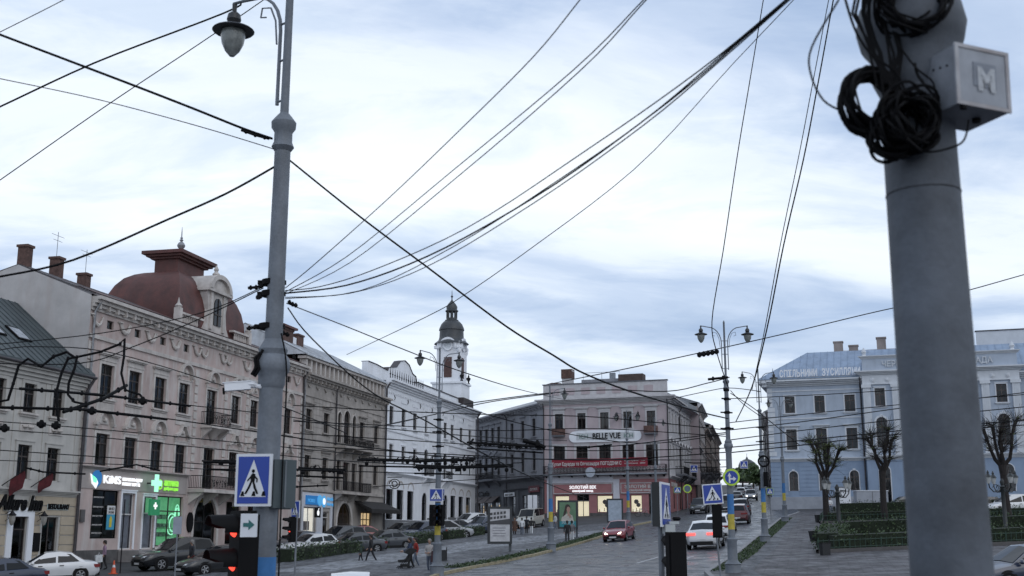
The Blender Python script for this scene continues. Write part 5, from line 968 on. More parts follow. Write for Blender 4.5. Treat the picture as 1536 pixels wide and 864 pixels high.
for k_, (pts, ys, t) in enumerate((([(-20, 580), (160, 595), (410, 622), (520, 637), (720, 655), (850, 661)], (19, 75), 1.5), ([(-20, 610), (120, 614), (250, 628), (400, 650), (560, 672), (760, 688), (1095, 690)], (18, 70), 1.8), ([(-20, 631), (160, 645), (400, 668), (560, 683), (720, 693)], (20, 75), 1.5), ([(-20, 643), (160, 657), (400, 681), (560, 694), (760, 702)], (20, 75), 1.5), ([(-20, 674), (160, 686), (400, 702), (560, 708), (760, 714)], (26, 75), 1.5), ([(-20, 529), (60, 520), (200, 537), (410, 605), (520, 650)], (16, 40), 1.6), ([(-20, 690), (100, 694), (250, 700), (420, 712)], (30, 55), 1.3), ([(-20, 518), (150, 500), (300, 470), (395, 430)], (15, 13), 1.6), ([(-20, 545), (120, 545), (200, 520), (300, 478), (395, 432)], (15, 13), 1.8))):
    wire(pts, ys, t, LLAB[k_], LG)
CG = 'trolley wires over the plaza'; CT = 'thin trolley wire strung level between plaza and coral shop'
CLAB = ['level wire at the cornice height of the beige house', 'level wire crossing the upper balcony of the beige house', 'level wire just below the name panel of the pink corner house', 'level wire just above the red banner', 'faint wire crossing the shopfront below the red banner', 'slack wire falling from the plaza lamp post over the coral shop', 'wire from the grey wing windows past the name panel to the arrow sign post']
for k_, (pts, ys, t) in enumerate((([(440, 608), (600, 617), (740, 622), (900, 626), (1090, 645)], (40, 52), 1.5), ([(440, 632), (620, 640), (740, 646), (900, 643), (1095, 655)], (45, 52), 1.3), ([(440, 650), (650, 663), (860, 676), (1095, 672)], (45, 52), 1.4), ([(440, 668), (720, 684), (900, 690), (1095, 678)], (45, 52), 1.6), ([(560, 730), (700, 720), (900, 708), (1095, 700)], (90, 52), 1.2), ([(660, 600), (800, 640), (960, 665), (1095, 650)], (58, 52), 1.3), ([(715, 660), (800, 668), (905, 670), (1000, 660), (1095, 648)], (80, 52), 1.5))):
    wire(pts, ys, t, CLAB[k_], CG)
RG = 'trolley wires over the square'; RT = 'thin dark trolley wire crossing before the town hall'
RLAB = ['level wire crossing the middle town hall windows, second from the eaves', 'level wire crossing the top of the lower town hall windows', 'level wire crossing the lower town hall windows', 'level wire just above the town hall ledge, lowest of the set', 'short faint wire at the upper town hall windows', 'level wire crossing just below the upper town hall windows']
for k_, (pts, ys, t) in enumerate((([(1095, 645), (1200, 633), (1360, 611), (1560, 586)], (52, 22), 1.5), ([(1095, 660), (1200, 646), (1360, 628), (1560, 608)], (52, 23), 1.5), ([(1095, 671), (1200, 661), (1360, 645), (1560, 628)], (52, 24), 1.7), ([(1095, 679), (1200, 668), (1360, 650), (1560, 636)], (52, 25), 1.7), ([(1095, 598), (1230, 592), (1360, 584)], (52, 40), 1.2), ([(1095, 634), (1200, 622), (1360, 606), (1560, 590)], (52, 30), 1.3))):
    wire(pts, ys, t, RLAB[k_], RG)
# trolley switch frames, insulators
def gear(pts, Y, label, r=.045, studs=6, group=None, frame=None, name='overhead_switch'):
    P = [at(u, v, y) for (u, v), y in zip(pts, Y if hasattr(Y, '__len__') else [Y] * len(pts))]; o0 = P[0].copy(); b = MB().tube([p - o0 for p in P], r, 6)
    t = thing(name, label, 'wire fitting', o0, 0, group); b.build('rail', M_WIRE, t)
    for i in range(studs):
        f = (i + .5) / studs * (len(P) - 1); k = min(int(f), len(P) - 2); q = P[k].lerp(P[k + 1], f - k) - o0
        MB().lathe([(r * .5, -r * 1.5), (r * 1.22, -r * .8), (r * 1.22, r * .5), (r * .5, r * 1.7)], 8, q).build('clamp', M_WIRE, t)
    return t
gear([(-10, 611), (60, 612), (150, 617), (240, 630)], (18.5, 22), 'long black trolley contact rail before the inn windows', .03, 5) if 0 else gear([(-10, 611), (120, 614), (250, 629)], (18.5, 21, 24), 'long black trolley contact rail before the inn windows', .027, 5)
gear([(30, 583), (150, 592), (285, 609)], (19.5, 22, 26), 'upper black trolley contact rail crossing the pink facade', .027, 4)
gear([(95, 618), (125, 608), (155, 598), (190, 578)], (20, 20.5, 21, 22), 'dark diagonal crossing rail between the trolley contact rails', .032, 4)
for pts, Y, lb in (([(0, 602), (12, 600), (20, 575), (28, 548), (42, 538), (62, 550), (80, 535), (100, 528), (112, 536)], 19, 'black curved hanger arm looping before the inn eaves'), ([(88, 632), (84, 590), (92, 560), (102, 538), (118, 535)], 20, 'black curved hanger arm bent over the inn window'), ([(116, 533), (112, 552), (103, 575), (102, 592), (112, 603), (126, 606)], 20.5, 'black curved hanger arm beside the drain pipe'), ([(118, 535), (150, 528), (180, 516), (187, 508), (186, 535), (182, 560), (188, 585), (210, 592), (216, 600)], 21.5, 'black curved hanger arm hooked before the pink facade')):
    gear(pts, Y, lb, .023, 2, 'curved trolley hanger arms', name='trolley_hanger')
for k, (u, v, lb) in enumerate(((7, 640, 'small black wire clamp at the inn ornament farthest from the drain pipe'), (62, 634, 'small black wire clamp between two inn windows'), (84, 636, 'small black wire clamp under the bent hanger arm'), (138, 614, 'small black wire clamp on the diagonal rail before the pink facade'), (214, 599, 'small black wire clamp at the end of the hooked hanger arm'))): gear([(u - 6, v + 2), (u + 6, v + 3)], 20, lb, .045, 1, 'small trolley wire clamps', name='wire_clamp')
def cluster(pts, Y, label, seed):
    random.seed(seed); P = [at(u, v, Y) for u, v in pts]; o0 = P[0].copy(); t = thing('overhead_switch', label, 'wire fitting', o0)
    d = (P[-1] - P[0]); MB().tube([p - o0 for p in P], .05, 6).build('rail', M_WIRE, t); MB().tube([p - o0 + Vector((0, 1.2, .12)) for p in P], .045, 6).build('rail', M_WIRE, t); MB().tube([p - o0 + Vector((0, .5, -.22)) for p in P[: max(2, len(P) - 1)]], .04, 6).build('rail', M_WIRE, t)
    n = int(d.length / .17)
    for i in range(n):
        q = P[0].lerp(P[-1], (i + random.random()) / n) - o0 + Vector((0, random.uniform(0, 1.2), random.uniform(-.1, .08))); k = i % 5
        if k in (0, 3): b = MB().tube([q, q + Vector((random.uniform(-.2, .2), .1, random.uniform(.08, .26)))], random.uniform(.02, .05), 6)
        elif k == 1: b = MB().lathe([(.03, -.1), (.085, -.06), (.085, .02), (.03, .08)], 8, q)
        elif k == 2: z = random.uniform(.1, .24); b = MB().tube([q, q + Vector((.05, .03, z)), q + Vector((random.uniform(.2, .5), .05, z + .02)), q + Vector((.5, .05, .02))], .02, 5)
        else: b = MB().box(q.x - .12, q.x + .12, q.y - .04, q.y + .04, q.z - .06, q.z + .05)
        b.build('fitting', M_WIRE, t)
    return t
cluster([(536, 690), (640, 692), (712, 690)], 50, 'dense black trolley junction frame before the white building', 1); cluster([(620, 701), (680, 702), (770, 699)], 48, 'lower black trolley junction frame crossing the plaza lamp post', 2); cluster([(440, 704), (512, 707)], 45, 'small black trolley junction frame right of the lantern post', 3); cluster([(305, 693), (355, 694)], 40, 'small black trolley junction frame before the arched doorway', 4)
cluster([(700, 664), (815, 671)], 55, 'black trolley junction frame before the grey wing', 5); gear([(430, 731), (492, 728)], 55, 'short black contact rail beneath the junction frame at the phone shop', .04, 2); gear([(872, 672), (918, 667)], 60, 'slanted black contact rail before the name panel', .045, 2)
gear([(150, 707), (205, 697), (240, 706)], 40, 'spidery black wire spreader above the pharmacy sign', .03, 4); gear([(40, 702), (65, 708), (128, 711)], 36, 'spidery black wire spreader below the inn windows', .03, 4)
gear([(1046, 533), (1078, 527)], 50, 'black insulator rod above the arrow sign post', .075, 5, name='insulator'); gear([(1062, 569), (1092, 566)], 51, 'short black insulator on the arrow sign post span', .06, 2, name='insulator'); gear([(784, 661), (806, 666), (818, 672)], 50, 'black wedge shaped wire clamp before the banner', .1, 1, name='insulator')
for u, v, u2, v2, Y, lb in ((362, 195, 404, 208, 12.9, 'black ribbed insulator on the thick cable at the upper collar'), (372, 432, 396, 428, 12.95, 'black insulator on the wire left of the lantern post clamp'), (432, 452, 446, 459, 13.05, 'black insulator on the wire right of the lantern post clamp'), (370, 493, 394, 487, 12.95, 'short black insulator at the lowest lantern post clamp'), (416, 494, 434, 503, 13.05, 'black chain link insulator at the lowest lantern post clamp'), (385, 446, 392, 444, 12.95, 'small black strain clamp left of the lantern post')): gear([(u, v), ((u + u2) / 2, (v + v2) / 2 + 1), (u2, v2)], Y, lb, .017, 3, name='insulator')
for v, lb, r in ((424, 'dark steel clamp band, topmost of three on the lantern post', .1), (441, 'dark steel clamp band, middle of three on the lantern post', .1), (490, 'dark steel clamp band, lowest of three on the lantern post', .11)):
    p = at(408 + (v - 424) * -.05, v, 13); tag(MB().lathe([(r, -.035), (r + .014, -.03), (r + .014, .03), (r, .035)], 20).box(-r - .06, -r - .005, -.02, .02, -.025, .025).box(r + .005, r + .06, -.02, .02, -.025, .025).build('clamp_band', M_WIRE, None, p), lb, 'clamp')
for nm, P0, zs, lb in (('clamp_band', P1, (6.3, 7.0, 7.6, 8.0), 'arrow sign post'), ('clamp_band', PA, (6.2, 6.9, 7.5), 'plaza lamp post with crossing sign'), ('clamp_band', P2, (6.4, 7.3), 'lamp post with the dark ring bracket')):
    for i, z in enumerate(zs): tag(MB().lathe([(.1, -.06), (.13, -.05), (.13, .05), (.1, .06)], 14).box(-.32, -.11, -.03, .03, -.03, .03).box(.11, .26, -.03, .03, -.03, .03).build(nm, M_WIRE, None, P0 + Vector((0, 0, z)), R(20 * i)), ['lowest', 'second lowest', 'third lowest', 'topmost'][i] + ' dark clamp band on the ' + lb, 'clamp')
random.seed(11)
# ------------------------------------------------------------------ cable tangle and box on the near post
nx, ny = 1.502, 4.1
def coil(c, rad, n, label, tilt, spread=.03, wob=.12):
    t = MB()
    for i in range(n):
        r0 = rad * random.uniform(.8, 1.1); ph = random.uniform(0, 6.28); ex = random.uniform(.85, 1.1); dx, dz, dy = (random.uniform(-wob, wob) * rad for _ in range(3)); tl = tilt + random.uniform(-.25, .25)
        pts = []
        for k in range(27):
            a = ph + k / 24 * 2 * math.pi; x_, z_ = r0 * math.cos(a) * ex, r0 * math.sin(a); pts.append((dx + x_ * math.cos(tl), dy + x_ * math.sin(tl) + spread * math.sin(a * 2 + i), dz + z_))
        t.tube(pts, random.choice((.0045, .006, .007)), 5)
    o = t.build('cable_coil', M_WIRE, None, c); tag(o, label, 'cable coil'); return o
coil(at(1308, 152, 3.98), .115, 26, 'messy black cable coil hanging left of the grey post', .35); coil(at(1368, 2, 3.93), .115, 24, 'black cable coil wound around the top of the near post', .1, .05); coil(at(1362, 182, 3.92), .092, 26, 'dense black cable knot in front of the near post', .1, .05, .3)
coil(at(1338, 205, 3.94), .075, 9, 'loose cable loops sagging under the coils', .2, .03, .3)
t = MB()
for i in range(16):
    u0 = random.uniform(1288, 1340); P = [at(u0 + random.uniform(-12, 12), -70 + 0 * i, 3.97), at(u0 + random.uniform(-18, 10), 20, 3.98), at(u0 + random.uniform(0, 26), 80, 3.94), at(random.uniform(1315, 1350), random.uniform(110, 150), 3.94)]; t.tube([p - P[0] + P[0] for p in P], .0055, 5)
o = t.build('cable_bundle', M_WIRE); tag(o, 'bundle of thin black cables falling down the near post into the coils', 'cables')
wire([(1262, -30), (1268, 0), (1285, 50), (1310, 85), (1345, 110), (1365, 160)], (3.95, 3.93), 4.5, 'loose black cable looping beside the falling bundle', name='loose_cable'); wire([(1258, 0), (1218, 70), (1216, 110), (1235, 150), (1266, 168)], (4.0, 3.98), 2.0, 'thin loop of cable standing out left of the coil', name='loose_cable')
wire([(1372, 95), (1378, 115), (1405, 150), (1398, 158), (1385, 170)], (3.93, 3.9), 5, 'black cable curving between coil and metal box', name='loose_cable'); wire([(1453, 180), (1446, 210), (1425, 222), (1390, 228), (1355, 218)], (3.9, 3.92), 3.5, 'black cable drooping from the box back to the post', name='loose_cable'); wire([(1343, 60), (1372, 100), (1400, 125), (1402, 160)], (3.93, 3.9), 3.5, 'short black cable tucked against the box side', name='loose_cable')
bx = thing('junction_box', 'grey metal junction box with worn M sticker on the near post', 'box', at(1444, 172, 3.95)); bx.rotation_euler = (0, R(2), R(20))
M_BOX = mat('box_grey_paint', (.20, .215, .245), .5, .15, 9, stain=.4, fine=.1)
MB().box(-.1, .125, -.09, .12, -.005, .215).build('case', M_BOX, bx); MB().box(-.105, .13, -.098, -.0905, -.008, .006).box(-.105, .13, -.098, -.0905, .206, .22).box(-.105, -.09, -.098, -.0905, .0065, .2055).box(.115, .13, -.098, -.0905, .0065, .2055).build('door_rim', mat('box_rim', (.36, .37, .40), .5, .2, 9, stain=.5, stain_c=(.2, .12, .08)), bx)
MB().box(-.088, .113, -.095, -.0905, .008, .204).build('door', mat('box_door', (.27, .29, .33), .45, .12, 12, stain=.3), bx); MB().box(-.03, .07, -.0975, -.0952, .07, .16).build('sticker', mat('sticker_grey', (.17, .19, .23), .5, .15, 20), bx)
lettering('M', .115, mat('sticker_white', (.38, .40, .43), .5, .25, 40), bx, (-.015, -.099, .06), width=.075, depth=.001, off=.006)
MB().tube([(-.07, -.085, -.02), (-.07, -.085, .0)], .012, 8).tube([(.06, 0, -.02), (.06, 0, 0)], .015, 8).build('gland', M_BLACK, bx)
for i in range(3): MB().lathe([(.004, 0), (.004, .003), (.001, .004)], 8).build('screw', M_BLACK, bx, (-.101, -.05 + i * .035, .15 + .005 * i)).rotation_euler = (0, -math.pi / 2, 0)
# ------------------------------------------------------------------ signs and signals
M_SBLUE = mat('sign_blue', (.012, .045, .30), .4, .05, 3); M_SWHITE = mat('sign_white', (.62, .64, .68), .45, .05); M_SBACK = mat('sign_back_grey', (.12, .14, .16), .6, .15, 3); M_LIME = mat('sign_lime_border', (.42, .62, .05), .5, .08); M_SGREY = mat('post_grey', (.17, .185, .21), .55, .15, 4, stain=.3)
M_TRIMD = mat('case_black', (.012, .014, .016), .5, .1)
def crossing_face(w, h, parent, y, flip=1):
    MB().box(-w / 2, w / 2, y - .004, y, -h / 2, h / 2).build('sign_face', M_SBLUE, parent)
    MB().prism([(-w * .43, -h * .36), (w * .43, -h * .36), (0, h * .43)], y - .008, y - .0045).build('triangle', M_SWHITE, parent)
    b = MB(); y0, y1 = y - .012, y - .0085; k = h * flip; q = lambda P: [(p[0] * k, p[1] * h) for p in (P if flip > 0 else P[::-1])]
    b.prism(q([(.0 + .035 * math.cos(R(a)), .19 + .04 * math.sin(R(a))) for a in range(0, 360, 45)]), y0, y1)
    b.prism(q([(-.05, -.02), (.035, -.04), (.05, .12), (-.01, .145), (-.05, .1)]), y0, y1)                      # trunk
    b.prism(q([(-.05, -.02), (-.01, -.03), (-.06, -.16), (-.14, -.3), (-.18, -.29), (-.1, -.14)]), y0 - .0005, y1 - .0005)  # rear leg
    b.prism(q([(-.01, -.03), (.035, -.04), (.07, -.15), (.13, -.29), (.09, -.3), (.02, -.16)]), y0 - .001, y1 - .001)
    b.prism(q([(.035, .12), (.05, .09), (.11, .02), (.1, -.05), (.075, -.05), (.08, .01), (.03, .05)]), y0 - .0015, y1 - .0015); b.prism(q([(-.04, .1), (-.02, .07), (-.08, .01), (-.12, -.03), (-.13, -.01)]), y0 - .002, y1 - .002)
    b.build('walking_figure', M_BLACK, parent)
    b = MB()
    for x in (-.27, -.02, .2): b.prism(q([(x, -.34), (x + .09, -.34), (x + .07, -.24), (x + .03, -.24)]), y0 + .0005, y1 + .0005)
    b.build('stripe', M_BLACK, parent)
def crossing_sign(p, w, h, rz, label, lime=False, post=0.0, tilt=0.0, depth=.03, flip=1, two=False, name='crossing_sign', grp=None):
    t = thing(name, label, 'sign', p, rz, grp); t.rotation_euler = (0, tilt, rz); e = .035 * h / .6
    MB().box(-w / 2 - e, w / 2 + e, 0, .03, -h / 2 - e, h / 2 + e).build('plate', M_LIME if lime else M_SWHITE, t); (MB().box(-w / 2 - e + .005, w / 2 + e - .005, .0305, depth, -h / 2 - e + .005, h / 2 + e - .005).build('case', M_TRIMD, t) if depth > .05 else None); crossing_face(w, h, t, -.001, flip)
    MB().box(-w / 2 - e + .01, w / 2 + e - .01, depth + .001, depth + .02, -h / 2, h / 2).build('back_plate', M_SBACK, t)
    if post: MB().tube([(0, depth + .05, h / 2), (0, depth + .05, -post)], .03, 10).build('post', M_SGREY, t)
    return t
crossing_sign(at(380, 720, 12.72), .345, .5, R(-8), 'blue pedestrian crossing sign fixed to the lantern post')
o = thing('sign_light_box', 'dark grey light box sign seen from behind on the lantern post', 'sign', at(424, 726, 12.9), R(35)); MB().box(-.13, .13, -.06, .06, -.26, .26).build('case', mat('slate_case', (.05, .07, .08), .5, .1), o); MB().box(-.14, .14, .0605, .075, -.27, .27).build('rim', M_SBACK, o); MB().box(-.01, .01, -.075, -.0605, -.25, .25).build('seam', M_SBACK, o)
p = gx(994, 20); t = crossing_sign(at(999, 757, 20), .66, .66, R(71), 'crossing light box sign seen nearly edge-on over the roadway', post=0, depth=.16, flip=1)
MB().tube([(0, .1, -.3), (0, .1, -3.6)], .05, 12).build('post', M_SGREY, t)
t = thing('control_box', 'small pale box with round lens on the edge-on sign post', 'box', at(1004, 793, 19.85), R(20)); MB().box(-.1, .08, -.06, .06, -.08, .07).box(-.02, .16, -.05, .05, .075, .12).build('case', mat('pale_box', (.38, .41, .42), .5, .1), t); MB().lathe([(.05, 0), (.075, .03), (.06, .06)], 12).build('lens', M_BLACK, t, (.14, .0, .13))
crossing_sign(at(1069, 741, 37), .56, .56, 0, 'tilted blue crossing sign on a thin leaning post', post=4.2, tilt=R(-4))
crossing_sign(at(654, 742.5, 57.2), .58, .55, R(5), 'crossing sign high on the plaza lamp post'); o = crossing_sign(at(665, 742, 57.4), .2, .5, R(70), 'edge of second crossing sign on the plaza lamp post')
crossing_sign(at(443, 764, 48), .5, .62, R(-45), 'crossing sign on a thin post by the phone shop', post=3.0); crossing_sign(at(1041, 703, 150), .85, .85, 0, 'crossing sign hung over the roadway beside the iron balconies'); crossing_sign(at(1116, 697, 140), .8, .8, 0, 'crossing sign hung on wires above the far street')
crossing_sign(at(1016, 735, 135), .75, .6, R(10), 'lime edged crossing sign at the coral shop corner', True, 3.2); crossing_sign(at(1155, 737, 112), .55, .55, 0, 'lime edged crossing sign at the town hall corner', True, 2.6)
wire([(1026, 693), (1041, 694.5), (1060, 694)], (150, 150), 1.5, 'short bar holding the hung crossing sign', name='sign_bracket')
# round arrow sign
t = thing('arrow_sign', 'round blue ahead-or-right arrow sign with lime border', 'sign', at(1097, 716, 51.2)); b = MB()
MB().lathe([(.36, -.02), (.37, 0), (.36, .02)], 28).build('plate', M_LIME, t).rotation_euler = (math.pi / 2, 0, 0); MB().lathe([(.28, .022), (.28, .028), (.001, .028)], 28).build('sign_face', M_SBLUE, t).rotation_euler = (math.pi / 2, 0, 0)
MB().prism([(-.12, -.24), (-.05, -.24), (-.05, .04), (0, .04), (-.085, .2), (-.17, .04), (-.12, .04)], -.036, -.03).prism([(-.049, -.03), (.08, -.03), (.08, .04), (.21, -.065), (.08, -.17), (.08, -.1), (-.049, -.1)], -.036, -.03).build('arrow', M_SWHITE, t)
t = thing('round_sign', 'small round lime bordered sign near the side wing', 'sign', at(1031, 733, 140)); MB().lathe([(.5, -.03), (.5, .03)], 20).build('plate', M_LIME, t).rotation_euler = (math.pi / 2, 0, 0); MB().lathe([(.38, .031), (.38, .04), (.001, .04)], 20).build('sign_face', mat('sign_dim_blue', (.08, .12, .16), .5, .1), t).rotation_euler = (math.pi / 2, 0, 0); MB().tube([(0, .08, .3), (0, .08, -3)], .05, 8).build('post', M_SGREY, t)
t = thing('wall_wreath', 'round dark ring bracket on the second kerbside lamp post', 'bracket', at(1145, 692, 74.8)); MB().tube([(.33 * math.cos(R(a)), -.1, .33 * math.sin(R(a))) for a in range(0, 361, 20)], .06, 8).build('ring', M_WIRE, t); MB().tube([(-.3, -.1, 0), (.3, -.1, 0)], .03, 6).build('bar', M_WIRE, t)
t = thing('blank_sign', 'blank grey sign board on a thin post before the black parked car', 'sign', at(266, 788, 47)); MB().box(-.17, .17, 0, .03, -.34, .34).build('plate', mat('blank_plate', (.26, .29, .34), .5, .1), t); MB().tube([(0, .05, .3), (0, .05, -2.4)], .03, 8).build('post', M_SGREY, t)
t = tag(MB().tube([gx(180, 66), gx(180, 66) + Vector((0, 0, 4.0))], .035, 8).build('thin_pole', M_IRON), 'thin dark pole standing before the pharmacy steps', 'pole')
t = thing('traffic_sign_board', 'pale rectangular board pair on a post by the grey wing', 'sign', at(799, 755, 132)); MB().box(-.55, -.05, 0, .03, -.9, .9).build('plate', M_SWHITE, t); MB().box(.05, .5, 0, .03, -.9, .9).build('plate', M_SWHITE, t); MB().tube([(0, .05, .9), (0, .05, -2.4)], .05, 8).build('post', M_SGREY, t)
# traffic lights
M_RED = mat('lit_red_lens', (.8, .05, .03), .3, 0, emit=(1, .06, .035), es=2.2); M_OFF = mat('dark_lens', (.03, .02, .02), .2, 0)
def signal(p, rz, label, lit=(0,), n=3, sc_=1.0, post=0.0, lens_r=.1):
    t = thing('traffic_light', label, 'traffic light', p, rz); t.scale = (sc_,) * 3; t['group'] = 'traffic lights'
    MB().box(-.15, .15, -.02, .16, -.34 * n + .02, 0).box(-.13, .13, .16, .2, -.34 * n + .06, -.04).build('housing', M_BLACK, t)
    for i in range(n):
        z = -.17 - .34 * i
        MB().lathe([(lens_r, 0), (lens_r * .8, .025), (.001, .04)], 18).build('lens', M_RED if i in lit else M_OFF, t, (0, -.021, z)).rotation_euler = (math.pi / 2, 0, 0)
        A = [(.135 * math.cos(R(a)), .135 * math.sin(R(a))) for a in range(-25, 206, 21)]; k = len(A)
        vs = [(x, -.021, z + zz) for x, zz in A] + [(x, -.30 if zz > 0 else -.16, z + zz * .93) for x, zz in A]; vs += [(x * .93, y, z + (zz - z) * .93) for x, y, zz in vs]
        MB().add(vs, [(j, j + 1, k + j + 1, k + j) for j in range(k - 1)] + [(2 * k + j, 3 * k + j, 3 * k + j + 1, 2 * k + j + 1) for j in range(k - 1)] + [(k + j, k + j + 1, 3 * k + j + 1, 3 * k + j) for j in range(k - 1)] + [(0, k, 3 * k, 2 * k), (k - 1, 3 * k - 1, 4 * k - 1, 2 * k - 1)], True).build('visor', M_BLACK, t)
    if post: MB().tube([(0, .26, .1), (0, .26, -post)], .04, 10).build('post', M_SGREY, t)
    return t
signal(at(356, 766, 12.3), R(-58), 'large traffic light with glowing red lamps beside the lantern post', (0, 1), 3, 1.0)
t = thing('arrow_plate', 'small white plate with green right arrow beside the red signal', 'sign', at(373, 788, 11.9), R(-6)); MB().box(-.085, .085, 0, .02, -.115, .115).build('plate', M_SWHITE, t); MB().prism([(-.055, -.014), (.0, -.014), (.0, -.045), (.06, .005), (.0, .055), (.0, .024), (-.055, .024)], -.006, -.001).build('arrow', mat('arrow_green', (.02, .12, .12), .5, .1), t)
signal(at(1011, 798, 19.7), R(192), 'black traffic light seen from behind on the edge-on sign post', (), 3, 1.0); signal(at(1075, 757, 36.6), R(170), 'black traffic light seen from behind on the leaning post', (), 3, 1.0)
signal(at(436, 775, 47.5), R(-60), 'small traffic light glowing red by the phone shop crossing', (1,), 3, 1.0, 3.0); signal(at(651, 757, 56.9), R(40), 'dark traffic light low on the plaza lamp post', (), 3, 1.0); signal(at(660, 757, 57.1), R(-40), 'second dark traffic light low on the plaza lamp post', (), 3, 1.0); signal(at(1149, 708, 74.6), R(150), 'dark traffic light on the second kerbside lamp post', (), 3, .9)
# security camera on the lantern post
t = thing('security_camera', 'white bullet security camera bracketed to the lantern post', 'camera', at(384, 580, 12.9), R(0)); 
MB().box(-.34, -.06, -.045, .045, -.045, .04).box(-.36, -.05, -.052, .052, .041, .052).build('camera_body', P_WHITE, t, (0, 0, .02)).rotation_euler = (0, R(-6), R(12)); MB().tube([(-.36, 0, .0), (-.335, 0, .0)], .04, 12).build('lens', M_BLACK, t, (0, 0, -.02)).rotation_euler = (0, R(-6), R(12)); MB().lathe([(.05, -.03), (.07, 0), (.05, .04)], 12).build('joint', P_WHITE, t, (-.05, 0, .02)); MB().tube([(-.05, 0, .02), (.05, 0, .0), (.1, 0, .1)], .03, 8).build('bracket', P_WHITE, t)
MB().tube([(-.03, -.1, .12), (.02, -.12, .2), (.0, -.12, .3), (.06, -.12, .36)], .02, 6).tube([(.0, -.1, .1), (.05, -.12, .18), (.03, -.12, .28), (.08, -.1, .4)], .018, 6).build('cable', M_WIRE, t)
# ------------------------------------------------------------------ city light posters
def citylight(base, w, h, zc, rz, label, art, side=1):
    t = thing('poster_stand', label, 'poster stand', base, rz); MB().box(-w / 2 - .16, w / 2 + .16, -.1, .1, zc - h / 2 - .16, zc + h / 2 + .16).build('case', mat('charcoal_case', (.02, .024, .028), .4, .1), t); MB().box(w / 2 - .02, w / 2 + .14, .1, .22, -.3, zc + h / 2).build('leg', mat('charcoal_leg', (.05, .06, .07), .5, .1), t)
    f = MB().box(-w / 2, w / 2, -.104, -.1005, zc - h / 2, zc + h / 2).build('poster', art['bg'], t)
    for m_, polys in art['shapes']:
        for k, P in enumerate(polys): MB().prism([(x * w, zc + z * h) for x, z in P], -.109 - .001 * k - .002 * art['shapes'].index((m_, polys)), -.1045).build('print', m_, f)
    return t
PM = lambda n, c, **k: mat(n, c, .35, .15, 4, **k)
el = lambda x, z, a, b_, n=14: [(x + a * math.cos(2 * math.pi * i / n), z + b_ * math.sin(2 * math.pi * i / n)) for i in range(n)]
artA = dict(bg=PM('poster_pale', (.45, .45, .47)), shapes=[(PM('poster_dark_photo', (.05, .05, .055)), [[(-.5, .02), (.5, .02), (.5, .2), (-.5, .12)]] + [[(-.5 + i * .17, .17 + r_ * .13 + i * .012), (-.38 + i * .17, .18 + r_ * .13 + i * .012), (-.38 + i * .17, .26 + r_ * .13 + i * .012), (-.5 + i * .17, .25 + r_ * .13 + i * .012)] for i in range(5) for r_ in range(2)]), (PM('poster_ink', (.2, .2, .22)), [[(-.38, -.1 - i * .08), (.3 - .05 * (i % 2), -.1 - i * .08), (.3 - .05 * (i % 2), -.075 - i * .08), (-.38, -.075 - i * .08)] for i in range(4)])])
artB = dict(bg=PM('poster_leafy_green', (.10, .19, .11)), shapes=[(PM('poster_teal', (.02, .20, .24)), [[(-.5, -.5), (.5, -.5), (.5, -.27), (-.5, -.27)]]), (PM('poster_dress', (.42, .40, .36)), [[(-.42, -.26), (.36, -.26), (.3, -.05), (.1, .04), (-.12, .03), (-.34, -.1)]]), (PM('poster_hair', (.03, .018, .014)), [el(.0, .27, .17, .15), [(-.3, -.1), (-.12, .0), (.0, .3), (-.16, .26), (-.24, .08)]]), (PM('poster_skin', (.36, .22, .17)), [el(.05, .2, .11, .12), [(-.02, .12), (.1, .1), (.16, -.05), (.0, -.06)], [(.1, -.14), (.22, -.12), (.16, .02), (.08, .0)]])])
artC = dict(bg=PM('poster_blank_blue', (.33, .39, .47)), shapes=[])
bA, bB, bC = gp(766, 831), gp(865, 809), gp(932, 790)
k = bA.y / 1750
citylight(bA + Vector((-.72, 0, 0)), 1.3, 2.1, 1.85, R(8), 'poster stand showing a building photo above printed text', artA)
citylight(bB + Vector((-.72, 0, 0)), 1.35, 2.0, 2.0, R(-4), 'poster stand with portrait of a woman in white dress', artB); citylight(bC + Vector((-.6, 0, 0)), 1.3, 2.0, 1.55, R(-6), 'poster stand with a blank pale blue sheet', artC)
lettering('ЗОЛОТО', .3, M_SWHITE, bpy.data.objects['poster_stand.001'], (-.5, -.125, 1.28), width=1.0, depth=.002)
# ------------------------------------------------------------------ vegetation
def leafmat(name, c, c2):
    m = bpy.data.materials.new(name); m.use_nodes = True; t = m.node_tree; b = t.nodes['Principled BSDF']; g = N(t, 'ShaderNodeNewGeometry'); r_ = ramp(t, [(0, c), (1, c2)], g.outputs['Random Per Island']); t.links.new(r_.outputs[0], b.inputs['Base Color']); b.inputs['Roughness'].default_value = .6; return m
M_HEDGE = leafmat('hedge_leaf', (.012, .028, .010), (.05, .085, .026)); M_BUD = leafmat('bud_leaf', (.06, .09, .02), (.13, .17, .05)); M_FARLEAF = leafmat('far_leaf', (.022, .042, .016), (.07, .11, .035)); M_BARK = mat('dark_bark', (.02, .016, .015), .9, .3, 6, bump=.5)
def leaves(b, c, n, rad, s, flat=1.0):
    for _ in range(n):
        while 1:
            q = Vector((random.uniform(-1, 1), random.uniform(-1, 1), random.uniform(-1, 1)))
            if .25 < q.length < 1: break
        leaf(b, Vector(c) + Vector((q.x * rad, q.y * rad, q.z * rad * flat)), s)
def leaf(b, p, s):
    a = Vector((random.gauss(0, 1), random.gauss(0, 1), random.gauss(0, 1))).normalized(); u = a.orthogonal().normalized(); v = a.cross(u); s *= random.uniform(.6, 1.3)
    b.add([p - u * s, p + v * s * .6, p + u * s, p - v * s * .6], [(0, 1, 2, 3)])
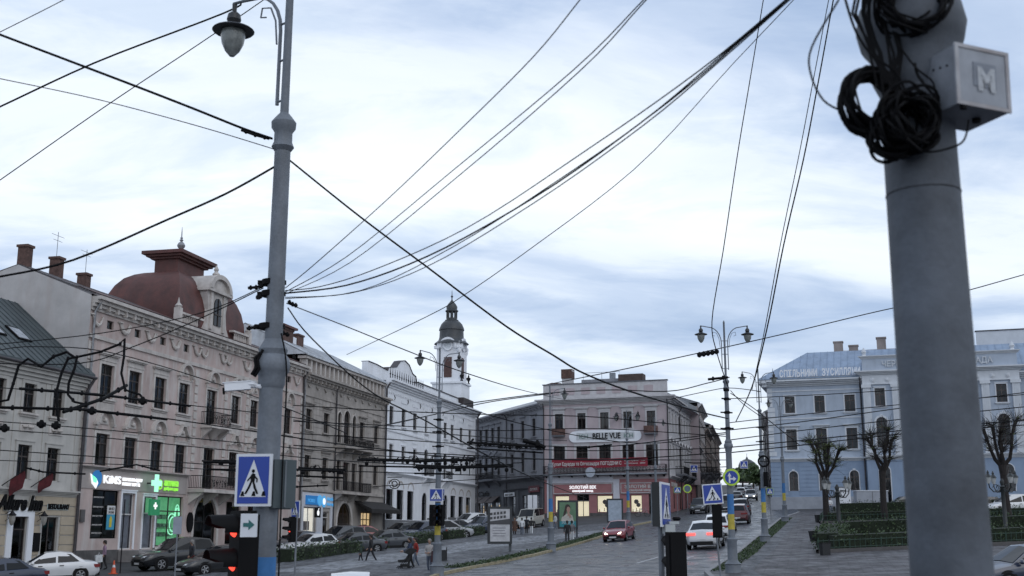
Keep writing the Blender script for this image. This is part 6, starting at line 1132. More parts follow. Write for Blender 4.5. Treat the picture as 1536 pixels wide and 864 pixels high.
def hedge(A, B_, h, wd, label, group, dens=70, clip=.06):
    A, B_ = Vector(A), Vector(B_); d = (B_ - A); L = d.length; d.normalize(); n = Vector((-d.y, d.x, 0)); t = thing('hedge', label, 'hedge', (A.x, A.y, G(A.x, A.y)), 0, group); b = MB()
    for _ in range(int(L * dens * (h + wd))):
        u = random.uniform(0, L); f = random.choice((0, 1, 1, 2, 2, 3)); wv = .07 * math.sin(u * 2.3) + .05 * math.sin(u * 5.1)
        if f == 0: y, z = random.uniform(-.5, .5) * wd, h + wv
        elif f in (1, 2): y, z = (-.5 if f == 1 else .5) * wd * (1 + wv), random.uniform(.05, h)
        else: y, z = random.uniform(-.45, .45) * wd, random.uniform(.1, h)
        p = A + d * u + n * y; p.z = G(p.x, p.y) + .13 + z; p += Vector((random.gauss(0, clip), random.gauss(0, clip), random.gauss(0, clip))); leaf(b, p - t.location, .07)
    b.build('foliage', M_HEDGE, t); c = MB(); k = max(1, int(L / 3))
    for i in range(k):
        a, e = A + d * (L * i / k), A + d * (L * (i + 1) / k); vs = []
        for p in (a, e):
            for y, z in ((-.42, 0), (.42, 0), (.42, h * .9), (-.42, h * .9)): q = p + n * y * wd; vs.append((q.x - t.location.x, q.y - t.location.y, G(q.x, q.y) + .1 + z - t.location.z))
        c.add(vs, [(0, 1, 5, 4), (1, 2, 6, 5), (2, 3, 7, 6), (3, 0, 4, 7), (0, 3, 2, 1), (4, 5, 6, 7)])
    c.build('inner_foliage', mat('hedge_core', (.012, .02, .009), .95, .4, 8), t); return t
hp = [gp(*q) for q in ((424, 847), (510, 834), (600, 821), (665, 812), (724, 803.5))]
for i in range(4):
    A, B_ = hp[i], hp[i + 1]; hedge(A + (B_ - A) * .02, B_ - (B_ - A) * (.05 if i != 2 else .16), .85, 1.0, ['clipped dark hedge length before the white hatchback', 'clipped dark hedge length behind the walking child', 'clipped dark hedge length behind the pushchair and plaza lamp post', 'clipped dark hedge length ending at the building-photo poster'][i], 'hedges along the plaza edge', 60)
# grassy strip of low plants beside the plaza kerb
b = MB(); VP = [gp(*q) for q in ((700, 856), (770, 843), (850, 823), (915, 803), (955, 790))]
for a, e in zip(VP, VP[1:]):
    for _ in range(int((e - a).length * 170)):
        p = a.lerp(e, random.random()) + Vector((-random.uniform(.25, 1.3), 0, 0)); p.z = G(p.x, p.y) + .14 + abs(random.gauss(0, .07)); leaf(b, p, .055)
stuff(tag(b.build('verge_plants', M_HEDGE), 'low green plants along the plaza kerb', 'plants'))
b = MB(); VP = [Vector((q[0], q[1], 0)) for q in KR[2:-1]]
for a, e in zip(VP, VP[1:]):
    for _ in range(int((e - a).length * 120)):
        p = a.lerp(e, random.random()) + Vector((random.uniform(.2, 1.15), 0, 0)); p.z = G(p.x, p.y) + .14 + abs(random.gauss(0, .03)); leaf(b, p, .05)
stuff(tag(b.build('gutter_grass', M_HEDGE), 'thin grass strip along the square kerb', 'grass'))
# square: fenced beds with box hedges
def bed(P, label, h=.75):
    P = [Vector((p[0], p[1])) for p in P]; c = sum(P, Vector((0, 0))) / len(P); t = thing('flower_bed', label, 'flower bed', (c.x, c.y, G(c.x, c.y)), 0, 'fenced beds on the square'); g0 = t.location.z
    rim = MB(); fr = MB(); rails = MB()
    for a, e in zip(P, P[1:] + P[:1]):
        L = (e - a).length; d = (e - a) / L; n = int(L / .28); an = math.atan2(d.y, d.x)
        k = max(1, int(L / 4))
        for i in range(k):
            q0, q1 = a + d * L * i / k, a + d * L * (i + 1) / k; nn = Vector((-d.y, d.x)) * .12; rim.add([(*(q - c + s_ * nn), G(*q) - g0 + z) for q in (q0, q1) for s_, z in ((-1, 0), (1, 0), (1, .32), (-1, .32))], [(0, 1, 5, 4), (1, 2, 6, 5), (2, 3, 7, 6), (3, 0, 4, 7)])
            rails.tube([(*(q - c), G(*q) - g0 + .75) for q in (q0, q1)], .02, 5); rails.tube([(*(q - c), G(*q) - g0 + .4) for q in (q0, q1)], .018, 5)
        for i in range(n): q = a + d * L * i / n; z = G(*q) - g0; x_, y_ = q - c; fr.tube([(x_, y_, z + .3), (x_, y_, z + .84)], .016 if i % 6 else .035, 4)
    rim.build('bed_rim', mat('bed_stone', (.09, .085, .085), .9, .2, 1), t); rails.build('fence_rail', mat('fence_green', (.022, .05, .035), .5, .2), t); stuff(fr.build('fence_pickets', MATS['fence_green'], t))
    MB().add([(*(p - c) * .98, G(*p) - g0 + .3) for p in P], [tuple(range(len(P)))]).build('soil', mat('soil', (.03, .035, .02), .95, .3, 2), t); return t
b1 = [gp(1228, 834)[:2], (38, 63.5), (44, 74), gp(1233, 812)[:2]]; b2 = [gp(1231, 788)[:2], (45, 91), (52, 108), gp(1240, 774)[:2]]
bed(b1, 'fenced bed with clipped box hedge nearest the lantern standard'); bed(b2, 'fenced bed with box hedge under the pollard trees')
HG = 'box hedges in the fenced beds'
hedge((b1[0][0] + 1.0, b1[0][1] + 1.2, 0), (37, 65.2, 0), .95, 1.1, 'low rounded box hedge row just behind the green picket fence', HG, 60, .09); hedge((b1[3][0] + 1.2, b1[3][1] - 1, 0), (42.5, 73, 0), 1.2, 1.2, 'taller box hedge row at the back of the near fenced bed', HG, 60, .09); hedge((b1[0][0] + .9, b1[0][1] + 1.6, 0), (b1[3][0] + .6, b1[3][1] - 1.6, 0), 1.05, 1.3, 'bushy box hedge end beside the tilted litter bin', HG, 70, .09)
hedge((b2[0][0] + 1, b2[0][1] + 1.2, 0), (44, 93, 0), .9, 1.0, 'box hedge row along the fence of the bed under the pollard trees', HG + ' under the trees', 45, .09); hedge((b2[3][0] + 1, b2[3][1] - 1, 0), (51, 107, 0), 1.2, 1.2, 'taller box hedge row behind the pollard trunks', HG + ' under the trees', 45, .09)
# pollarded trees
def pollard(p, h, label, buds, seed, lean=0.0):
    random.seed(seed); t = thing('pollard_tree', label, 'tree', p, 0, 'pollarded trees on the square'); tr = MB(); cr = MB(); lf = MB(); H1 = h * .5
    tr.tube([(0, 0, -.3), (.03, 0, .5), (lean * .3, .05, H1 * .5), (lean * .6, 0, H1 * .85), (lean, 0, H1)], [.4, .28, .24, .26, .3], 10)
    for i in range(5):
        a = i * 2 * math.pi / 4 + random.uniform(-.4, .4); ou = random.uniform(.8, 1.45) if i < 4 else .2; hh = h * random.uniform(.24, .42); P = [Vector((lean, 0, H1 - .15))]
        for k in range(1, 5): f = k / 4; P.append(Vector((lean + math.cos(a) * ou * f ** .75, math.sin(a) * ou * f ** .75, H1 - .1 + hh * f ** 1.25)) + Vector((random.gauss(0, .1), random.gauss(0, .1), random.gauss(0, .07))))
        tr.tube(P, [.19, .14, .115, .105, .15], 7)
        for kn in (2, 3, 4):
            for _ in range(26 if kn < 4 else 60):
                q = P[kn] + Vector((random.gauss(0, .05),) * 3); dr = Vector((math.cos(a) * .5 + random.gauss(0, .85), math.sin(a) * .5 + random.gauss(0, .85), random.uniform(-.25, 1.25))).normalized(); l = random.uniform(.35, 1.25) * h / 7.5; e = q + dr * l + Vector((0, 0, .1)); cr.tube([q, q.lerp(e, .5) + Vector((random.gauss(0, .05), random.gauss(0, .05), 0)), e], [.017, .013, .009], 3, False)
                if random.random() < buds:
                    for _ in range(5): leaf(lf, q.lerp(e, random.uniform(.15, .9)) + Vector((random.gauss(0, .06), random.gauss(0, .06), random.gauss(0, .06))), .05)
    tr.build('trunk', M_BARK, t); cr.build('twigs', M_BARK, t)
    if lf.v: lf.build('leaves', M_BUD, t)
    return t
pollard(gx(1240, 99), 7.6, 'slender pollard tree budding green before the town hall windows', .8, 3, .1); pollard(gx(1327, 96), 8.4, 'thick pollard tree with knotted crown before the portico', .12, 4, .1); pollard(gx(1513, 88), 8.6, 'pollard tree with forked crown by the parked white car', .05, 5, -.1)
random.seed(21)
# lantern standards
def lantern(p, label, rz):
    t = thing('lantern_standard', label, 'lamp post', p, rz, 'multi-armed lantern standards'); MB().lathe([(.3, 0), (.3, .3), (.2, .4), (.13, .5), (.12, 2.9), (.16, 3.0), (.1, 3.1), (.14, 3.3), (.05, 3.5)], 12).build('post', mat('lantern_green_black', (.014, .018, .02), .45, .1), t)
    for i, a in enumerate((0, 90, 180, 270)):
        c, s_ = math.cos(R(a)), math.sin(R(a)); MB().tube([(0, 0, 3.0)] + [(c * x_, s_ * x_, 2.95 + z_) for x_, z_ in ((.3, -.25), (.6, -.25), (.85, 0), (.9, .25))], .035, 6).tube([(c * (.45 + .2 * math.cos(k)), s_ * (.45 + .2 * math.cos(k)), 2.95 + .2 * math.sin(k)) for k in range(6)], .025, 5).build('arm', MATS['lantern_green_black'], t)
        l = MB().lathe([(.09, .25), (.17, .6), (.18, .62)], 6, (c * .9, s_ * .9, 2.95), False).build('lamp_glass', mat('lantern_pane', (.42, .43, .43), .3, .1), t); MB().lathe([(.21, .62), (.16, .72), (.06, .85), (.08, .9), (.02, 1.05)], 6, (c * .9, s_ * .9, 2.95), False).build('cap', MATS['lantern_green_black'], l)
    return t
lantern(gx(1260, 74), 'dark four-armed lantern standard at the corner of the near bed', R(20)); lantern(gx(1510, 72), 'dark four-armed lantern standard by the parked white car', R(10))
# litter bins, boards
def bin_(p, label, tilt=0): 
    t = thing('litter_bin', label, 'litter bin', p, R(15), 'dark litter bins'); t.scale = (.75,) * 3; t.rotation_euler = (0, tilt, R(15)); MB().add([(-.25, -.2, .1), (.25, -.2, .1), (.25, .2, .1), (-.25, .2, .1), (-.32, -.26, .95), (.32, -.26, .95), (.32, .26, .95), (-.32, .26, .95)], [(0, 3, 2, 1), (0, 1, 5, 4), (1, 2, 6, 5), (2, 3, 7, 6), (3, 0, 4, 7), (4, 5, 6, 7)]).build('bucket', mat('bin_black', (.015, .017, .02), .6, .1), t); MB().box(.33, .38, -.05, .05, 0, 1.2).build('post', M_IRON, t); MB().box(-.34, .34, -.28, .28, .96, 1.0).build('rim', M_IRON, t)
bin_(gp(1222, 815), 'dark litter bin at the corner of the hedged bed by the square', R(-4)); bin_(gp(1238, 837), 'dark litter bin in front of the green picket fence'); bin_(gp(1228, 786), 'dark litter bin beside the farther bed'); bin_(gp(663, 845), 'dark litter bin at the foot of the plaza lamp post')
t = thing('notice_board', 'white printed notice board standing before the town hall wall', 'board', gx(1266, 124)); MB().box(-.8, .8, 0, .08, .4, 2.5).build('panel', M_SWHITE, t); MB().box(-.85, .85, -.02, .1, 2.5, 2.65).build('top_rail', M_SGREY, t); MB().box(-.7, -.6, 0, .08, -.2, .4).build('leg', M_SGREY, t); MB().box(.6, .7, 0, .08, -.2, .4).build('leg', M_SGREY, t); lettering('ЧЕРНІВЦІ', .28, M_DKFRAME, t, (-.6, -.01, 2.1), width=1.2, depth=.01)
t = thing('utility_kiosk', 'pale blue-grey utility cabinet beside the portico', 'cabinet', gx(1310, 128)); MB().box(-1.7, 1.7, 0, 1.2, -.3, 2.0).build('cabinet', M_HP, t); MB().box(-1.75, 1.75, -.05, 1.25, 2.0, 2.1).build('lid', M_HTRIM if 'M_HTRIM' in globals() else P_HTRIM, t); MB().box(-.02, .02, -.01, 0, 0, 1.95).build('door_gap', M_DKFRAME, t)
def cone(p, label): t = thing('traffic_cone', label, 'traffic cone', p); MB().box(-.2, .2, -.2, .2, 0, .04).lathe([(.15, .04), (.09, .35)], 12).build('cone_body', mat('cone_orange', (.6, .09, .03), .5, .1), t); MB().lathe([(.09, .35), (.065, .48)], 12).build('stripe', M_SWHITE, t); MB().lathe([(.065, .48), (.03, .72)], 12).build('cone_tip', MATS['cone_orange'], t)
cone(gp(170, 861), 'orange traffic cone with white band beside the pavement edge')
# far trees closing the street
def broadleaf(p, h, r_, label, n, s=.35):
    t = thing('broadleaf_tree', label, 'tree', p, 0, 'green trees at the street end'); b = MB(); MB().tube([(0, 0, -.5), (.1, 0, h * .3), (0, .1, h * .65)], [.35, .25, .12], 8).tube([(0, 0, h * .35), (r_ * .5, .2, h * .65)], [.16, .06], 6).tube([(0, 0, h * .38), (-r_ * .5, -.2, h * .68)], [.16, .06], 6).build('trunk', M_BARK, t)
    for _ in range(14): a = random.uniform(0, 6.28); f = random.uniform(0, .75); leaves(b, (math.cos(a) * r_ * f, math.sin(a) * r_ * f, h * random.uniform(.42, .9)), n // 14, r_ * random.uniform(.3, .5), s, .8)
    b.build('crown', M_FARLEAF, t)
for u, Y, h, r_, lb in ((1114, 380, 7, 4.5, 'bushy green tree at the street end below the far dome'), (1130, 350, 7, 4.5, 'bushy green tree beside the far grey-green house'), (1140, 310, 5.5, 3.2, 'small green tree against the far street houses'), (1104, 400, 6, 4, 'green tree at the street end nearest the brown houses')): broadleaf(gx(u, Y), h, r_, lb, 1400, .5)
t = thing('potted_fir', 'small potted fir by the inn entrance', 'plant', gx(12, 69)); MB().lathe([(.25, 0), (.32, .5)], 12).build('pot', P_PLINTH, t); b = MB(); [leaf(b, Vector((random.gauss(0, .33) * (1.6 - z), random.gauss(0, .33) * (1.6 - z), .45 + z)), .1) for z in [random.uniform(0, 1.5) for _ in range(500)]]; b.build('foliage', M_HEDGE, t)
t = thing('potted_shrub', 'leafy potted shrub between inn door and window', 'plant', gx(57, 71)); MB().lathe([(.25, 0), (.32, .5)], 12).build('pot', P_PLINTH, t); b = MB(); leaves(b, (0, 0, 1.2), 600, .75, .1, 1.1); b.build('foliage', M_HEDGE, t)
# ------------------------------------------------------------------ cars
CAR = {}
def carpaint(name, c, rough=.3): return mat('paint_' + name, c, rough, .04, 2, coat=.7, spec=.5)
M_TYRE = mat('tyre', (.009, .009, .01), .85, .1, spec=.2); M_RIM = mat('alloy_rim', (.34, .35, .37), .4, .1, metal=.3); M_TRIMB = mat('car_trim_black', (.009, .009, .01), .5, .1, spec=.25); M_HEAD = mat('headlamp', (.50, .53, .56), .12, .1, coat=.8); M_TAIL = mat('tail_lamp', (.20, .012, .012), .2, .1, coat=.8); M_TAILLIT = mat('lit_tail_lamp', (.8, .1, .08), .3, 0, emit=(1, .10, .09), es=1.6); M_HEADLIT = mat('lit_headlamp', (1, .95, .85), .3, 0, emit=(1, .93, .78), es=7.0); M_PLATE = mat('number_plate', (.55, .56, .57), .5, .1)
# kind: length, half width, wheelbase front/rear axle x, wheel radius, hood line stations, cabin points
KIND = dict(
    sedan=dict(L=4.75, W=.91, ax=(.92, 3.72), r=.33, zb=.2, belt=[(0, .62), (.12, .92), (.75, 1.0), (2.6, .96), (3.5, .90), (4.35, .76), (4.68, .60), (4.75, .5)], cab=[(.62, .98), (1.35, 1.40), (2.55, 1.45), (3.55, .92)], roofw=.62),
    hatch=dict(L=4.25, W=.89, ax=(.75, 3.35), r=.32, zb=.2, belt=[(0, .6), (.08, .95), (.5, 1.02), (2.2, .97), (3.1, .92), (3.9, .78), (4.2, .6), (4.25, .5)], cab=[(.12, 1.0), (.62, 1.42), (2.1, 1.47), (3.15, .93)], roofw=.62),
    suv=dict(L=4.75, W=.96, ax=(.9, 3.75), r=.38, zb=.28, belt=[(0, .7), (.08, 1.08), (.5, 1.14), (2.6, 1.10), (3.5, 1.06), (4.4, .94), (4.7, .75), (4.75, .6)], cab=[(.1, 1.12), (.55, 1.66), (2.45, 1.74), (3.5, 1.08)], roofw=.7),
    coupesuv=dict(L=4.7, W=.97, ax=(.9, 3.7), r=.39, zb=.27, belt=[(0, .75), (.1, 1.08), (.6, 1.14), (2.6, 1.08), (3.4, 1.04), (4.35, .92), (4.65, .75), (4.7, .6)], cab=[(.35, 1.12), (1.35, 1.58), (2.35, 1.64), (3.4, 1.06)], roofw=.68),
    van=dict(L=4.9, W=.95, ax=(.9, 3.9), r=.34, zb=.24, belt=[(0, .7), (.04, 1.15), (.4, 1.2), (2.6, 1.16), (3.9, 1.14), (4.55, .95), (4.85, .75), (4.9, .6)], cab=[(.05, 1.18), (.18, 1.9), (3.1, 1.95), (4.0, 1.14)], roofw=.78))
def interp(P, x):
    for (a, b), (c, d) in zip(P, P[1:]):
        if a <= x <= c: return b + (d - b) * (x - a) / max(1e-6, c - a)
    return P[0][1] if x < P[0][0] else P[-1][1]
def car_meshes(kind, pm):
    if (kind, pm.name) in CAR: return CAR[(kind, pm.name)]
    K = KIND[kind]; L, W = K['L'], K['W']; D_ = {}; xs = [0, .03, .1, .25, .5, .8, 1.2, 1.7, 2.2, 2.7, 3.1, 3.5, 3.8, L - .55, L - .3, L - .12, L - .03, L]; xs = sorted({x for x in xs if x <= L}); b = MB(); vs = []; n = 14
    for x in xs:
        e = min(x, L - x); wf = 1 - .26 * max(0, 1 - e / .55) ** 2.2; w_ = W * wf; zt = interp(K['belt'], x); z0 = K['zb'] + .18 * max(0, 1 - e / .35) ** 1.5
        half = [(0, z0), (w_ * .84, z0), (w_ * .95, z0 + .08), (w_ * .985, z0 + (zt - z0) * .42), (w_, z0 + (zt - z0) * .6), (w_ * .975, zt - .1), (w_ * .93, zt - .03), (w_ * .8, zt)]
        ring = half + [(0, zt + .035 * (e > .3))] + [(-y, z) for y, z in half[:0:-1]]; vs += [(x - L / 2, y, z) for y, z in ring]
    n = len(ring); b.add(vs, [(i * n + j, i * n + (j + 1) % n, (i + 1) * n + (j + 1) % n, (i + 1) * n + j) for i in range(len(xs) - 1) for j in range(n)] + [tuple(range(n - 1, -1, -1)), tuple(range((len(xs) - 1) * n, len(xs) * n))], True); b.f = [q[::-1] for q in b.f]
    D_['body'] = b.mesh('body', pm, 42)
    c = K['cab']; rw = K['roofw']; wb = W * .92; cz = [(x - L / 2, z) for x, z in c]
    def side(x, z, f): return wb + (rw - wb) * f
    A, B_, C_, E_ = cz; b = MB(); m1 = ((B_[0] + C_[0]) / 2, max(B_[1], C_[1]) + .03)
    P = [(A[0], wb * .95, A[1] - .06), (B_[0], rw * .97, B_[1]), (m1[0], rw, m1[1]), (C_[0], rw, C_[1]), (E_[0], wb, E_[1] - .06)]
    vs = [p for p in P] + [(x, -y, z) for x, y, z in P] + [(x, 0, z + .04) for x, y, z in P]; 
    b.add(vs, [(0, 4, 3, 2, 1), (5, 6, 7, 8, 9)]); b.add(vs, [(i, i + 1, 11 + i, 10 + i) for i in range(4)] + [(10 + i, 11 + i, 6 + i, 5 + i) for i in range(4)], True)
    b.f = [q[::-1] for q in b.f]; D_['cabin'] = b.mesh('cabin', pm, 40)
    def quadpanel(p, q, f0, f1, s0, s1, off):      # windscreen style panel between two profile points
        a0 = Vector((p[0], 0, p[2])).lerp(Vector((q[0], 0, q[2])), f0); a1 = Vector((p[0], 0, p[2])).lerp(Vector((q[0], 0, q[2])), f1); w0 = p[1] + (q[1] - p[1]) * f0; w1 = p[1] + (q[1] - p[1]) * f1; nv = off; g = MB()
        return g.add([(a0.x, -w0 * s0, a0.z), (a0.x, 0, a0.z + .042), (a0.x, w0 * s0, a0.z), (a1.x, -w1 * s1, a1.z), (a1.x, 0, a1.z + .042), (a1.x, w1 * s1, a1.z)], [(0, 1, 4, 3), (1, 2, 5, 4)]) and [setattr(g, 'v', [(x + nv[0], y, z + nv[1]) for x, y, z in g.v])] and g
    D_['windscreen'] = quadpanel(P[4], P[3], .14, .93, .92, .9, (.015, .012)).mesh('windscreen', M_CARGLASS); D_['rear_window'] = quadpanel(P[0], P[1], .22, .9, .88, .86, (-.015, .012)).mesh('rear_window', M_CARGLASS)
    for sg in (1, -1):
        def on(x, f):      # point on the cabin side: x position, f 0 belt..1 roof edge
            zt_ = interp([(A[0], A[1]), (B_[0], B_[1]), m1, (C_[0], C_[1]), (E_[0], E_[1])], x); zb_ = interp([(A[0], A[1] - .05), (E_[0], E_[1] - .05)], x); z = zb_ + .06 + (zt_ - zb_ - .12) * f
            f2 = (z - P[0][2]) / (P[1][2] - P[0][2]); y = wb * .975 + (rw - wb * .975) * min(1, max(0, f2)); return (x, sg * (y + .012), z)
        mid = (B_[0] + C_[0]) / 2 + .1; g = []
        for x0, x1, t0, t1 in ((A[0] + .36 * (B_[0] - A[0]) + .1, mid - .05, B_[0] + .06, mid - .05), (mid + .05, E_[0] - .3 * (E_[0] - C_[0]), mid + .05, C_[0] + .0)):
            q = [on(x0, .02), on(x1, .02), on(t1, 1), on(t0, 1)]; g.append(MB().add(q if sg > 0 else q, [(3, 2, 1, 0) if sg > 0 else (0, 1, 2, 3)]).mesh('side_window', M_CARGLASS))
        D_['side%d' % sg] = g
    r = K['r']; D_['tyre'] = MB().lathe([(r * .62, .0), (r * .62, -.1), (r * .95, -.105), (r, -.08), (r, .08), (r * .95, .105), (r * .64, .1), (r * .62, .0)], 22).mesh('tyre', M_TYRE)
    w = MB().lathe([(r * .64, -.02), (r * .64, .095), (r * .6, .1), (r * .58, .06), (.06, .05), (.05, .085), (.001, .09)], 20)
    for k in range(5):
        a = 2 * math.pi * k / 5; ca, sa = math.cos(a), math.sin(a); w.add([(ca * .05 - sa * .035, sa * .05 + ca * .035, .088), (ca * .05 + sa * .035, sa * .05 - ca * .035, .088), (ca * r * .6 + sa * .028, sa * r * .6 - ca * .028, .096), (ca * r * .6 - sa * .028, sa * r * .6 + ca * .028, .096)], [(0, 1, 2, 3)])
    D_['rim'] = w.mesh('rim', M_RIM); D_['arch'] = MB().lathe([(.001, 0), (r * 1.16, 0), (r * 1.16, .03), (.001, .031)], 22).mesh('wheel_arch', M_TRIMB)
    CAR[(kind, pm.name)] = D_; return D_
def car(kind, pm, p, hd, label, lit_head=False, lit_tail=False, group=None, name=None, plate=True, skirt=False, cat=None):
    """p ground point under the middle, hd heading (radians, direction of the nose)"""
    K = KIND[kind]; L, W = K['L'], K['W']; D_ = car_meshes(kind, pm); f = Vector((math.cos(hd), math.sin(hd))); e = 1.4
    pitch = math.atan2(G(p[0] + f.x * e, p[1] + f.y * e) - G(p[0] - f.x * e, p[1] - f.y * e), 2 * e); rl = math.atan2(G(p[0] - f.y * .7, p[1] + f.x * .7) - G(p[0] + f.y * .7, p[1] - f.x * .7), 1.4)
    t = thing(name or {'van': 'parked_van'}.get(kind, 'car'), label, cat or ('van' if kind == 'van' else 'car'), (p[0], p[1], p[2] if len(p) > 2 else G(p[0], p[1])), hd, group); t.rotation_euler = (rl, -pitch, hd)
    inst('body', D_['body'], t); cb = inst('cabin', D_['cabin'], t); inst('windscreen', D_['windscreen'], t); inst('rear_window', D_['rear_window'], t)
    for sg in (1, -1):
        for g in D_['side%d' % sg]: inst('side_window', g, t)
        for ax in K['ax']:
            x = ax - L / 2; inst('wheel_arch', D_['arch'], t, (x, sg * (W * .985 - .02), K['r'] + .02), rot=(-sg * math.pi / 2, 0, 0)); wh = inst('wheel', D_['tyre'], t, (x, sg * (W - .09), K['r']), rot=(-sg * math.pi / 2, 0, 0)); inst('rim', D_['rim'], wh)
        fz = interp(K['belt'], L - .3); rz_ = interp(K['belt'], .1)
        inst('headlight', cached(('hl', kind, lit_head, sg), lambda: MB().add([(L / 2 - .02, sg * W * .42, fz - .17), (L / 2 - .2, sg * W * .8, fz - .12), (L / 2 - .42, sg * W * .905, fz - .06), (L / 2 - .36, sg * W * .87, fz + .0), (L / 2 - .1, sg * W * .55, fz - .07)], [tuple(range(5)) if sg > 0 else tuple(range(4, -1, -1))]).lathe([(.001, -.06), (.07, -.04), (.09, 0), (.07, .04), (.001, .06)], 10, (L / 2 - .11, sg * W * .6, fz - .12)).mesh('headlight', M_HEADLIT if lit_head else M_HEAD)), t)
        inst('tail_light', cached(('tl', kind, lit_tail, sg), lambda: MB().box(-L / 2 - .01, -L / 2 + .16, *sorted((sg * W * .36, sg * W * .8)), rz_ - .2, rz_ - .06).box(-L / 2 + .05, -L / 2 + .3, *sorted((sg * W * .79, sg * W * .93)), rz_ - .21, rz_ - .05).mesh('tail_light', M_TAILLIT if lit_tail else M_TAIL)), t)
        c3 = K['cab'][3]; inst('mirror', cached(('mi', kind, pm.name, sg), lambda: MB().lathe([(.001, -.08), (.07, -.06), (.1, 0), (.07, .07), (.001, .09)], 8, (c3[0] - L / 2 - .35, sg * (W + .07), c3[1] + .06)).mesh('mirror', pm)), t)
        for dx in (-.55, .45): inst('door_handle', cached(('dh', kind, dx, sg), lambda: MB().box(dx - .1, dx + .1, *sorted((sg * (W * .985), sg * (W * 1.0 + .015))), K['belt'][2][1] - .2, K['belt'][2][1] - .165).mesh('door_handle', M_TRIMB)), t)
        inst('sill', cached(('sl', kind, sg), lambda: MB().box(K['ax'][0] - L / 2 + K['r'] * 1.2, K['ax'][1] - L / 2 - K['r'] * 1.2, *sorted((sg * (W * .9), sg * (W * .965))), K['zb'] - .03, K['zb'] + .13).mesh('sill', M_TRIMB)), t)
    inst('bumper', cached(('bf', kind), lambda: MB().box(L / 2 - .2, L / 2 + .012, -W * .62, W * .62, K['zb'] + .02, K['zb'] + .2).mesh('bumper', M_TRIMB)), t); inst('bumper', cached(('br', kind), lambda: MB().box(-L / 2 - .012, -L / 2 + .2, -W * .7, W * .7, K['zb'] + .02, K['zb'] + .24).mesh('bumper', M_TRIMB)), t)
    inst('grille', cached(('gr', kind), lambda: MB().box(L / 2 - .12, L / 2 + .008, -W * .36, W * .36, interp(K['belt'], L) - .12 + .0, interp(K['belt'], L) + .06).mesh('grille', M_TRIMB)), t)
    inst('number_plate', cached(('np', kind), lambda: MB().box(L / 2 + .013, L / 2 + .025, -.26, .26, K['zb'] + .1, K['zb'] + .21).mesh('number_plate', M_PLATE)), t); inst('number_plate', cached(('npr', kind), lambda: MB().box(-L / 2 - .026, -L / 2 - .013, -.26, .26, K['zb'] + .27, K['zb'] + .38).mesh('number_plate', M_PLATE)), t)
    return t
PW, PK, PG_, PR_, PS, PB_ = carpaint('white', (.62, .63, .65)), carpaint('black', (.012, .013, .016)), carpaint('graphite', (.05, .055, .065)), carpaint('red', (.19, .012, .02)), carpaint('silver', (.33, .34, .36), .35), carpaint('dark_blue', (.02, .03, .06)); PM_ = carpaint('maroon', (.09, .016, .02)); PLM = carpaint('yellow_green', (.35, .42, .04))
H = lambda d: R(d)
car('sedan', PW, gx(72, 60.5), H(205), 'white saloon car parked before the inn'); car('suv', PK, gp(262, 854), H(226), 'black sport utility car parked before the pharmacy steps'); car('sedan', PK, gx(330, 64), H(222), 'black car half hidden behind the big traffic light')
car('sedan', PB_, gx(-14, 55), H(225), 'dark car edge before the inn doorway'); car('hatch', PW, gx(463, 83), H(226), 'white hatchback parked behind the plaza hedge')
KG = 'cars parked along the white building'
for u, Y, h, kd, pm, lb in ((448, 90, 235, 'sedan', PG_, 'graphite saloon parked behind the white hatchback'), (508, 94, 228, 'suv', PG_, 'graphite estate parked at the arched doorway'), (530, 86, 215, 'sedan', PG_, 'dark saloon parked behind the hedge by the walking child'), (576, 92, 215, 'sedan', PS if 0 else PG_, 'grey saloon parked beside the dark one behind the hedge'), (556, 104, 15, 'hatch', PR_, 'red car parked under the black awning'), (632, 106, 225, 'suv', PB_, 'dark blue sport utility car near the plaza lamp post'), (640, 118, 230, 'sedan', PS, 'silver saloon parked against the white wall'), (672, 110, 30, 'suv', PS, 'silver sport utility car behind the hedge near white wall'), (688, 118, 35, 'sedan', PK, 'black saloon parked with its tail to the hedge'), (703, 128, 225, 'suv', PW, 'white sport utility car at the end of the white building'), (724, 118, 228, 'suv', PB_, 'dark blue car parked beside the building-photo poster'), (600, 112, 228, 'hatch', PK, 'black hatchback between the red car and the lamp post')): car(kd, pm, gx(u, Y), H(h), lb, group=KG, lit_tail=(u == 688))
car('van', carpaint('cream', (.36, .36, .33)), gx(796, 128), H(250), 'pale vintage style van parked before the grey wing'); car('hatch', PR_, gp(929, 811), H(252), 'red hatchback with glowing headlights driving down the cobbled road', True)
car('coupesuv', PW, gx(1060, 74), H(74), 'white coupe sport utility car with red tail lights glowing', False, True); car('suv', PW, gx(1080, 84), H(76), 'white sport utility car just ahead of the glowing tail lights'); car('sedan', PS, gx(1086, 94), H(76), 'silver saloon ahead of the two white cars'); car('suv', PM_, gx(1109, 108), H(76), 'maroon estate car climbing the street'); car('suv', PK, gx(1113, 128), H(77), 'black sport utility car climbing the street'); car('van', PG_, gx(1090, 140), H(77), 'dark van queued up the street')
car('suv', PK, gx(1050, 138), H(255), 'black car parked at the kerb by the side wing'); car('hatch', PLM, gx(1080, 152), H(255), 'yellow-green car parked behind the black kerbside car'); car('suv', PW, gx(1127, 190), H(256), 'oncoming car with bright headlights far up the street', True)
for u, Y, kd, pm, lb in ((1106, 195, 'sedan', PG_, 'dark car far up the climbing street'), (1112, 225, 'suv', PW, 'white car far up the climbing street'), (1118, 255, 'sedan', PS, 'silver car far up the climbing street'), (1124, 290, 'sedan', PK, 'black car far up the climbing street')): car(kd, pm, gx(u, Y), H(77), lb, group='far cars up the street')
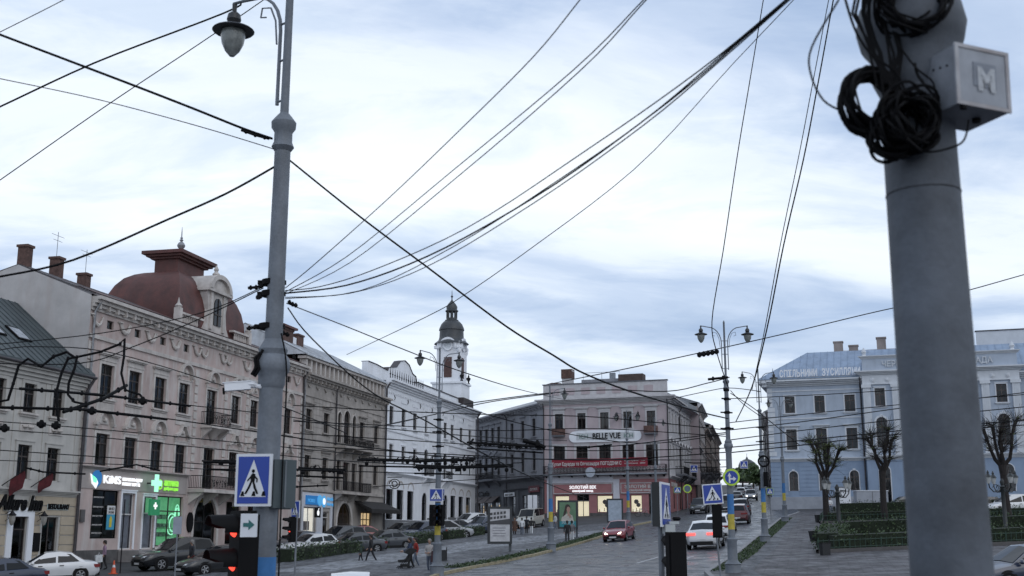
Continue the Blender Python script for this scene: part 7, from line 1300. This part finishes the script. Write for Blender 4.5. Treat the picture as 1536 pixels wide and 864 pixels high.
car('sedan', PG_, gx(1356, 122), H(178), 'grey saloon parked before the portico steps'); car('suv', PW, gx(1516, 104), H(185), 'white car parked beyond the picket fence beside the thick post'); car('sedan', PK, gx(1478, 110), H(182), 'dark saloon parked next to the white car by the portico'); car('sedan', PB_, gx(1545, 42), H(190), 'dark blue saloon passing close to the thick grey post')
car('sedan', PW, gx(526, 39.5), H(98), 'white car of which only the roof shows before the hedge')
# ------------------------------------------------------------------ people
def skin_mesh(verts, edges, radii, root=0, sub=1):
    me = bpy.data.meshes.new('person'); me.from_pydata(verts, edges, []); o = bpy.data.objects.new('person', me); col.objects.link(o); md = o.modifiers.new('skin', 'SKIN'); md.use_smooth_shade = True
    for i, sv in enumerate(me.skin_vertices[0].data): sv.radius = radii[i] if hasattr(radii[i], '__len__') else (radii[i], radii[i]); sv.use_root = i == root
    o.modifiers.new('sub', 'SUBSURF').levels = sub; dg = bpy.context.evaluated_depsgraph_get(); r_ = bpy.data.meshes.new_from_object(o.evaluated_get(dg)); bpy.data.objects.remove(o); return r_
M_SKIN = mat('skin', (.36, .22, .165), .6, .1, 8); M_HAIRD = mat('dark_hair', (.02, .014, .011), .7, .2, 20); M_HAIRG = mat('grey_hair', (.20, .19, .18), .7, .2, 20)
def cloth(n, c): return mat('cloth_' + n, c, .9, .15, 6)
def person(p, hd, h, top, legs, label, stride=.25, arms='walk', hair=M_HAIRD, skirt=None, shoes=None, coat=None, group=None, hood=False, seat=False, lean=0.0):
    s = h / 1.75; t = thing('person', label, 'person', p, hd, group); t.scale = (s, s, s); sd = stride; shoes = shoes or cloth('shoe', (.015, .015, .016))
    # local frame: +x forward, z up
    V = [(0, 0, .95), (lean * .5, 0, 1.12), (lean, 0, 1.32), (lean, 0, 1.44), (lean + .02, 0, 1.52)]; E = [(0, 1), (1, 2), (2, 3), (3, 4)]; Rr = [(.15, .12), (.145, .11), (.17, .115), (.09, .075), (.052, .055)]
    hip = []
    for sg in (1, -1):
        k = sd * sg; a = len(V)
        if seat: pts = [(.0, .09 * sg, .9), (.42, .1 * sg, .88), (.46, .1 * sg, .48), (.46, .1 * sg, .1), (.58, .1 * sg, .05)]
        else: pts = [(.0, .09 * sg, .88), (k * .55 + .03, .095 * sg, .5), (k - (.08 if k < 0 else 0), .095 * sg, .1), (k + .13, .1 * sg, .045)]
        V += pts; E += [(0, a)] + [(a + i, a + i + 1) for i in range(len(pts) - 1)]; Rr += ([.1, .07, .065, .05, .045] if seat else [.1, .07, .05, .042])
    hands = []
    for sg in (1, -1):
        a = len(V); sh = (lean, .2 * sg, 1.38)
        if arms == 'walk': el_, ha = (lean - sd * sg * .3 - .03, .25 * sg, 1.1), (lean - sd * sg * .6 + .1, .25 * sg, .88)
        elif arms == 'front': el_, ha = (lean + .02, .25 * sg, 1.1), (lean + .28, .1 * sg, 1.05)
        elif arms == 'push': el_, ha = (lean + .08, .24 * sg, 1.12), (lean + .4, .16 * sg, 1.02)
        else: el_, ha = (lean - .02, .25 * sg, 1.1), (lean + .03, .24 * sg, .85)
        V += [sh, el_, ha]; E += [(2, a), (a, a + 1), (a + 1, a + 2)]; Rr += [.068, .05, .036]; hands.append((Vector(el_), Vector(ha), sg))
    me = skin_mesh(V, E, Rr); mats = [top, legs, shoes, M_SKIN]
    for m_ in mats: me.materials.append(m_)
    for q in me.polygons:
        c = q.center; ix = 0
        if c.z < .92 and abs(c.y) < .2 and not (c.z > .8 and abs(c.x) > .25 and not seat): ix = 1
        if c.z < .085: ix = 2
        if c.z > 1.47: ix = 3
        q.material_index = ix; q.use_smooth = True
    # head and fingers joined in as one figure
    b = MB(); hx, hz = lean + .035, 1.64
    b.use(M_SKIN).lathe([(.001, -.125), (.045, -.115), (.065, -.07), (.078, -.01), (.08, .04), (.065, .09), (.03, .118), (.001, .122)], 12, (hx, 0, hz)); b.v = [(x + .25 * (x - hx), y, z) for x, y, z in b.v]
    b.add([(hx + .09, -.014, hz - .035), (hx + .09, .014, hz - .035), (hx + .125, 0, hz - .03), (hx + .09, 0, hz + .025)], [(0, 1, 2), (0, 2, 3), (1, 3, 2)]); b.use(M_HAIRD)
    for sg in (1, -1): b.lathe([(.001, -.008), (.011, 0), (.001, .008)], 6, (hx + .088, sg * .03, hz + .01)); b.use(M_SKIN).lathe([(.001, -.025), (.014, 0), (.001, .025)], 6, (hx, sg * .082, hz)); b.use(M_HAIRD)
    b.use(cloth('lips', (.22, .08, .07))).box(hx + .085, hx + .096, -.022, .022, hz - .07, hz - .06); b.use(M_SKIN)
    for el_, ha, sg in hands:
        d = (ha - el_).normalized(); sv = Vector((d.z, 0, -d.x)) if abs(d.y) < .9 else Vector((1, 0, 0)); sv.normalize(); w_ = ha + d * .075; b.tube([ha - d * .02, ha + d * .03, w_], [.028, .038, .036], 8)
        for i, l in enumerate((.065, .075, .07, .055)): q = w_ + sv * (.027 - i * .018); b.tube([q - d * .01, q + d * l * .5, q + d * l + Vector((0, -sg * .02, 0))], [.0095, .009, .007], 5)
        q = ha + d * .02 + sv * .035; b.tube([q, q + d * .03 + sv * .02, q + d * .06 + sv * .02], [.012, .011, .008], 5)
    hm = b.mesh('h'); tmp = bpy.data.objects.new('tmp', hm); body = bpy.data.objects.new('body', me); 
    bm_v = [tuple(v.co) for v in me.vertices] + [tuple(v.co) for v in hm.vertices]; o = len(me.vertices); fs = [tuple(q.vertices) for q in me.polygons] + [tuple(i + o for i in q.vertices) for q in hm.polygons]; ix = [q.material_index for q in me.polygons] + [4 + q.material_index for q in hm.polygons]
    nm = bpy.data.meshes.new('body'); nm.from_pydata(bm_v, [], fs); [nm.materials.append(m_) for m_ in mats + list(hm.materials)]; nm.polygons.foreach_set('material_index', ix); nm.polygons.foreach_set('use_smooth', [True] * len(fs)); bpy.data.objects.remove(tmp); bpy.data.objects.remove(body); inst('body', nm, t)
    hb = MB().lathe([(.092, -.02), (.1, .03), (.09, .09), (.055, .128), (.001, .14)] if hair else [(.001, 0), (.01, .01)], 12, (hx - .02, 0, hz)); hb.v = [(x + .2 * (x - hx), y, z - (.1 if x < hx - .05 and z < hz + .02 else 0) + (.05 if x > hx + .05 and z < hz + .05 else 0)) for x, y, z in hb.v]; hb.build('hair', hair or M_HAIRD, t)
    if hood: MB().lathe([(.1, -.16), (.125, -.05), (.125, .05), (.08, .13), (.001, .15)], 12, (hx - .04, 0, hz)).build('hood', top, t)
    if skirt: MB().lathe([(.15, 1.02), (.17, .9), (.2, .75), (.23, skirt[1]), (.22, skirt[1] - .01)], 16, (lean * .3, 0, 0)).build('skirt', skirt[0], t)
    if coat: MB().lathe([(.225, coat[1]), (.2, .75), (.18, .95), (.165, 1.1), (.195, 1.3), (.14, 1.42)], 16, (lean * .5, 0, 0)).build('coat', coat[0], t)
    return t
cl = cloth
t = person(gp(155, 855), R(195), 1.66, cl('lilac', (.28, .19, .26)), cl('black', (.018, .018, .02)), 'woman in lilac jacket and dark trousers carrying a white bag', .12, 'walk', M_HAIRD)
tag(MB().add([(-.2, -.06, 0), (.2, -.06, .03), (.2, .06, .03), (-.2, .06, 0), (-.22, -.09, .42), (.2, -.09, .45), (.2, .09, .45), (-.22, .09, .42)], [(0, 3, 2, 1), (0, 1, 5, 4), (1, 2, 6, 5), (2, 3, 7, 6), (3, 0, 4, 7)]).tube([(-.1, -.09, .42), (-.04, -.08, .56), (.06, -.08, .44)], .012, 5).build('shopping_bag', cl('bagwhite', (.62, .64, .66)), None, gp(155, 855) + Vector((-.2, -.3, .42)), R(40)), 'white paper shopping bag held by the woman in lilac', 'bag')
person(gp(286, 858), R(170), 1.72, cl('navy', (.014, .016, .022)), cl('black', (.018, .018, .02)), 'person in dark clothes walking beside the black car', .1, 'walk', M_HAIRG)
tag(MB().box(-.16, .16, -.07, .07, .0, .36).tube([(-.1, 0, .36), (0, 0, .5), (.1, 0, .36)], .012, 5).build('red_bag', cl('red', (.25, .025, .02)), None, gp(291, 858) + Vector((.0, -.25, .4))), 'red carrier bag beside the dark dressed person', 'bag')
person(gx(541, 72), R(175), 1.12, cl('darkgreen', (.03, .05, .04)), cl('navy', (.014, .016, .022)), 'small child in dark green coat walking hand in hand', .16, 'walk', M_HAIRG, hood=True); person(gx(556, 72), R(172), 1.68, cl('black', (.018, .018, .02)), cl('navy', (.014, .016, .022)), 'adult in black walking beside the small child', .3, 'walk', M_HAIRD)
person(gx(616, 63.5), R(195), 1.68, cl('bluejacket', (.03, .045, .09)), cl('black', (.018, .018, .02)), 'person in blue jacket pushing a black pushchair', .15, 'push', M_HAIRD, lean=.06); person(gx(623, 65), R(200), 1.62, cl('red', (.25, .025, .02)), cl('jeans', (.10, .12, .16)), 'person in red top behind the pushchair', .2, 'walk', M_HAIRD)
def pushchair(p, hd):
    t = thing('pushchair', 'black pushchair with hood rolling across the plaza', 'pushchair', p, hd); wm = MB().tube([(.11 * math.cos(R(a)), 0, .11 * math.sin(R(a))) for a in range(0, 361, 30)], .022, 6).tube([(0, -.03, 0), (0, .03, 0)], .03, 8).mesh('wheel', M_TYRE)
    for x in (.3, -.25):
        for y in (-.25, .25): inst('wheel', wm, t, (x, y, .12))
    MB().tube([(-.25, -.25, .12), (.05, -.25, .5), (-.35, -.25, 1.0), (-.35, .25, 1.0), (.05, .25, .5), (-.25, .25, .12)], .015, 6).tube([(.3, -.25, .12), (.0, -.25, .6)], .015, 6).tube([(.3, .25, .12), (.0, .25, .6)], .015, 6).build('frame', M_IRON, t)
    MB().add([(x, y, z) for y in (-.22, .22) for x, z in ((-.15, .45), (.35, .42), (.38, .55), (.0, .58), (-.25, .95), (-.33, .92))], [tuple(range(5, -1, -1)), tuple(range(6, 12))] + [(i, (i + 1) % 6, 6 + (i + 1) % 6, 6 + i) for i in range(6)]).build('seat', cl('black', (.018,) * 3), t)
    b = MB(); A = [(-.28 + .38 * math.cos(R(a)), .8 + .36 * math.sin(R(a))) for a in range(20, 141, 15)]; b.add([(x, y, z) for y in (-.24, .24) for x, z in A] + [(-.28, -.24, .8), (-.28, .24, .8)], [(i, i + 1, 10 + i, 9 + i) for i in range(8)] + [(18, i + 1, i) for i in range(8)] + [(19, 9 + i, 10 + i) for i in range(8)]); b.build('hood', cl('black', (.018,) * 3), t); MB().box(-.2, .25, -.18, .18, .2, .34).build('basket', cl('black', (.018,) * 3), t)
pushchair(gx(608, 63), R(195))
person(gp(644, 860), R(250), 1.68, cl('palegrey', (.36, .34, .33)), cl('jeans', (.10, .12, .16)), 'person in pale grey top holding a dark jacket on the plaza', .05, 'front', M_HAIRG); tag(MB().add([(x + .03 * math.sin(z * 9 + x * 20), y, z) for y in (-.05, .05) for z in (0, .2, .4, .55) for x in (-.13, 0, .13)], [(a, a + 1, a + 4, a + 3) for k in (0, 12) for a in (k, k + 1, k + 3, k + 4, k + 6, k + 7)] + [(9, 10, 22, 21), (10, 11, 23, 22)]).build('folded_jacket', cl('maroonjacket', (.05, .025, .03)), None, gp(644, 860) + Vector((.22, -.28, .55))), 'dark maroon jacket draped over an arm', 'jacket')
BY = 112
person(gx(772, BY), R(265), 1.68, cl('brown', (.09, .05, .035)), cl('tights', (.03, .02, .02)), 'woman in long brown coat seen from behind', .06, 'down', M_HAIRD, coat=(cl('brown', (.09, .05, .035)), .45)); person(gx(783, BY - 1), R(90), 1.66, cl('white', (.58, .6, .62)), cl('jeans', (.10, .12, .16)), 'person in white jacket strolling with two friends', .12, 'down', M_HAIRD); person(gx(790, BY + 1), R(80), 1.72, cl('navy', (.014, .016, .022)), cl('black', (.018, .018, .02)), 'person in navy jacket strolling with two friends', .12, 'walk', M_HAIRD); person(gx(797, BY), R(85), 1.62, cl('black', (.018, .018, .02)), cl('white', (.58, .6, .62)), 'person in white trousers and black top strolling with friends', .1, 'walk', M_HAIRD)
person(gx(851, 92), R(95), 1.7, cl('black', (.018, .018, .02)), cl('black', (.018, .018, .02)), 'person in black mostly hidden by the portrait poster', .08, 'down'); person(gx(858, 93), R(95), 1.66, cl('grey', (.14, .14, .15)), cl('white', (.58, .6, .62)), 'person in pale trousers mostly hidden by the portrait poster', .08, 'down')
person(gx(833, 118), R(200), 1.68, cl('white', (.58, .6, .62)), cl('jeans', (.10, .12, .16)), 'person in white top by the banded lamp post', .12, 'walk'); person(gx(720, 140), R(180), 1.68, cl('black', (.018, .018, .02)), cl('black', (.018, .018, .02)), 'person in black outside the cafe awnings', .12, 'walk'); person(gx(728, 141), R(180), 1.66, cl('white', (.58, .6, .62)), cl('grey', (.14, .14, .15)), 'person in white outside the cafe awnings', .12, 'walk'); person(gx(734, 141), R(180), 1.66, cl('pink', (.40, .05, .11)), cl('black', (.018, .018, .02)), 'person in bright pink outside the cafe awnings', .12, 'walk')
person(gx(1246, 118), R(260), 1.7, cl('white', (.58, .6, .62)), cl('jeans', (.10, .12, .16)), 'person in white sitting at the foot of the budding tree', .0, 'front', seat=True)
tag(MB().box(-.5, .5, -.2, .3, .38, .45).box(-.45, -.35, -.15, .25, 0, .38).box(.35, .45, -.15, .25, 0, .38).build('bench', M_BARK, None, gx(1246, 118) + Vector((0, .1, .38)), R(-5)), 'plain low bench under the budding tree', 'bench')
# bicycle by the coral shop
p = gx(964, 137); t = thing('bicycle', 'bicycle leaning by the coral shop window', 'bicycle', p, R(-15)); wm = MB().tube([(.34 * math.cos(R(a)), 0, .34 * math.sin(R(a))) for a in range(0, 361, 20)], .02, 5).mesh('wheel', M_TYRE)
for x in (-.55, .55): inst('wheel', wm, t, (x, 0, .35))
MB().tube([(-.55, 0, .35), (-.1, 0, .35), (-.2, 0, .85), (-.55, 0, .35)], .02, 5).tube([(-.1, 0, .35), (.4, 0, .85), (-.18, 0, .8)], .02, 5).tube([(.55, 0, .35), (.38, 0, .95)], .02, 5).build('frame', M_STEEL, t); MB().box(-.32, -.08, -.06, .06, .87, .92).build('saddle', M_BLACK, t); MB().tube([(.3, -.28, .98), (.4, 0, 1.0), (.3, .28, .98)], .018, 5).build('handlebar', M_STEEL, t)
